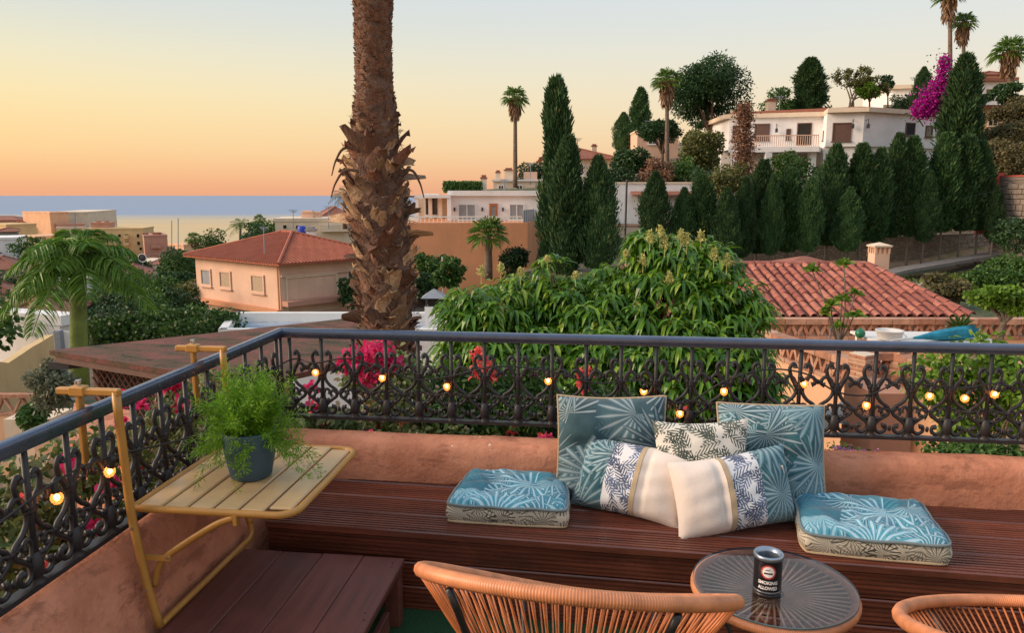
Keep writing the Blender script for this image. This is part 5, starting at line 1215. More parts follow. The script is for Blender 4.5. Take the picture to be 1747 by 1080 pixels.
for s_ in (1, -1):
    for k in np.arange(-1.5, L_ + 1.5, .115):
        pts = []
        for z in np.linspace(0, hgt, 2): pts.append((k + s_ * z * .8, z))
        (x0, z0), (x1, z1) = pts; 
        t0 = max(0, min(1, (0 - x0) / (x1 - x0))) if x1 != x0 else 0; t1 = max(0, min(1, (L_ - x0) / (x1 - x0))); a, b = sorted((t0, t1))
        if b - a < .02: continue
        P0 = w0 + dd * (x0 + (x1 - x0) * a) - [0, 0, .1 + hgt * a]; P1 = w0 + dd * (x0 + (x1 - x0) * b) - [0, 0, .1 + hgt * b]; lat.tube([P0 - inw * (.012 * s_), P1 - inw * (.012 * s_)], .011, 4)
o = obj('lattice', lat, 'wall_brown', sh); o['kind'] = 'stuff'
gu = MB().obox(e0 + inw * .1 - RT * .15 - [0, 0, .28], RT * .28, inw * .2, (0, 0, .1)); obj('gutter_end', gu, 'metal_dark', sh)
# ------------------------------------------------------------------ white bungalow on its orange retaining wall
D0 = 50.0; wz1 = zD(380, D0); A, B = Pt(690, D0), Pt(900, D0); C = Pt(926, 57)
h = House('retaining_wall', 'tall plain orange retaining wall under the white bungalow', 'wall', np.append(A[:2], -4)); back = 16
h.walls([A, B, C, C + FW * 8, A + FW * 14], -5.2, wz1, 'wall_orange')
fn = thing('metal_fence', 'grey green sheet metal fence on the corner of the orange wall', 'fence', np.append(B[:2], wz1)); n_ = 9; a, b = Pt(893, D0 + .3), Pt(924, 57)
for i in range(n_): obj('sheet', MB().obox(a + (b - a) * (i / n_) + [0, 0, wz1 - .02], (b - a) * .9 / n_, FW * .05, (0, 0, .85)), 'metal_grey', fn)
D1 = 54.0; fz = wz1 + .02; rz_ = zD(334, D1); A, B = Pt(770, D1), Pt(940, D1)
h = House('white_bungalow', 'white flat roofed bungalow with pergola and orange door above the orange wall', 'house', np.append(A[:2], fz))
pl = [A, B, B + FW * 8, A + FW * 8]; h.walls(pl, fz, rz_, 'wall_white'); h.slab(pl, rz_ + .003, zD(325, D1), .25, 'wall_white', 'roof_slab')
sA = lambda px, D=D1, o=A: float(np.linalg.norm(Pt(px, D) - o))
for a, b, bars in ((781, 813, 1), (868, 895, 1)): h.opening(A, B, sA(a), sA(b), zD(376, D1), zD(347, D1), 'window_pale', 'frame_white', .10, .07, True, bars=bars)
h.opening(A, B, sA(835), sA(849), fz + .05, zD(347, D1), 'window_pale', 'door_wood', .16, .08, False, 'door', 0)
for a in (776, 823, 858): obj('wall_lamp', MB().box(Pt(a, D1 - .08) + [0, 0, zD(357, D1)], (.12, .12, .25), rotz(YAW)), 'metal_dark', h.t)
pr_ = rz_ - .15; obj('pergola_roof', MB().obox(Pt(706, D1 - 1.2) + [0, 0, pr_], Pt(769, D1 - 1.2) - Pt(706, D1 - 1.2), FW * 6, (0, 0, .22)), 'wall_white', h.t)
for a, dD in ((712, -1), (767, -1), (712, 4), (735, 4), (752, 4)): obj('post', MB().box(Pt(a, D1 + dD) + [0, 0, (fz + pr_) / 2], (.28, .28, pr_ - fz), rotz(YAW)), 'wall_white', h.t)
obj('pergola_back', MB().obox(Pt(712, D1 + 4.6) + [0, 0, fz], Pt(769, D1 + 4.6) - Pt(712, D1 + 4.6), FW * .2, (0, 0, pr_ - fz)), 'wall_cream', h.t)
h.opening(Pt(712, D1 + 4.6), Pt(769, D1 + 4.6), .6, 1.7, fz + .2, fz + 1.9, 'window_glass', 'frame_white', .1, .06)
h.balustrade(Pt(704, D0 + .5), Pt(890, D0 + .5), wz1, .42, 'frame_white')
h.chimney(Pt(826, D1 + 3), rz_, zD(305, D1 + 3), .42, 'wall_cream', 'roof_rust')
hd = thing('roof_hedge', 'clipped green hedge on the roof of the white bungalow', 'hedge', np.append(Pt(790, D1 + 3)[:2], rz_ + .3)); n = 3800; a, b = Pt(757, D1 + 2), Pt(822, D1 + 2)
P = a + (b - a) * rng.uniform(0, 1, (n, 1)) + FW * rng.uniform(0, 1.4, (n, 1)); P[:, 2] = rng.uniform(zD(325, D1 + 2) - .1, zD(310, D1 + 2), n); v, f = blades(P, rand_dirs(n) + [0, 0, .3], .16, .06); obj('foliage', MB().add(v, f), 'green_leaf', hd)
# ------------------------------------------------------------------ long white building, pole
D2 = 61.; A, B = Pt(965, D2), Pt(1262, D2); z0, z1 = -1.6, zD(314, D2); h = House('white_annex', 'long low white building behind the cypress row', 'building', np.append(A[:2], z0)); h.walls([A, B, B + FW * 5, A + FW * 5], z0, z1, 'wall_white'); h.slab([A, B, B + FW * 5, A + FW * 5], z1 + .003, z1 + .18, .1, 'wall_cream', 'coping')
e = Pt(1074, D2); e2 = Pt(1185, D2); r_ = obj('tile_awning', MB().prism([e + [0, 0, zD(326, D2)], e - FW * 1. + [0, 0, zD(332, D2)], e - FW * 1. + [0, 0, zD(334, D2)], e + [0, 0, zD(330, D2)]], e2 - e), 'roof_rust', h.t)
for a, b in ((1088, 1100), (1150, 1160)): h.opening(A, B, sA(a, D2, A), sA(b, D2, A), zD(363, D2), zD(345, D2), 'window_glass', 'frame_white', .08, .06)
h.opening(A, B, sA(985, D2, A), sA(1010, D2, A), zD(392, D2), zD(350, D2), 'window_pale', 'frame_white', .1, .06)
tr = thing('terrace_wall', 'low cream terrace wall in front of the long white building', 'wall', np.append(Pt(1040, 56)[:2], -3)); obj('wall', MB().obox(Pt(925, 56) + [0, 0, -4], Pt(1240, 56) - Pt(925, 56), FW * .4, (0, 0, zD(386, 56) + 4)), 'wall_cream', tr); obj('coping', MB().obox(Pt(925, 55.95) + [0, 0, zD(386, 56) + .003], Pt(1240, 56) - Pt(925, 56), FW * .5, (0, 0, .1)), 'wall_rose', tr)
up = thing('utility_pole', 'thin dark utility pole before the long white building', 'pole', np.append(Pt(1066, 52)[:2], -3)); obj('shaft', MB().tube([Pt(1066, 52) + [0, 0, -3.5], Pt(1067, 52) + [0, 0, zD(306, 52)]], .075, 7), 'metal_dark', up); obj('crossarm', MB().box(Pt(1067, 52) + [0, 0, zD(309, 52)], (.5, .06, .06), rotz(YAW)), 'metal_dark', up)
# ------------------------------------------------------------------ houses higher up, middle
D3 = 90.; pl = [Pt(925, D3), Pt(1048, D3), Pt(1048, D3) + FW * 9, Pt(925, D3) + FW * 9]; z1 = zD(272, D3)
h = House('cream_villa', 'cream house with low hip roof and chimney behind the tall cypress', 'house', np.append(pl[0][:2], 1)); h.walls(pl, .5, z1, 'wall_cream'); h.hip(pl, z1 + .003, 1.25, .5, 'roof_rust', .5); h.chimney(Pt(1011, D3 + 4), z1 + 1, zD(246, D3), .6, 'wall_cream', 'roof_rust')
for a, b in ((935, 948), (975, 995), (1010, 1025)): h.opening(pl[0], pl[1], sA(a, D3, pl[0]), sA(b, D3, pl[0]), z1 - 1.9, z1 - .5, 'window_glass', 'wall_white', .1, .08)
h.balustrade(pl[0] - FW * 1.2, pl[1] - FW * 1.2, zD(307, D3), .9, 'wall_white'); h.walls([pl[0] - FW * 1.5, pl[1] - FW * 1.5, pl[1] - FW * .01, pl[0] - FW * .01], .3, zD(307, D3), 'wall_cream', 'terrace')
D4 = 82.; pl = [Pt(842, D4), Pt(925, D4), Pt(925, D4) + FW * 6, Pt(842, D4) + FW * 6]; z1 = zD(309, D4)
h = House('low_roof_house', 'pale flat house with roof terrace at the foot of the slender palm', 'house', np.append(pl[0][:2], .5)); h.walls(pl, -1, z1, 'wall_cream'); h.slab(pl, z1 + .003, z1 + .2, .2, 'wall_white', 'cornice'); h.walls([Pt(893, D4 + 2), Pt(916, D4 + 2), Pt(916, D4 + 4), Pt(893, D4 + 4)], z1, zD(292, D4), 'wall_pink', 'stair_house')
for a in (850, 868): h.chimney(Pt(a, D4 + 2), z1, zD(294 if a < 860 else 290, D4), .5 if a < 860 else .9, 'wall_cream', 'roof_rust')
for a, b in ((850, 860), (880, 892)): h.opening(pl[0], pl[1], sA(a, D4, pl[0]), sA(b, D4, pl[0]), z1 - 1.3, z1 - .4, 'window_glass', 'wall_white', .08, .06)
D5 = 86.; pl = [Pt(1083, D5), Pt(1152, D5), Pt(1152, D5) + FW * 6, Pt(1083, D5) + FW * 6]; h = House('pink_block_house', 'small plain pinkish block house under the dark pine', 'house', np.append(pl[0][:2], 4)); h.walls(pl, 2, zD(224, D5), 'wall_pink'); h.slab(pl, zD(224, D5) + .003, zD(222, D5) + .05, .12, 'wall_cream', 'coping'); h.opening(pl[0], pl[1], 1.2, 2.2, zD(246, D5), zD(233, D5), 'window_glass', 'wall_white')
# ------------------------------------------------------------------ villa on the hill
DV = 66.; A = Pt(1460, DV); B = Pt(1398, DV + .8); W1 = Pt(1236, DV + 5.5); Rr = Pt(1592, DV + 4); dR = (Rr - A); z2 = zD(191, DV); zf = zD(249, DV); zb = zf - 3.3
B2 = Pt(1392, DV + 3.6)
h = House('white_hill_villa', 'large white two storey villa with brown shutters and balcony above the cypress hedge', 'house', np.append(A[:2], zb))
plan = [A, Rr, Rr + FW * 7 - RT * 2, W1 + FW * 8, W1, B2, B]; h.walls(plan, zf + .003, z2, 'wall_white', 'upper_wall'); plan_l = [A + FW * .3, Rr + FW * .3, Rr + FW * 7 - RT * 2, W1 + FW * 8, W1 + FW * 2.4, B2 + FW * 2.4, B + FW * .3]; h.walls(plan_l, zb - 3, zf, 'wall_white', 'lower_wall')
h.slab(plan, z2 + .003, z2 + .38, .42, 'wall_cream', 'cornice'); rp = [A * .9 + Rr * .1 + FW * 2, Rr + FW * 2, Rr + FW * 6 - RT * 2, W1 + FW * 7, W1 + FW * 1.5 + RT]; h.walls(rp, z2 + .38, z2 + .75, 'roof_rust', 'roof')
h.chimney(Pt(1303, DV + 9), z2 + .3, zD(173, DV + 9), .75, 'wall_cream', 'roof_rust')
def on(o, e, px, D): return float(np.dot(Pt(px, D) - xy(o), (xy(e) - xy(o)) / np.linalg.norm(xy(e) - xy(o))))
def wl(px, o, e):                            # metres along a wall where a pixel column meets it
    r = ray(px, 300)[:2]; d = (xy(e) - xy(o))[:2]; d = d / np.linalg.norm(d); m = np.array([[r[0], -d[0]], [r[1], -d[1]]]); return float(np.linalg.solve(m, xy(o)[:2])[1])
sh_ = lambda o, e, a, b, y0, y1, D, pane='shutter_brown', nm='window', bars=0: h.opening(o, e, *sorted((wl(a, o, e), wl(b, o, e))), zD(y1, D), zD(y0, D), pane, 'shutter_brown', .10, .07, nm == 'window', nm, bars)
sh_(B, A, 1415, 1447, 208, 240, DV); sh_(B2, W1, 1355, 1380, 209, 247, DV + 3.8, 'dark_void', 'door'); sh_(B2, W1, 1337, 1345, 219, 238, DV + 4); sh_(B2, W1, 1283, 1309, 211, 240, DV + 5); sh_(B2, W1, 1246, 1258, 213, 240, DV + 5)
sh_(A, Rr, 1538, 1554, 209, 232, DV + 2.4, 'window_glass'); sh_(A, Rr, 1572, 1584, 214, 234, DV + 3.4, 'window_glass'); h.opening(B2, B, .7, 1.2, zD(236, DV), zD(218, DV), 'dark_void', 'shutter_brown', .08, .05)
bl_ = [Pt(1236, DV + 1.5), Pt(1388, DV + .2), B2 + RT * .2, W1]; h.walls(bl_, zf - .45, zf - .002, 'wall_white', 'balcony_slab'); h.balustrade(Pt(1240, DV + 1.6), Pt(1386, DV + .35), zf, 1.0, 'wall_pink', 40)
for px in (1303, 1377, 1246): obj('column', MB().box(Pt(px, DV + 1.2) + [0, 0, (zb - 1.5 + zf - .45) / 2], (.55, .55, zf - .45 - zb + 1.5), rotz(YAW)), 'wall_white', h.t)
for px, o, e in ((1320, B2, W1), (1448, B, A), (1470, A, Rr)):
    s_ = wl(px, o, e); d = (xy(e) - xy(o)) / np.linalg.norm(xy(e) - xy(o)); p = xy(o) + d * s_; n = np.array([d[1], -d[0], 0]); n = n if n.dot(-p) > 0 else -n
    obj('wall_lantern', MB().tube([p + [0, 0, zD(205, DV)], p + n * .3 + [0, 0, zD(203, DV)], p + n * .3 + [0, 0, zD(212, DV)]], .035, 5).box(p + n * .3 + [0, 0, zD(215, DV)], (.2, .2, .35)), 'metal_dark', h.t)
# upper villa
DU = 98.; z1 = zD(152, DU); pl = [Pt(1503, DU), Pt(1602, DU - 2), Pt(1602, DU) + FW * 7, Pt(1503, DU) + FW * 8]
h = House('upper_hill_house', 'cream and white house with brown eaves and a small rooftop cupola, highest on the hill', 'house', np.append(pl[0][:2], 9)); h.walls(pl, 7.5, z1, 'wall_white'); h.slab(pl, z1 + .003, z1 + .45, .5, 'wall_cream', 'cornice'); h.opening(pl[0], pl[1], 1.8, 4.2, zD(178, DU), zD(168, DU), 'shutter_brown', 'wall_cream', .12, .08, name='arched_opening', bars=0)
pl2 = [Pt(1612, DU), Pt(1700, DU - 1), Pt(1700, DU) + FW * 7, Pt(1612, DU) + FW * 7]; z2_ = zD(140, DU); h.walls(pl2, 7.5, z2_, 'wall_white', 'right_wing'); h.slab(pl2, z2_ + .003, z2_ + .4, .6, 'roof_rust', 'eave'); pl3 = [Pt(1650, DU + 2), Pt(1690, DU + 2), Pt(1690, DU) + FW * 5, Pt(1650, DU) + FW * 5]
h.walls(pl3, z2_ + .4, zD(124, DU), 'wall_pink', 'cupola'); h.hip(pl3, zD(124, DU) + .003, .45, .4, 'roof_rust', .4); h.opening(pl2[0], pl2[1], 3.2, 4.2, zD(168, DU), zD(152, DU), 'window_glass', 'wall_cream'); h.walls([Pt(1490, DU - 6), Pt(1560, DU - 6), Pt(1560, DU - 1), Pt(1490, DU - 1)], 8, zD(178, DU - 6), 'wall_cream', 'terrace')
DW = 78.; pl = [Pt(1650, DW), Pt(1712, DW), Pt(1712, DW) + FW * 5, Pt(1650, DW) + FW * 5]; h = House('brick_pavilion', 'apricot garden pavilion with flat brown eaves beside the tall flowering cypress', 'building', np.append(pl[0][:2], 5)); h.walls(pl, 3, zD(184, DW), 'wall_apricot'); h.slab(pl, zD(184, DW) + .003, zD(179, DW), .3, 'roof_rust', 'roof'); h.opening(pl[0], pl[1], 1.0, 2.0, zD(215, DW), zD(195, DW), 'dark_void', 'wall_cream')
# ------------------------------------------------------------------ retaining walls and lane on the right
def stonemat(name, a, b, mortar, scale=2.2):
    g = G(name); s_ = g.n('ShaderNodeSeparateXYZ'); g.L.new(g.coord('Object', 1), s_.inputs[0]); cb = g.n('ShaderNodeCombineXYZ'); g.L.new(g.math('ADD', s_.outputs[0], g.math('MULTIPLY', s_.outputs[1], .6)), cb.inputs[0]); g.L.new(g.math('MULTIPLY', s_.outputs[2], 1.5), cb.inputs[1])
    v = g.n('ShaderNodeTexVoronoi', voronoi_dimensions='2D'); v.inputs['Scale'].default_value = scale; g.L.new(cb.outputs[0], v.inputs['Vector']); e = g.n('ShaderNodeTexVoronoi', voronoi_dimensions='2D', feature='DISTANCE_TO_EDGE'); e.inputs['Scale'].default_value = scale; g.L.new(cb.outputs[0], e.inputs['Vector'])
    rc = g.n('ShaderNodeSeparateColor'); g.L.new(v.outputs['Color'], rc.inputs[0]); c = g.mix(rc.outputs[0], a, b); c = g.mix(g.math('MULTIPLY', g.noise(cb.outputs[0], 3, 5), .6), c, sc3(b, .6)); c = g.mix(g.math('LESS_THAN', e.outputs[0], .05), c, mortar); g.set(Base_Color=c, Roughness=.95)
    g.bump(g.math('MINIMUM', e.outputs[0], .15), .9, .2)
stonemat('stone', (.30, .245, .20), (.20, .155, .125), (.12, .095, .08), 2.6)
plain('stone_block', (.27, .215, .175), .95, .3, 4, .8, 14, bdist=.05)
rw = thing('stone_retaining_wall', 'long weathered stone retaining wall behind the bare cypress trunks', 'wall', np.append(Pt(1500, 57)[:2], -3.4)); a, b, c_ = Pt(1225, 55.5), Pt(1560, 56.5), Pt(1712, 57.5); obj('wall', MB().add([a + [0, 0, -5], b + [0, 0, -5], c_ + [0, 0, -4], a + [0, 0, zD(410, 55.5)], b + [0, 0, zD(402, 56.5)], c_ + [0, 0, zD(396, 57.5)], a + FW * .8 + [0, 0, -5], b + FW * .8 + [0, 0, -5], c_ + FW * .8 + [0, 0, -4], a + FW * .8 + [0, 0, zD(410, 55.5)], b + FW * .8 + [0, 0, zD(402, 56.5)], c_ + FW * .8 + [0, 0, zD(396, 57.5)]], [[0, 1, 4, 3], [1, 2, 5, 4], [3, 4, 10, 9], [4, 5, 11, 10], [0, 3, 9, 6], [2, 8, 11, 5], [7, 6, 9, 10], [8, 7, 10, 11]]), 'stone', rw)
def stones_on(root, A, B, zlo, zhi, n_, w_=(.35, .7), hh=(.22, .34), th=.05):
    """proud stones laid in rough courses over the face"""
    A, B = xy(A), xy(B); L_ = np.linalg.norm(B - A); d = (B - A) / L_; n = np.array([d[1], -d[0], 0]); n = n if n.dot(-A) > 0 else -n; z = 0; k = 0
    r0 = lambda t: zlo[0] + (zlo[1] - zlo[0]) * t; r1 = lambda t: zhi[0] + (zhi[1] - zhi[0]) * t
    H = max(zhi[0] - zlo[0], zhi[1] - zlo[1])
    while z < H and k < n_:
        ch = rng.uniform(*hh); s_ = rng.uniform(0, .3)
        while s_ < L_ - .2 and k < n_:
            ww = rng.uniform(*w_); t = s_ / L_; zz = r0(t) + z
            if zz + ch < r1(t):
                o = A + d * s_ + n * (-.05) + [0, 0, zz]; p = MB().box((0, 0, 0), (ww - .04, .10 + 2 * rng.uniform(.2, 1) * th, ch - .04), bev=.035); M = Matrix(((d[0], n[0], 0, 0), (d[1], n[1], 0, 0), (0, 0, 1, 0), (0, 0, 0, 1)))
                p.xf(M); p.v = [p.verts() + A + d * (s_ + ww / 2) + [0, 0, zz + ch / 2]]; obj('stone', p, 'stone_block', root); k += 1
            s_ += ww
        z += ch
stones_on(rw, Pt(1480, 56.26), c_, (zD(438, 56.3), zD(425, 57.5)), (zD(403, 56.3), zD(397, 57.5)), 150)
DS = 54.; sw2 = thing('stone_wall', 'tall grey stone wall by the lane next to the red painted wall', 'wall', np.append(Pt(1708, DS)[:2], -2)); a, b = Pt(1704, DS), Pt(1800, DS - 4); obj('wall', MB().obox(a + [0, 0, -3.5], b - a, FW * 1.0, (0, 0, zD(302, DS) + 3.5)), 'stone', sw2); stones_on(sw2, a, b, (zD(400, DS),) * 2, (zD(304, DS),) * 2, 140, (.4, .9), (.28, .42)); obj('coping', MB().obox(a - FW * .06 + [0, 0, zD(302, DS) + .003], b - a, FW * 1.1, (0, 0, .12)), 'wall_red', sw2)
rd = thing('red_painted_wall', 'faded red painted wall stepping down behind the last cypress', 'wall', np.append(Pt(1690, 56)[:2], -2)); a, b = Pt(1680, DS + .6), Pt(1703.5, DS + .5); obj('wall', MB().obox(a + [0, 0, zD(330, DS)], b - a, FW * .6, (0, 0, zD(294, DS) - zD(330, DS))), 'wall_red', rd); obj('lower_wall', MB().prism([Pt(1668, DS + .5) + [0, 0, zD(400, DS)], Pt(1690, DS + .5) + [0, 0, zD(400, DS)], Pt(1703, DS + .5) + [0, 0, zD(331, DS)], Pt(1688, DS + .5) + [0, 0, zD(331, DS)]], FW * .5), 'wall_red', rd)
obj('buttress', MB().prism([Pt(1690.5, DS + .3) + [0, 0, zD(412, DS)], Pt(1706, DS + .3) + [0, 0, zD(412, DS)], Pt(1708, DS + .3) + [0, 0, zD(318, DS)], Pt(1703, DS + .3) + [0, 0, zD(331, DS)]], FW * .8), 'stone', rd)
lane = MB(); rows = [(1480, 472, 47), (1540, 458, 49), (1600, 448, 51), (1660, 438, 53), (1725, 426, 55), (1760, 420, 56)]; top, bot = [], []
for px, py, D in rows: p = at_D(px, py, D); top.append(p + FW * .8); bot.append(p - FW * .8)
V = np.array(top + bot); n = len(rows); lane.add(np.concatenate([V, V - [0, 0, .2]]), [[n + i, n + i + 1, i + 1, i] for i in range(n - 1)] + [[2 * n + n + i, 2 * n + n + i + 1, n + i + 1, n + i][::1] for i in range(n - 1)])
tag(obj('road', lane, 'asphalt'), kind='structure')
# ------------------------------------------------------------------ trees of the hill
H = 'cypress hedge below the villa'
cypress('tallest slender cypress with a pointed top in front of the cream villa', 957, 127, 480, 60, 46, 'tall')
cypress('narrow cypress leaning close against the tallest cypress', 966, 228, 485, 54, 43, 'slim'); cypress('broad pointed cypress beside the tallest cypress', 1017, 262, 470, 74, 43, 'fat')
for px, yt, yb, w_, k in ((1117, 290, 425, 54, 'fat'), (1162, 318, 430, 42, 'fat'), (1198, 296, 440, 44, 'slim')): cypress({1117: 'squat dark cypress beside the utility pole', 1162: 'short cypress, lowest of the row before the long white building', 1198: 'blunt narrow cypress next to the shortest one before the long white building'}[px], px, yt, yb, w_, 51, k)
row = [(1238, 318, 462, 50, 50, 'fat'), (1262, 300, 462, 46, 51, 'fat'), (1287, 270, 460, 46, 52, 'slim'), (1312, 296, 460, 42, 51, 'fat'), (1342, 285, 458, 46, 52, 'slim'), (1374, 300, 456, 48, 51, 'fat'), (1406, 243, 455, 74, 53, 'fat'), (1440, 318, 454, 50, 51, 'fat'), (1464, 242, 452, 52, 53, 'slim'), (1490, 250, 452, 40, 53, 'slim'), (1514, 225, 450, 40, 54, 'slim'), (1546, 230, 448, 48, 54, 'slim'), (1572, 290, 446, 40, 53, 'fat'), (1602, 224, 444, 54, 54, 'slim'), (1634, 228, 442, 54, 54, 'slim'), (1664, 238, 440, 44, 54, 'slim'), (1690, 315, 438, 34, 53, 'fat')]
for i, (px, yt, yb, w_, D, k) in enumerate(row): cypress({1406: 'broadest cypress of the hedge row, under the villa balcony corner', 1690: 'last small cypress of the hedge row, against the red wall', 1238: 'first squat cypress of the hedge row beside the long white building'}.get(px, 'dark green cypress in the close hedge row below the white villa'), px, yt, yb, w_ * .92, D, k, H, lift=.08 + .12 * i / len(row))
cypress('tall dark cypress overgrown with magenta bougainvillea beside the white villa', 1630, 88, 330, 60, 61, 'slim')
cypress('small cypress, lower of a pair behind the pink block house', 1062, 190, 262, 34, 92, 'fat'); cypress('taller cypress of a pair behind the pink block house', 1091, 147, 255, 30, 95, 'slim')
cypress('thick clipped column cypress behind the roof of the white villa', 1380, 96, 200, 46, 84, 'slim'); cypress('ragged small cypress behind the magenta bougainvillea', 1570, 112, 200, 34, 84, 'fat')
def gb_(px, D, py=None): p = at_D(px, 300, D); u_, d_ = to_uD(p); p[2] = gz(u_, d_); return p
def rtree(name, label, px, py, D, wpx, hpx, nl, nleaf, L_, W_, leaf, ybase=None, **kw):
    c = at_D(px, py, D); b = at_D(px, ybase, D) if ybase else gb_(px, D); return tree(name, label, 'tree', b, c, (wpx / F * D / 2 * .78, wpx / F * D / 2 * .78, hpx / F * D / 2 * .80), nl, nleaf, L_, W_, leaf, **kw)
rtree('pine_tree', 'big dark round topped pine above the hillside', 1212, 158, 78, 165, 150, 30, 20000, .34, .06, 'pine_leaf', 310, trunk_r=.35)
rtree('pine_tree', 'ragged green pine branching low beside the slender palm on the hill', 1130, 222, 76, 80, 60, 12, 4200, .32, .06, 'pine_leaf', 310, trunk_r=.2)
rtree('olive_tree', 'yellow green leafy tree in front of the big dark pine', 1195, 262, 69, 105, 100, 18, 7500, .26, .08, 'olive_leaf', 325, trunk_r=.2)
rtree('grey_green_tree', 'rounded grey green tree over the long white building', 1078, 278, 66, 90, 70, 14, 6000, .26, .08, 'dark_leaf', 320, trunk_r=.2); shrub('rust_bush', 'rust brown bush under the ragged pine', 'bush', at_D(1112, 312, 64), (1.6, 1.2, 1.2), 8, 2200, .24, .07, 'dry_leaf')
cr_ = thing('dead_creeper', 'tall withered red brown creeper on the corner of the villa', 'plant', at_D(1268, 345, 60)); n = 5200; zz = rng.uniform(0, 1, n); p0, p1 = at_D(1268, 320, 60), at_D(1270, 178, 60); P = p0 + (p1 - p0) * zz[:, None] + rng.normal(0, 1, (n, 3)) * (np.array([.52, .35, .3]) * (1 - .45 * zz[:, None])); v, f = blades(P, rand_dirs(n), .2, .05); obj('foliage', MB().add(v, f), 'dry_leaf', cr_); obj('stem', MB().tube([at_D(1268, 345, 60), p1], [.12, .04], 6), 'bark', cr_)
def bare_tree():
    b = at_D(1445, 200, 88); t = thing('sparse_tree', 'sparse leafed spreading tree against the sky behind the villa roof', 'tree', b); br = MB(); lv = MB()
    def grow(p, d, l, r_, k):
        q = p + d * l; br.tube(catmull([p, (p + q) / 2 + rng.normal(0, l * .06, 3), q], 3), np.linspace(r_, r_ * .65, 7), 5, caps=False)
        if k <= 2:
            n = 30 if k else 44; v, f = blades(p + (q - p) * rng.uniform(.2, 1.1, (n, 1)) + rng.normal(0, l * .22, (n, 3)), rand_dirs(n), .21, .065); lv.add(v, f)
        if k == 0: return
        for i in range(rng.integers(2, 4)): e = d + rng.normal(0, .55, 3) * [1, 1, .7]; grow(q, e / np.linalg.norm(e), l * rng.uniform(.62, .85), r_ * .62, k - 1)
    for i in range(4): e = np.array([0, 0, 1.]) + rng.normal(0, .45, 3); e += RT * (i - 1.2) * .35; grow(b + [0, 0, .3], e / np.linalg.norm(e), 1.7, .15, 4)
    obj('trunk', br, 'bark_grey', t); obj('crown', lv, 'olive_leaf', t)
bare_tree()
rtree('yellow_green_tree', 'small yellow green tree on the villa terrace next to a round clipped tree', 1483, 152, 85, 48, 45, 10, 2600, .25, .08, 'bright_leaf', 200, trunk_r=.12); rtree('round_clipped_tree', 'round clipped dark tree beside the yellow green one', 1514, 139, 88, 30, 30, 8, 2000, .2, .06, 'dark_leaf', 195, trunk_r=.1)
rtree('dark_shrubby_tree', 'dark green spreading tree before the highest house', 1712, 160, 76, 80, 50, 12, 4200, .25, .08, 'dark_leaf', 215, trunk_r=.15)
for i, (px, py, D, rx, rz_) in enumerate(((1725, 275, 58, 2.6, 2.2), (1700, 245, 62, 2.2, 2.2), (1740, 225, 62, 2.4, 2.4), (1735, 190, 66, 2.2, 2.0))): shrub('scrub_bush', ['broad olive brown bush topping the tall stone wall', 'olive brown scrub beside the tall flowering cypress', 'dense brown green scrub below the short stout palm', 'grey brown scrub around the foot of the short stout palm'][i], 'bush', at_D(px, py + 25, D), (rx, rx * .8, rz_ * .7), 14, 5200, .22, .07, 'brush_leaf')
# magenta bougainvillea on the cypress
bv = thing('magenta_bougainvillea', 'vivid magenta bougainvillea cascading from the tall cypress onto the villa roof', 'bush', at_D(1575, 200, 64)); n = 7000
seg = [at_D(1612, 98, 63), at_D(1606, 140, 63), at_D(1596, 165, 63), at_D(1582, 182, 63), at_D(1562, 190, 63.5)]; cv = catmull(seg, 10); wd = np.interp(np.linspace(0, 1, len(cv)), [0, .3, .55, .8, 1], [.35, .55, 1.0, .8, .25]); k = rng.choice(len(cv), n, p=wd / wd.sum())
P = cv[k] + rng.normal(0, .5, (n, 3)) * wd[k][:, None]; v, f = blades(P, rand_dirs(n), .17, .075); obj('flowers', MB().add(v, f), 'magenta_bract', bv); n = 500; k = rng.choice(len(cv), n); v, f = blades(cv[k] + rng.normal(0, .55, (n, 3)), rand_dirs(n), .2, .06); obj('foliage', MB().add(v, f), 'dark_leaf', bv); obj('stem', MB().tube(catmull([at_D(1575, 215, 64)] + seg[::-1], 5), .05, 5), 'bark', bv)
# palms of the hill
fan_palm('slender_fan_palm', 'slender fan palm with a brown skirt standing alone against the sky', 879, 168, 312, 80, 1.75, .20, .95); fan_palm('slender_fan_palm', 'slender fan palm rising past the big dark pine', 1138, 138, 325, 72, 1.7, .19, 1.15)
fan_palm('slender_fan_palm', 'tallest fan palm behind the tall flowering cypress, its crown cut by the sky', 1621, -8, 175, 96, 2.1, .24, 1.3); fan_palm('slender_fan_palm', 'shorter of the two fan palms behind the tall flowering cypress', 1644, 38, 175, 97, 1.9, .22, 1.2); fan_palm('stout_fan_palm', 'stout fan palm with a full crown above the scrub', 1724, 88, 210, 80, 2.2, .28, .9, 40)
fan_palm('garden_fan_palm', 'low fan palm in front of the orange retaining wall', 833, 402, 462, 46, 1.55, .22, .0, 34); shrub('garden_shrub', 'dark shrub beside the low fan palm', 'bush', at_D(872, 462, 46.5), (.95, .8, 1.15), 9, 2200, .2, .06, 'dark_leaf')
for i, (px, py, r_) in enumerate(((735, 470, 1.0), (722, 500, .8), (765, 482, .8))): shrub('garden_bush', ['leafy green bush below the orange wall right of the shaggy palm', 'low dark bush next to the chimney with the pyramid cowl', 'small bright bush by the closed parasol'][i], 'bush', at_D(px, py, 43 - 3 * i), (r_, r_, r_ * .9), 9, 1900, .2, .06, ('green_leaf', 'dark_leaf', 'green_leaf')[i])
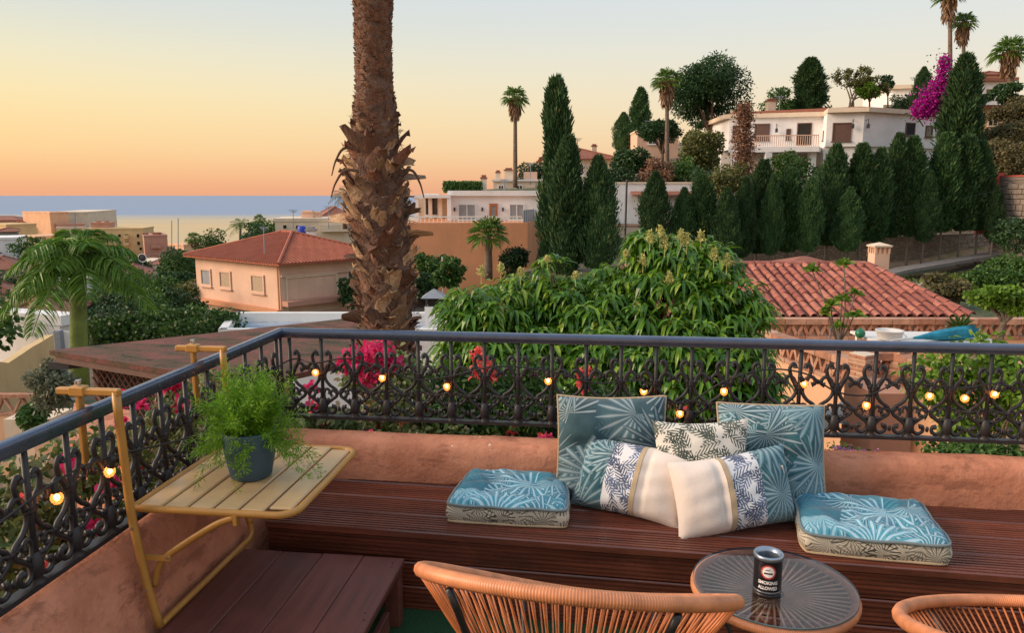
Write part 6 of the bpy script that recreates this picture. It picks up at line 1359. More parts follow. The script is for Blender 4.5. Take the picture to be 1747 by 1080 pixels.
p = at_D(755, 487, 40); cp = thing('closed_parasol', 'closed orange and cream parasol below the orange wall', 'parasol', p); obj('canopy', MB().lathe([(.001, 1.45), (.06, 1.3), (.13, .75), (.17, .3), (.10, .22), (.02, .2)], 10, p), 'wall_apricot', cp, True); obj('pole', MB().tube([p - [0, 0, .4], p + [0, 0, 1.55]], .025, 6), 'frame_white', cp)
# ------------------------------------------------------------------ left: queen palm, hedge, town
feather_palm('queen_palm', 'drooping feathery palm with a green trunk outside the left railing', 134, 448, 640, 19.5, 2.05, .21, 26, None, .95, .30, 'green_trunk', 'queen_leaf', 84)
hg = thing('garden_hedge', 'thick sprawling green hedge before the pink house', 'hedge', at_D(270, 600, 23)); cs = [at_D(x, y, d) for x, y, d in ((185, 565, 22), (225, 558, 22.5), (270, 553, 23), (310, 550, 23.5), (345, 548, 24), (370, 552, 23), (250, 575, 22), (310, 570, 22))]; P, d = clump_points(cs, [np.array([.75, .8, .42])] * 8, 9000, .4); v, f = blades(P, d * .5 + rand_dirs(9000) + [0, 0, .2], .13, .045, 0, .2); obj('foliage', MB().add(v, f), 'green_leaf', hg); st = MB(); [st.tube([q - [0, 0, 1.6], q], .04, 5) for q in cs]; obj('stem', st, 'bark', hg)
rtree('garden_tree', 'bushy mid green tree left of the pink house', 287, 500, 58, 80, 62, 14, 5200, .25, .08, 'green_leaf', 560, trunk_r=.18); rtree('garden_tree', 'darker bushy tree behind the street lamp', 245, 505, 66, 60, 60, 12, 3200, .25, .08, 'dark_leaf', 560, trunk_r=.18); rtree('garden_tree', 'dark flat topped tree behind the corner of the pink house', 300, 473, 75, 90, 28, 12, 3600, .25, .08, 'dark_leaf', 520, trunk_r=.15)
lamp = thing('street_lamp', 'grey street lamp with curved arm left of the pink house', 'street lamp', at_D(251, 540, 48)); b = at_D(251, 540, 48); tp = at_D(249, 490, 48); obj('pole', MB().tube(catmull([b - [0, 0, 2], b, tp, at_D(244, 474, 48), at_D(234, 466, 48)], 6), .06, 7), 'metal_grey', lamp, True); obj('head', MB().box(at_D(231, 465.5, 48), (.5, .2, .12), rotz(YAW), .04), 'metal_grey', lamp)
fan_palm('far_fan_palm', 'small fan palm against the sea, set left of a pair', 332, 408, 440, 150, 2.2, .25, .5, 22); feather_palm('far_feather_palm', 'feathery palm beside the chimneyed red roof with the sea behind', 410, 385, 430, 125, 2.6, .22, 16, None, .8, .28, nl=20); fan_palm('far_fan_palm', 'slim fan palm behind the red roof ridge', 443, 376, 420, 130, 1.5, .2, .3, 20); rtree('far_tree', 'pale green tree in front of the rose apartment block', 297, 440, 130, 42, 45, 8, 1400, .5, .16, 'grey_leaf', 490, trunk_r=.2); feather_palm('far_feather_palm', 'grey feathery palm behind the shaggy palm trunk', 588, 335, 380, 60, 1.5, .16, 16, None, .8, .28, nl=22, leaf='grey_leaf')
def block(label, px0, px1, ytop, D, depth, mat, ang=0., name='apartment_block', zb=None, wins=(), roof=None, cat='building', pane='window_glass', side=None):
    A, B = Pt(px0, D), Pt(px1, D + ang); d = (B - A) / np.linalg.norm(B - A); n = np.array([-d[1], d[0], 0]); n = n if n.dot(FW) > 0 else -n
    pl = [A, B, B + n * depth, A + n * depth]; z1 = zD(ytop, D); z0 = zb if zb is not None else z1 - 18; h = House(name, label, cat, np.append(A[:2], z0)); h.walls(pl, z0, z1, mat)
    if roof: h.hip(pl, z1 + .003, roof, .6, 'roof_rust', .4)
    else: h.slab(pl, z1 + .003, z1 + .5, .15, mat, 'parapet')
    for a, b, y0, y1, kind in wins:
        s0, s1 = sorted((wl(a, A, B), wl(b, A, B))); fr = .12 * D / 150
        h.opening(A, B, s0, s1, zD(y1, D), zD(y0, D), kind or ('dark_void' if D > 100 else pane), mat, fr, .12, False, 'window', 0)
        if kind == 'dark_void' and b - a > 7: q = xy(A) + d * s0; obj('balcony', MB().obox(q - n * 1.2 + [0, 0, zD(y1, D) - .3], d * (s1 - s0), n * 1.19, (0, 0, 1.1)), mat, h.t)
    return h, pl, z1
b1, pl, z1 = block('tall orange lit apartment tower with a blank wall facing the sea town', 42, 88, 363, 262, 6, 'wall_apricot', -10); 
wn = [(a, a + 5, y, y + 6, None) for y in (397, 408) for a in (103, 111, 119)]
block('long beige apartment slab with a receding roofline behind the feathery palm', 88, 146, 364, 266, 12, 'wall_cream', 40, wins=[(a, a + 3.5, y + (a - 95) * .09, y + 4 + (a - 95) * .09, None) for y in (369, 377, 385) for a in (94, 102, 110, 118, 126, 134)]); block('lower cream apartment wing with two rows of square windows', 97, 146, 390, 250, 10, 'wall_cream', 4, wins=wn); bR, pR, zR = block('red brick storey on the roof of the lower cream wing', 98, 146, 384, 252, 6, 'wall_rose', 4, name='roof_storey', zb=zD(391, 252))
wn = [(192, 199, y, y + 7, 'dark_void') for y in (399, 411, 423)] + [(203, 212, y, y + 7, 'dark_void') for y in (399, 411, 423)] + [(224, 231, y, y + 8, 'dark_void') for y in (399, 412)] + [(234, 240, y, y + 3, None) for y in (411,)] + [(180, 185, 401, 404, None), (227, 234, 422, 429, None), (227, 234, 432, 440, None)]
block('yellow apartment block with stacked balconies and rooftop chimneys', 145, 244, 392, 238, 12, 'wall_yellow', 3, wins=wn); b2, p2, z2_ = block('rust red penthouse on the yellow apartment block', 157, 187, 382, 241, 6, 'wall_rose', 1, name='penthouse', zb=zD(393, 241)); b2.chimney(Pt(170, 243), z2_ + .5, zD(378, 241), 1.0, 'wall_rose', 'wall_rose'); b2.chimney(Pt(184, 243), z2_ + .5, zD(378, 241), 1.0, 'wall_rose', 'wall_rose')
b3, p3, z3_ = block('rose red apartment block with roof stacks right of the yellow one', 245, 285, 404, 228, 12, 'wall_rose', 3, wins=[(249, 266, 416, 422, 'dark_void'), (256, 268, 443, 447, None), (249, 270, 432, 435, 'wall_cream')]); b3.chimney(Pt(248, 232), z3_ + .5, zD(400, 228), 1.2, 'wall_rose'); b3.chimney(Pt(268, 232), z3_ + .5, zD(399, 228), 2.0, 'wall_rose')
wn = [(38, 43, y, y + 4, None) for y in (394, 404)] + [(47, 52, y, y + 4, None) for y in (394, 404)]
b0, p0, z0_ = block('ochre apartment block with brown roof beside the orange lit tower', 8, 54, 387, 255, 12, 'wall_yellow', 2, wins=wn, roof=1.5); block('brown roofed block at the far edge of the town', -40, 30, 376, 275, 12, 'wall_rose', 2, roof=1.2)
wh, pw_, zw = block('white house with small dark windows beyond the feathery palm', -30, 36, 410, 150, 9, 'wall_white', 3, 'white_town_house', -24, [(10, 14, 417, 424, None), (18, 23, 415, 423, None), (26, 29, 416, 423, None), (31, 34, 413, 422, None)], cat='house'); block('grey white upper house behind the white town house', -6, 30, 396, 165, 8, 'wall_grey', 2, 'grey_town_house', -24, [(0, 4, 400, 404, None)], .6, cat='house')
ds = thing('satellite_dish', 'dark round dish with pale rim before the rose apartment block', 'dish', at_D(243, 450, 120)); p = at_D(243, 440, 120); dm = MB().lathe([(.001, .12), (.35, .06), (.62, 0), (.62, -.03), (.001, .08)], 24); dm.xf(Matrix.Translation(p) @ Matrix(((RT[0], 0, FW[0], 0), (RT[1], 0, FW[1], 0), (0, 1, 0, 0), (0, 0, 0, 1)))); obj('disc', dm, 'metal_dark', ds, True); obj('rim', MB().tube([p + RT * .64 * math.cos(a) + UP * .64 * math.sin(a) - FW * .02 for a in np.linspace(0, 6.28, 28, endpoint=False)], .06, 6, closed=True), 'frame_white', ds); obj('pole', MB().tube([p - [0, 0, 6], p - [0, 0, .5]], .06, 6), 'metal_grey', ds)
for i, (px, y0, y1, D) in enumerate(((128, 362, 440, 180), (304, 372, 430, 200), (293, 376, 420, 210))): ms = thing('lamp_mast', ['thin mast before the beige apartment slab', 'thin tall mast against the calm sea', 'shorter thin mast beside the tall mast at sea'][i], 'mast', at_D(px, y1, D)); obj('shaft', MB().tube([at_D(px, y1 + 30, D), at_D(px, y0, D)], .12, 6), 'metal_grey', ms)
# long low house group behind the red roof
b4, p4, z4 = block('long beige house with terrace awnings behind the red hip roof', 470, 610, 378, 118, 10, 'wall_cream', 2, 'terraced_house', -14, [(500, 516, 384, 392, None), (478, 486, 383, 391, None), (545, 590, 384, 392, 'dark_void')], cat='house'); b5, p5, z5 = block('red roofed house right behind the terraced beige house', 548, 606, 374, 128, 10, 'wall_rose', 2, 'red_roofed_house', -14, [], 1.9, cat='house'); b4.chimney(Pt(528, 122), z4, zD(362, 122), 1.8, 'wall_pink', 'wall_pink'); b4.chimney(Pt(545, 124), z4, zD(364, 122), .8, 'wall_pink', 'wall_pink')
tk = thing('water_tank', 'small bright blue water tank on the terrace behind the red roof', 'tank', at_D(515, 396, 110)); plain('blue_plastic', (.03, .06, .45), .5, .1, 4, 0); obj('body', MB().lathe([(.001, 0), (.55, 0), (.58, .1), (.58, .9), (.5, 1.05), (.2, 1.1), (.001, 1.1)], 16, at_D(515, 398, 110)), 'blue_plastic', tk, True); obj('stand', MB().box(at_D(515, 398, 110) - [0, 0, 1.2], (1.1, 1.1, 2.4)), 'wall_cream', tk)
for i, (px0, px1, yt, D, mt, rf) in enumerate(((250, 318, 452, 175, 'wall_cream', 1.2), (20, 90, 470, 110, 'wall_rose', 1.3), (-40, 26, 462, 95, 'wall_white', 1.3), (190, 250, 470, 120, 'wall_pink', 1.2), (90, 160, 485, 90, 'wall_white', 0), (340, 430, 432, 160, 'wall_cream', 1.3), (420, 480, 405, 170, 'wall_white', 1.2), (160, 240, 545, 60, 'wall_pink', 1.0), (-60, 30, 520, 60, 'wall_cream', 1.2))):
    block(['small cream house right below the rose apartment block', 'rose walled town house behind the feathery palm', 'white town house with brown roof at the edge of town', 'pink town house under the street lamp arm', 'white flat roofed house hidden behind the feathery palm', 'cream house beyond the red hip roof, below the sea', 'white house below the sea beside the red roof ridge', 'low pink house behind the green hedge', 'cream house with brown roof behind the ochre wall'][i], px0, px1, yt, D, 8, mt, 2, 'town_house', None, [(px0 + (px1 - px0) * k, px0 + (px1 - px0) * (k + .14), yt + 6, yt + 6 + 1.2 * F / D, None) for k in (.15, .45, .72)], rf, 'house')

for i, (px, py, D, r_, lf) in enumerate(((262, 520, 46, 1.6, 'green_leaf'), (305, 520, 47, 1.5, 'dark_leaf'), (232, 535, 42, 1.5, 'dark_leaf'), (285, 545, 40, 1.4, 'green_leaf'), (322, 505, 52, 1.4, 'olive_leaf'), (210, 500, 70, 2.2, 'green_leaf'), (175, 520, 55, 2.0, 'dark_leaf'), (60, 520, 60, 2.2, 'green_leaf'), (20, 500, 75, 2.4, 'dark_leaf'), (330, 450, 120, 3.2, 'dark_leaf'), (370, 425, 140, 3.2, 'green_leaf'), (225, 460, 140, 3.0, 'dark_leaf'), (55, 432, 150, 3.0, 'green_leaf'), (10, 435, 160, 3.0, 'dark_leaf'), (460, 395, 125, 2.6, 'green_leaf'), (440, 410, 115, 2.2, 'dark_leaf'), (300, 455, 110, 2.6, 'green_leaf'))):
    shrub('town_shrub', ['leafy shrub right under the street lamp', 'dark shrub at the corner of the pink house', 'dark shrub between the feathery palm and the street lamp', 'bright shrub just behind the garden hedge', 'olive shrub touching the ledge of the pink house', 'green thicket behind the feathery palm crown', 'dark thicket behind the green palm trunk', 'green thicket before the pale pink lane house', 'dark thicket by the brown roofed town houses', 'dark clump below the far fan palm', 'green clump before the far cream house', 'dark clump under the round dish', 'green clump by the white town house', 'dark clump below the white town house', 'green clump beside the long beige terraced house', 'dark clump behind the red roof eave', 'green clump under the pale green far tree'][i], 'bush', at_D(px, py + .6 * r_ * F / D, D), (r_ * 1.3, r_, r_), 11, 2600, .11 + .0022 * D, .04 + .0007 * D, lf)

for i, (px, py, D, r_, lf) in enumerate(((1345, 300, 62, 1.7, 'green_leaf'), (1245, 312, 58, 1.5, 'olive_leaf'), (1420, 320, 58, 1.4, 'dark_leaf'), (1165, 305, 66, 1.6, 'green_leaf'), (1050, 318, 64, 1.5, 'dark_leaf'), (1215, 318, 62, 1.6, 'dark_leaf'), (905, 300, 86, 1.5, 'dark_leaf'), (1540, 190, 90, 1.6, 'dark_leaf'), (1330, 178, 84, 1.6, 'green_leaf'))):
    shrub('hill_shrub', ['green climber bush under the villa balcony', 'olive bush at the foot of the withered creeper', 'dark bush below the brown shutter of the villa', 'green bush under the yellow green tree', 'dark bush by the utility pole top', 'dark bush between the yellow green tree and the creeper', 'dark shrub beside the pale flat house terrace', 'dark shrub before the highest house terrace', 'green shrub on the slope behind the villa chimney'][i], 'bush', at_D(px, py + .5 * r_ * F / D, D), (r_ * 1.3, r_, r_), 11, 2600, .22, .075, lf)
a, b = at_D(1067, 309, 52), at_D(1727, 318, 52.5); pts = [a + (b - a) * t - np.array([0, 0, 1.9]) * 4 * t * (1 - t) for t in np.linspace(0, 1, 30)]
cb_ = thing('overhead_cable', 'thin overhead cable sagging before the cypress hedge', 'cable', a); obj('wire', MB().tube(pts, .008, 5), 'metal_dark', cb_)
for i, (px, D, y0, y1) in enumerate(((560, 118, 380, 352), (500, 118, 380, 358), (985, 90, 262, 236), (1108, 86, 224, 206), (1330, 74, 186, 164), (1560, 98, 150, 132), (905, 82, 300, 278), (450, 47, 412, 388), (860, 56, 326, 306))):
    p = at_D(px, y0, D); t_ = at_D(px, y1, D); an = thing('roof_aerial', ['television aerial on the red roofed far house', 'television aerial on the terraced beige house', 'television aerial on the cream hill house', 'television aerial on the pink block house', 'television aerial beside the villa chimney', 'television aerial on the highest house', 'television aerial on the pale flat house', 'television aerial on the red hip roof', 'television aerial on the white bungalow'][i], 'aerial', p - [0, 0, .6]); obj('mast', MB().tube([p - [0, 0, .9], t_], .02 + .0003 * D, 5), 'metal_grey', an); L_ = .012 * D
    for k in range(3): obj('rod', MB().tube([t_ - [0, 0, .12 * k * L_] - RT * L_ * (.5 - .1 * k), t_ - [0, 0, .12 * k * L_] + RT * L_ * (.5 - .1 * k)], .012 + .0002 * D, 4), 'metal_grey', an)

for i, (px0, px1, yt, D, mt, ag) in enumerate(((286, 312, 418, 215, 'wall_apricot', -6), (30, 60, 404, 215, 'wall_apricot', -6), (60, 98, 412, 205, 'wall_cream', -5), (108, 150, 424, 195, 'wall_apricot', -5), (-30, 12, 384, 235, 'wall_yellow', -6), (200, 240, 448, 180, 'wall_cream', -4), (5, 40, 432, 185, 'wall_yellow', -4))):
    block(['small apricot apartment block right of the rose one', 'apricot block between the white town house and the tower', 'cream block below the orange lit tower', 'apricot block below the two rows of square windows', 'ochre block under the brown roof at the edge of town', 'cream block below the yellow balconied block', 'low ochre block below the apricot one'][i], px0, px1, yt, D, 9, mt, ag, 'apartment_block', None, [(px0 + (px1 - px0) * k, px0 + (px1 - px0) * (k + .12), y, y + 5, None) for k in (.12, .38, .64) for y in (yt + 5, yt + 16, yt + 27)])

for i, (px, yt, D, mt) in enumerate(((-150, 400, 230, 'wall_cream'), (-240, 405, 220, 'wall_apricot'), (-330, 395, 250, 'wall_yellow'), (-130, 440, 140, 'wall_white'), (-230, 450, 130, 'wall_pink'), (-340, 440, 150, 'wall_cream'), (-160, 490, 85, 'wall_pink'), (-270, 500, 80, 'wall_white'), (-420, 460, 120, 'wall_apricot'), (-180, 560, 50, 'wall_cream'))):
    h_, pl_, z_ = block('small town house on the slope beyond the ochre wall', px, px + 9 * F / D * 1.1, yt, D, 8, mt, 2, 'town_house', None, [(px + 9 * F / D * k, px + 9 * F / D * (k + .16), yt + .8 * F / D, yt + 2 * F / D, None) for k in (.15, .5, .8)], 1.3, 'house'); h_.t['group'] = 'town houses on the left slope'
for i, (px, py, D) in enumerate(((-60, 500, 60), (-120, 520, 55), (-90, 460, 100), (-200, 470, 100), (-300, 480, 100), (-250, 540, 55), (-60, 590, 34))): shrub('town_shrub', 'leafy shrub on the slope beyond the ochre wall', 'bush', at_D(px, py + 10, D), (2.4, 2, 1.6), 9, 1500, .3, .1, ('green_leaf', 'dark_leaf')[i % 2], 'shrubs on the left slope')
# ------------------------------------------------------------------ neighbour's tiled roof
def tilemat(name, a, b, c3):
    g = G(name); co = g.coord('Object', 1); oi = g.n('ShaderNodeObjectInfo'); f = g.noise(g.coord('Object', (1, 1, 1)), 9, 6, .7); c = g.ramp(oi.outputs['Random'], [(0, b), (.5, a), (1, c3)])
    c = g.mix(g.ramp(f, [(.45, (0, 0, 0)), (.75, (.55,) * 3)]), c, sc3(b, .55)); g.set(Base_Color=c, Roughness=.85); g.bump(g.noise(co, 40, 4), .4, .01)
tilemat('roof_tile', (.36, .115, .078), (.235, .07, .052), (.45, .175, .12)); plain('tile_pan', (.15, .055, .04), .9, .4, 5, .5, 30); plain('brick', (.42, .20, .125), .9, .35, 9, .6, 40, bdist=.01); plain('brick_pale', (.52, .29, .19), .9, .3, 9, .6, 40)
ZE, ZR, DE, DR = zD(540, 13.), zD(452, 15.5), 13., 15.5
uE1, uR1, uL = U(1672, DE), U(1482, DR), 2.2
sl_ = np.array([0, 0, ZR - ZE]) + FW * (DR - DE); SL = np.linalg.norm(sl_); sl_ /= SL; nr = np.cross(RT, sl_)
rh = House('tiled_roof_house', 'neighbouring house with weathered clay barrel tile roof and corner chimney', 'house', uD(uL, DE + .2, -3.6))
rh.walls([uD(uL, DE + .3), uD(uE1 - .3, DE + .3), uD(uR1 + .3, DR + 2.2), uD(uL, DR + 2.2)], -3.8, ZE - .12, 'wall_apricot')
e0, e1, r0, r1 = uD(uL, DE, ZE), uD(uE1, DE, ZE), uD(uL, DR, ZR), uD(uR1, DR, ZR); bk0, bk1 = uD(uL, DR + 2.6, ZE + .1), uD(uR1 + .3, DR + 2.6, ZE + .1)
ro = obj('roof', MB().add([e0, e1, r1, r0, bk0, bk1] + [p - np.array([0, 0, .10]) for p in (e0, e1, r1, r0, bk0, bk1)], [[0, 1, 2, 3], [3, 2, 5, 4], [6, 7, 1, 0], [7, 8, 2, 1], [8, 11, 5, 2], [9, 8, 7, 6], [10, 11, 8, 9]]), 'tile_pan', rh.t)
def tile_mesh(r0_, r1_, L_):
    n = 7; a = np.linspace(0, math.pi, n); V = []
    for s_, r_ in ((0, r0_), (1, r1_)):
        for q in (1, .80): V += [(r_ * q * math.cos(x), s_ * L_, r_ * q * math.sin(x)) for x in a]
    f = []
    for j in range(n - 1): f += [[j, j + 1, 2 * n + j + 1, 2 * n + j][::-1], [n + j, n + j + 1, 3 * n + j + 1, 3 * n + j], [j, j + 1, n + j + 1, n + j], [2 * n + j, 2 * n + j + 1, 3 * n + j + 1, 3 * n + j][::-1]]
    me = mesh_of(MB().add(V, f), 'roof_tile'); me.materials.append(MATS['roof_tile']); me.shade_smooth(); me.set_sharp_from_angle(angle=R(50)); return me
TM = tile_mesh(.072, .058, .30); Mt = Matrix(((RT[0], sl_[0], nr[0]), (RT[1], sl_[1], nr[1]), (RT[2], sl_[2], nr[2]))).to_euler()
nrow = 13; st_ = SL / nrow; k = 0; uc = uE1 - .18
while uc > U(1235, DE) - .35 and k < 296:
    for j in range(nrow):
        ulim = uE1 + (uR1 - uE1) * (j / nrow)
        if uc > ulim - .02: continue
        o = bpy.data.objects.new('roof_tile', TM); col.objects.link(o); o.parent = ro
        p = uD(uc, DE, ZE) + sl_ * (j * st_ - .05) + nr * (.002 + .012 * (rng.uniform() < .5)); o.location = p - WL[ro.name]; e = Mt.copy(); e.rotate_axis('Z', rng.normal(0, .03)); o.rotation_euler = e; k += 1
    uc -= .186
st2 = MB()                                    # the part behind the mango tree
while uc > uL + .1:
    a = np.linspace(0, math.pi, 6); p = uD(uc, DE, ZE); q = p + sl_ * SL; V = [b_ + RT * .085 * math.cos(x) + nr * .085 * math.sin(x) for b_ in (p, q) for x in a]; st2.add(V, [[i, i + 1, 7 + i, 6 + i][::-1] for i in range(5)]); uc -= .208
obj('tile_rows', st2, 'roof_tile', ro, True)['kind'] = 'stuff'
def ridge_run(A, B, n_, name='ridge_tile'):
    d = (B - A) / np.linalg.norm(B - A); sd = np.cross(d, UP); sd /= np.linalg.norm(sd); nn = np.cross(sd, d); E = Matrix(((sd[0], d[0], nn[0]), (sd[1], d[1], nn[1]), (sd[2], d[2], nn[2]))).to_euler(); L_ = np.linalg.norm(B - A) / n_
    for i in range(n_): o = bpy.data.objects.new(name, TM); col.objects.link(o); o.parent = ro; o.location = A + d * L_ * i + nn * .03 - WL[ro.name]; o.rotation_euler = E; o.scale = (1.15, L_ / .32, .85)
ridge_run(uD(U(1235, DR), DR, ZR), r1, 9); ridge_run(e1, r1, 10)
ro2 = obj('rear_roof', MB().add([uD(U(1330, 17), 16.8, ZR - .25), uD(U(1470, 17), 16.8, ZR - .25), uD(U(1397, 17), 17.6, zD(437, 17.6)), uD(U(1386, 17), 17.6, zD(437, 17.6)), uD(U(1330, 17), 19, ZR - .3), uD(U(1470, 17), 19, ZR - .3)], [[0, 1, 2, 3], [1, 5, 2], [5, 4, 3, 2], [4, 0, 3]]), 'roof_rust', rh.t)
p = at_D(1497, 465, 15.9); zc0, zc1 = p[2] - .5, zD(432, 15.9); ch = obj('chimney', MB().box((p[0], p[1], (zc0 + zc1) / 2), (.31, .31, zc1 - zc0), rotz(YAW)), 'wall_pink', rh.t); hz = zD(421, 15.9)
cpm = MB()
for a in (-.145, -.05, .05, .145):
    for b in (-1, 1): cpm.box(p * [1, 1, 0] + RT * a + FW * .14 * b + [0, 0, (zc1 + hz) / 2], (.035, .035, hz - zc1), rotz(YAW)); cpm.box(p * [1, 1, 0] + RT * .14 * b + FW * a + [0, 0, (zc1 + hz) / 2], (.035, .035, hz - zc1), rotz(YAW))
obj('chimney_slots', cpm, 'wall_pink', ch); obj('chimney_cap', MB().box((p[0], p[1], hz + .015), (.37, .37, .03), rotz(YAW)).add([xy(p) + RT * a * .2 + FW * b * .2 + [0, 0, hz + .031] for a, b in ((-1, -1), (1, -1), (1, 1), (-1, 1))] + [xy(p) + [0, 0, zD(413, 15.9)]], [[0, 1, 4], [1, 2, 4], [2, 3, 4], [3, 0, 4]]), 'wall_cream', ch)
# ------------------------------------------------------------------ neighbour's patio and its brick lattice parapets
ZT, ZF = -.24, -.86
def PZ_(px, py, z=ZT): return xy(at_z(px, py, z))
P1, P2, P3, P4 = PZ_(1305, 562), PZ_(1472, 618), PZ_(1530, 601), PZ_(1700, 660); PB0, PB1 = Pt(1308, 11.2), Pt(1800, 11.2); P2b = P2 + (P3 - P2) * .35 + FW * .35
pt = House('neighbour_patio', 'raised apricot walled patio of the house with the clay tile roof', 'patio', np.append(P2[:2], -3.6)); pt.walls([P1, P2, P2b, P3, P4, P4 + RT * 1.5 + FW * .5, PB1, PB0], -4.2, ZF, 'wall_apricot', 'patio_base')
def lattice_wall(label, A, B, z0, z1, base, name='brick_parapet', nz=None, far=False):
    """coping and base course with a zigzag of set bricks between"""
    A, B = xy(A), xy(B); L_ = np.linalg.norm(B - A); d = (B - A) / L_; n = np.array([-d[1], d[0], 0]); t = thing(name, label, 'parapet', np.append(A[:2], base))
    hc = .085; obj('base_wall', MB().obox(A - n * .06 + [0, 0, base], d * L_, n * .12, (0, 0, z0 - base)), 'wall_apricot', t)
    k = int(L_ / .30); lc = L_ / k
    for i in range(k):
        for zz, w_, h_ in ((z1 - hc, .17, hc), (z0 + .002, .15, .055)): obj('brick', MB().obox(A + d * (lc * i + .004) - n * w_ / 2 + [0, 0, zz + rng.uniform(0, .003)], d * (lc - .008), n * w_, (0, 0, h_)), ('brick', 'brick_pale')[int(rng.integers(0, 2))], t)
    zl, zh = z0 + .057, z1 - hc; hh = zh - zl; m = max(3, int(L_ / (hh * .92))); st = L_ / m
    for i in range(m):
        for s_ in (0, 1):
            a = A + d * st * (i + (0 if s_ == 0 else .5)); b = A + d * st * (i + .5 + (0 if s_ == 0 else .5)); pa, pb = (a + [0, 0, zl], b + [0, 0, zh]) if s_ == 0 else (a + [0, 0, zh], b + [0, 0, zl]); dv = pb - pa; pe = np.cross(dv / np.linalg.norm(dv), n) * .022
            obj('lattice_brick', MB().obox(pa - n * .05 - pe, dv, n * .10, pe * 2), ('brick', 'brick_pale')[(i + s_) % 2], t)
    return t
lattice_wall('far brick lattice parapet of the patio under the clay tile roof', PB0, Pt(1790, 11.2), zD(579, 11.2), zD(543, 11.2), ZF)
lattice_wall('slanting brick lattice parapet beside the mango tree', P1, P2 - (P2 - P1) / np.linalg.norm(P2 - P1) * .12, ZT - .32, ZT, -1.1); lattice_wall('brick lattice parapet between the brick pillars and the bright green bush', P3, P4, ZT - .32, ZT, -1.1); lattice_wall('short recessed brick lattice parapet between two brick pillars', P2b, P3 + (P2b - P3) * .1, ZT - .32, ZT, -1.1)
for i, p in enumerate((P2, P3)):
    t = thing('brick_pillar', ['square brick pillar ending the slanting parapet', 'brick pillar at the start of the parapet by the bright bush'][i], 'pillar', np.append(p[:2], -1.2))
    for c_ in range(22):
        z = -1.2 + c_ * .048
        for q in range(2): o = MB().box((0, 0, 0), (.10, .215, .042), bev=.004); o.xf(rotz(YAW + .5 + (math.pi / 2) * (c_ % 2))); dd = Vector((.053 * (2 * q - 1), 0, 0)); dd.rotate(rotz(YAW + .5 + (math.pi / 2) * (c_ % 2)).to_euler()); o.v = [o.verts() + p + np.array(dd) + [0, 0, z + .021]]; obj('brick', o, ('brick', 'brick_pale')[int(rng.integers(0, 2))], t)
    obj('mortar', MB().box(p + [0, 0, -1.2 + .53], (.2, .2, 1.055), rotz(YAW + .5)), 'wall_cream', t)
plain('white_plastic', (.75, .72, .68), .5, .05, 5, 0); g = G('blue_canvas'); g.set(Base_Color=g.ramp(g.noise(g.coord(), 8, 4), [(.3, (.01, .16, .26)), (.7, (.03, .33, .48))]), Roughness=.8)
p = at_D(1517, 579, 9.2); bt = thing('white_tub', 'round white plastic tub on the neighbour patio table', 'tub', p); obj('shell', MB().lathe([(.001, 0), (.125, 0), (.135, .01), (.158, .105), (.165, .108), (.165, .118), (.15, .118), (.13, .015), (.001, .012)], 28, p), 'white_plastic', bt, True); obj('handle', MB().tube(catmull([p + RT * .16 + [0, 0, .07], p + RT * .21 + [0, 0, .04], p + RT * .19 + [0, 0, .005]], 4), .006, 5), 'white_plastic', bt)
tz2 = p[2] - .0; tt = thing('patio_table', 'long pale patio table with a cloth carrying the blue parasol', 'table', np.append(p[:2], ZF)); a, b = at_z(1495, 582, tz2 - .005), at_z(1712, 584, tz2 - .005); obj('tabletop', MB().obox(a - FW * .12 - [0, 0, .035], b - a, FW * .85, (0, 0, .03)), 'white_plastic', tt)
for q in (a, b):
    for e in (0, .7): obj('leg', MB().obox(np.append((q + (a + b - 2 * q) * .03 + FW * e - FW * .08)[:2], ZF), RT * .05, FW * .05, (0, 0, tz2 - .04 - ZF)), 'white_plastic', tt)
ua, ub = at_z(1556, 577, tz2 + .05), at_z(1662, 568, tz2 + .06); ub = ub + np.array([0, 0, .02]); bu = thing('folded_parasol', 'folded turquoise parasol lying on the patio table', 'parasol', a * .3 + b * .7); n_ = 14; V = []; d = (ub - ua) / np.linalg.norm(ub - ua)
rad = [.012, .03, .055, .075, .085, .088, .08]; rows = []
for i, r_ in enumerate(rad):
    c_ = ua + (ub - ua) * i / 6; aa = np.arange(16) / 16 * 2 * math.pi; q = r_ * (1 + .22 * np.cos(8 * aa)); sd = np.cross(d, UP); sd /= np.linalg.norm(sd); nn = np.cross(sd, d); rows.append(c_ + sd * (q * np.cos(aa))[:, None] + nn * (q * np.sin(aa) * .8)[:, None])
V = np.concatenate(rows); f = [[i * 16 + j, i * 16 + (j + 1) % 16, (i + 1) * 16 + (j + 1) % 16, (i + 1) * 16 + j] for i in range(6) for j in range(16)] + [list(range(6 * 16, 7 * 16))]; obj('canopy', MB().add(V, f), 'blue_canvas', bu, True); obj('pole', MB().tube([ua - d * .32, ub + d * .02], .012, 6), 'white_plastic', bu)
p = at_D(1467, 577, 9.4); plain('green_plastic', (.01, .16, .08), .35, .1, 5, 0); gb2 = thing('green_ball', 'small dark green ball beside the white tub', 'ball', p); obj('shell', MB().ball(p + [0, 0, .06], .062, 16, 12), 'green_plastic', gb2, True); obj('valve', MB().tube([p + [0, 0, .115], p + [0, 0, .135]], .012, 6), 'green_plastic', gb2)
p = at_D(1422, 590, 9.6); cf_ = thing('patio_chair', 'small metal framed chair back by the far lattice parapet', 'chair', np.append(p[:2], ZF)); zt_ = zD(561, 9.6)
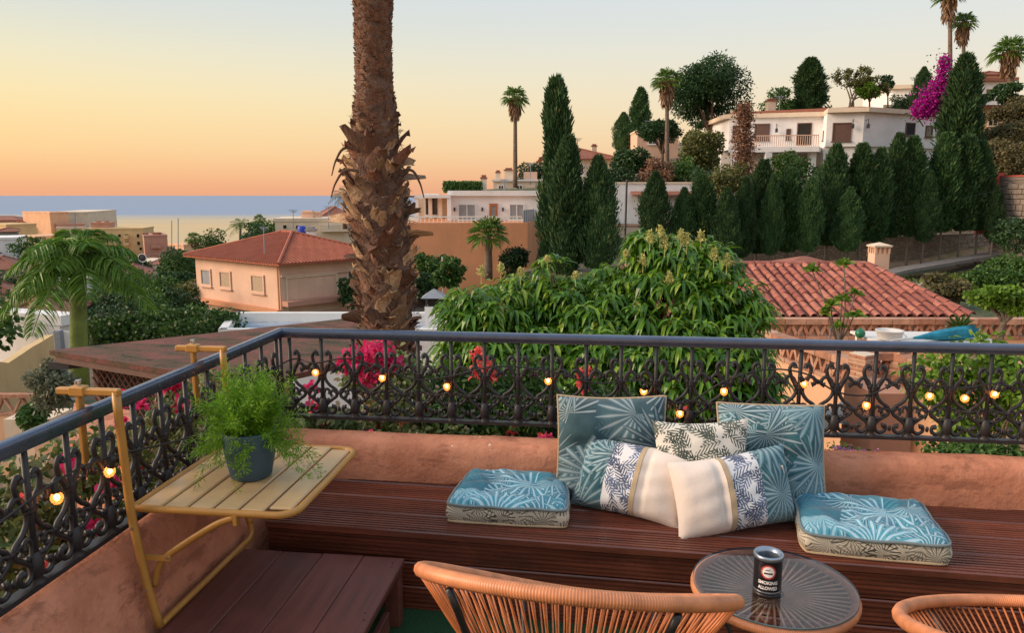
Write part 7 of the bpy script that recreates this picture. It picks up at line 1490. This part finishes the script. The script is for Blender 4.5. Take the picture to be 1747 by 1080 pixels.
for s_ in (-1, 1): obj('leg', MB().tube([xy(p) + RT * .06 * s_ + [0, 0, ZF], xy(p) + RT * .06 * s_ + [0, 0, zt_]], .009, 5), 'metal_grey', cf_); obj('leg', MB().tube([xy(p) + RT * .06 * s_ + FW * .28 + [0, 0, ZF], xy(p) + RT * .06 * s_ + FW * .28 + [0, 0, ZF + .42]], .009, 5), 'metal_grey', cf_)
obj('back', MB().tube([xy(p) + RT * -.06 + [0, 0, zt_], xy(p) + RT * .06 + [0, 0, zt_]], .009, 5).tube([xy(p) + RT * -.06 + [0, 0, zt_ - .12], xy(p) + RT * .06 + [0, 0, zt_ - .03]], .006, 5), 'metal_grey', cf_); obj('seat', MB().obox(xy(p) - RT * .07 + [0, 0, ZF + .42], RT * .14, FW * .3, (0, 0, .02)), 'metal_grey', cf_)
# patio plants
tree('bonsai_tree', 'small twisted tree with a flat bright green crown by the patio table', 'tree', at_D(1706, 590, 9.3), at_D(1722, 511, 9.3), (.44, .34, .17), 20, 6200, .055, .022, 'bright_leaf', 'bark_grey', .045, .4, None, 9)
ag = thing('agave', 'spiky blue green agave on the far patio parapet', 'plant', at_D(1637, 562, 10.8)); c0 = at_D(1637, 562, 10.8); mb = MB(); n = 26; az = np.arange(n) * 2.4; el = np.linspace(1.3, .2, n); dd = np.stack([np.cos(az) * np.cos(el), np.sin(az) * np.cos(el), np.sin(el)], -1); v, f = blades(np.repeat(c0[None], n, 0), dd, .27, .022, .4, .05); obj('leaf_rosette', mb.add(v, f), 'green_leaf', ag); obj('pot', MB().lathe([(.001, -.14), (.08, -.14), (.11, .0), (.10, .01), (.001, .0)], 14, c0), 'wall_terracotta', ag, True)
gs = thing('spiky_grass', 'pale spiky grass clump before the patio table', 'plant', at_D(1690, 640, 7.4)); c0 = at_D(1690, 625, 7.4); n = 420; dd = rand_dirs(n); dd[:, 2] = np.abs(dd[:, 2]) + .15; v, f = blades(c0 + rng.normal(0, .03, (n, 3)), dd, rng.uniform(.15, .34, n), .005, 0, .35); obj('blades', MB().add(v, f), 'grey_leaf', gs)
pm = thing('frangipani_plant', 'bare stemmed plant with lime leaf tufts before the clay tile roof', 'plant', at_D(1430, 585, 9.0)); b0 = at_D(1430, 590, 9.0); st = MB(); lf = MB()
for px, py in ((1385, 452), (1440, 443), (1418, 513), (1437, 503), (1459, 492), (1457, 530), (1430, 550), (1412, 525)):
    e = at_D(px, py + 8, 9.0 + rng.normal(0, .15)); st.tube(catmull([b0, (b0 + e) / 2 + rng.normal(0, .03, 3), e], 4), np.linspace(.012, .007, 9), 5); n = 34; dd = rand_dirs(n); dd[:, 2] = np.abs(dd[:, 2]) + .1; v, f = blades(np.repeat(e[None], n, 0) + rng.normal(0, .012, (n, 3)), dd, rng.uniform(.09, .16, n), .020, .2, .35); lf.add(v, f)
obj('stem', st, 'bark_grey', pm); obj('leaves', lf, 'bright_leaf', pm)
# weathered lean-to under the patio wall
lt = thing('lean_to', 'weathered grey corrugated lean-to roof below the brick pillar', 'roof', at_D(1430, 745, 6.0)); a, b, c_, d_ = at_D(1385, 712, 6.6), at_D(1480, 668, 7.2), at_D(1495, 700, 6.2), at_D(1395, 745, 5.8)
wv_ = MB(); n = 15; rows = []
for i in range(n): t = i / (n - 1); z = np.array([0, 0, .03 * (i % 2)]); rows += [a + (b - a) * t + z, d_ + (c_ - d_) * t + z]
wv_.add(rows, [[2 * i, 2 * i + 2, 2 * i + 3, 2 * i + 1] for i in range(n - 1)]); o = obj('sheet', wv_, 'wall_grey', lt)
for q in (c_, d_): obj('post', MB().tube([np.append(q[:2], -3.9), q - [0, 0, .01]], .035, 6), 'shutter_brown', lt)
obj('side_wall', MB().obox(np.append(at_D(1488, 700, 5.6)[:2], -4), RT * .32, FW * .5, (0, 0, 4 + zD(672, 5.6))), 'wall_terracotta', lt)
# grassy bank on the right
gr = MB(); n = 16000; uu = rng.uniform(24, 46, n); dd_ = rng.uniform(34, 50, n); P = uu[:, None] * RT + dd_[:, None] * FW; P[:, 2] = terrain_z(uu, dd_); keep = rng.uniform(size=n) < np.clip((uu - 24) / 10, .1, 1); P = P[keep]; n = len(P); d = rand_dirs(n); d[:, 2] = np.abs(d[:, 2]) + .8; v, f = blades(P, d, rng.uniform(.25, .6, n), .06, 0, .2); gr.add(v, f); leafmat('grass', (.07, .12, .015), (.16, .22, .03), .7, .3, (.20, .18, .07)); tag(obj('grass', gr, 'grass'), 'rough green grass on the bank under the lane', 'grass', kind='stuff')
plain('rubble', (.30, .25, .21), .95, .3, 5, .6, 20)
for i in range(60):
    px, D = rng.uniform(1500, 1690), rng.uniform(38, 47); q = Pt(px, D); u_, d_ = to_uD(q); q[2] = gz(u_, d_); r_ = rng.uniform(.08, .28); b = MB().ball((0, 0, 0), (r_, r_ * .8, r_ * .6), 6, 4); b.v = [b.verts() * (1 + rng.normal(0, .12, (len(b.verts()), 1))) + q]; tag(obj('loose_stone', b, 'rubble', origin=None), 'loose grey stone on the bare slope under the lane', 'stone', 'loose stones on the slope')
for i, (px, py, D, r_) in enumerate(((1725, 470, 40, 1.2), (1690, 480, 37, .9), (1740, 410, 48, 1.4), (1600, 500, 30, .8))): shrub('bank_bush', ['bright green bush on the grassy bank above the small twisted tree', 'low green bush on the bank behind the agave', 'dark bush at the foot of the tall stone wall', 'dry low bush on the slope behind the tile roof'][i], 'bush', at_D(px, py + 15, D), (r_ * 1.4, r_, r_ * .8), 9, 2600, .16, .06, ('green_leaf', 'green_leaf', 'dark_leaf', 'brush_leaf')[i])
# ------------------------------------------------------------------ lower left: lane walls and yard
def curved_wall(name, label, pts, top, bot, mat, th=.3, cope_=None):
    t = thing(name, label, 'wall', np.append(pts[0][:2], bot)); c = catmull(pts, 6); n = len(c); d = np.gradient(c, axis=0); d /= np.linalg.norm(d, axis=1)[:, None]; nn = np.stack([-d[:, 1], d[:, 0], 0 * d[:, 0]], -1); tz_ = np.interp(np.linspace(0, 1, n), np.linspace(0, 1, len(top)), top)
    o = np.array([0, 0, 1.]); V = np.concatenate([c * [1, 1, 0] + o * bot, c * [1, 1, 0] + tz_[:, None] * o, c * [1, 1, 0] + nn * th + tz_[:, None] * o, c * [1, 1, 0] + nn * th + o * bot]); f = [[k * n + i, k * n + i + 1, (k + 1) * n + i + 1, (k + 1) * n + i] for k in range(3) for i in range(n - 1)] + [[0, n, 2 * n, 3 * n], [n - 1, 4 * n - 1, 3 * n - 1, 2 * n - 1]]; obj('wall', MB().add(V, f), mat, t, False); return t
DL = 27.; curved_wall('ochre_wall', 'long ochre yard wall curving along the lane below the feathery palm', [Pt(-60, DL - 3), Pt(-10, DL - 1.5), Pt(35, DL), Pt(74, DL + 2)], [zD(612, DL - 3), zD(604, DL), zD(592, DL), zD(571, DL + 2)], -7.5, 'wall_yellow')
gt2 = thing('blue_gate', 'narrow slate blue metal gate post at the end of the ochre wall', 'gate', np.append(Pt(80, DL)[:2], -6)); obj('post', MB().obox(Pt(74.5, DL + .5) + [0, 0, -7], RT * .22, FW * .25, (0, 0, zD(569, DL) + 7)), 'metal_grey', gt2); obj('panel', MB().obox(Pt(80, DL + .8) + [0, 0, -7], RT * .55, FW * .05, (0, 0, zD(572, DL) + 7)), 'frame_white', gt2)
block('white lane house with a blue grey side beyond the ochre wall', 86, 120, 556, 36, 6, 'wall_white', 1, 'lane_house', -8, [(100, 112, 552, 566, None)], cat='house'); block('pale pink lane house behind the feathery palm fronds', -40, 80, 552, 44, 6, 'wall_pink', 1, 'lane_house', -9, [(10, 25, 558, 572, None), (45, 60, 558, 572, None)], .8, cat='house')
lane2 = MB(); pts = [(-60, 690, -6.0), (0, 668, -6.0), (60, 650, -6.0), (110, 632, -6.0), (160, 612, -6.0)]; V = [at_z(x, y, z + .0) + FW * 1.8 for x, y, z in pts] + [at_z(x, y, z + .0) - FW * 1.8 for x, y, z in pts]; n = len(pts); lane2.add(V, [[n + i, n + i + 1, i + 1, i] for i in range(n - 1)]); tag(obj('path', lane2, 'asphalt'), kind='structure')
lattice_wall('sand coloured garden wall with a dark zigzag lattice band below the lane', Pt(-40, 17), Pt(54, 17), zD(708, 17), zD(672, 17), -5.5, 'lattice_garden_wall'); yd = thing('sandy_pier', 'sandy stepped garden pier below the lattice wall', 'wall', np.append(Pt(40, 14)[:2], -5)); obj('wall', MB().obox(Pt(-30, 14.5) + [0, 0, -5.5], Pt(52, 14.5) - Pt(-30, 14.5), FW * .8, (0, 0, 5.5 + zD(716, 14.5))), 'wall_cream', yd); obj('cap', MB().obox(Pt(20, 13.9) + [0, 0, -5.5], Pt(56, 13.9) - Pt(20, 13.9), FW * .5, (0, 0, 5.5 + zD(735, 13.9))), 'wall_apricot', yd)
shrub('grey_bush', 'soft grey green bush beside the lattice shed', 'bush', at_D(88, 690, 13.2), (.42, .4, .5), 9, 2600, .10, .02, 'grey_leaf'); shrub('yard_plant', 'dark leafy plant by the sandy garden pier', 'bush', at_D(55, 722, 14.2), (.30, .3, .26), 7, 1200, .12, .03, 'green_leaf')
nw = thing('terracotta_pier', 'rounded terracotta plaster pier just outside the left railing', 'wall', np.append(Pt(140, 4.6)[:2], -4)); c_ = [Pt(86, 4.4), Pt(190, 4.1), Pt(205, 5.0), Pt(100, 5.2)]; zt_ = zD(742, 4.5); v = []
obj('wall', MB().prism([q + [0, 0, -4.4] for q in c_], (0, 0, 4.4 + zt_ - .05)), 'parapet_plaster', nw); cc_ = np.mean(c_, 0); obj('coping', MB().prism([q + (q - cc_) * .04 + [0, 0, zt_ - .048] for q in c_], (0, 0, .05)), 'parapet_plaster', nw)
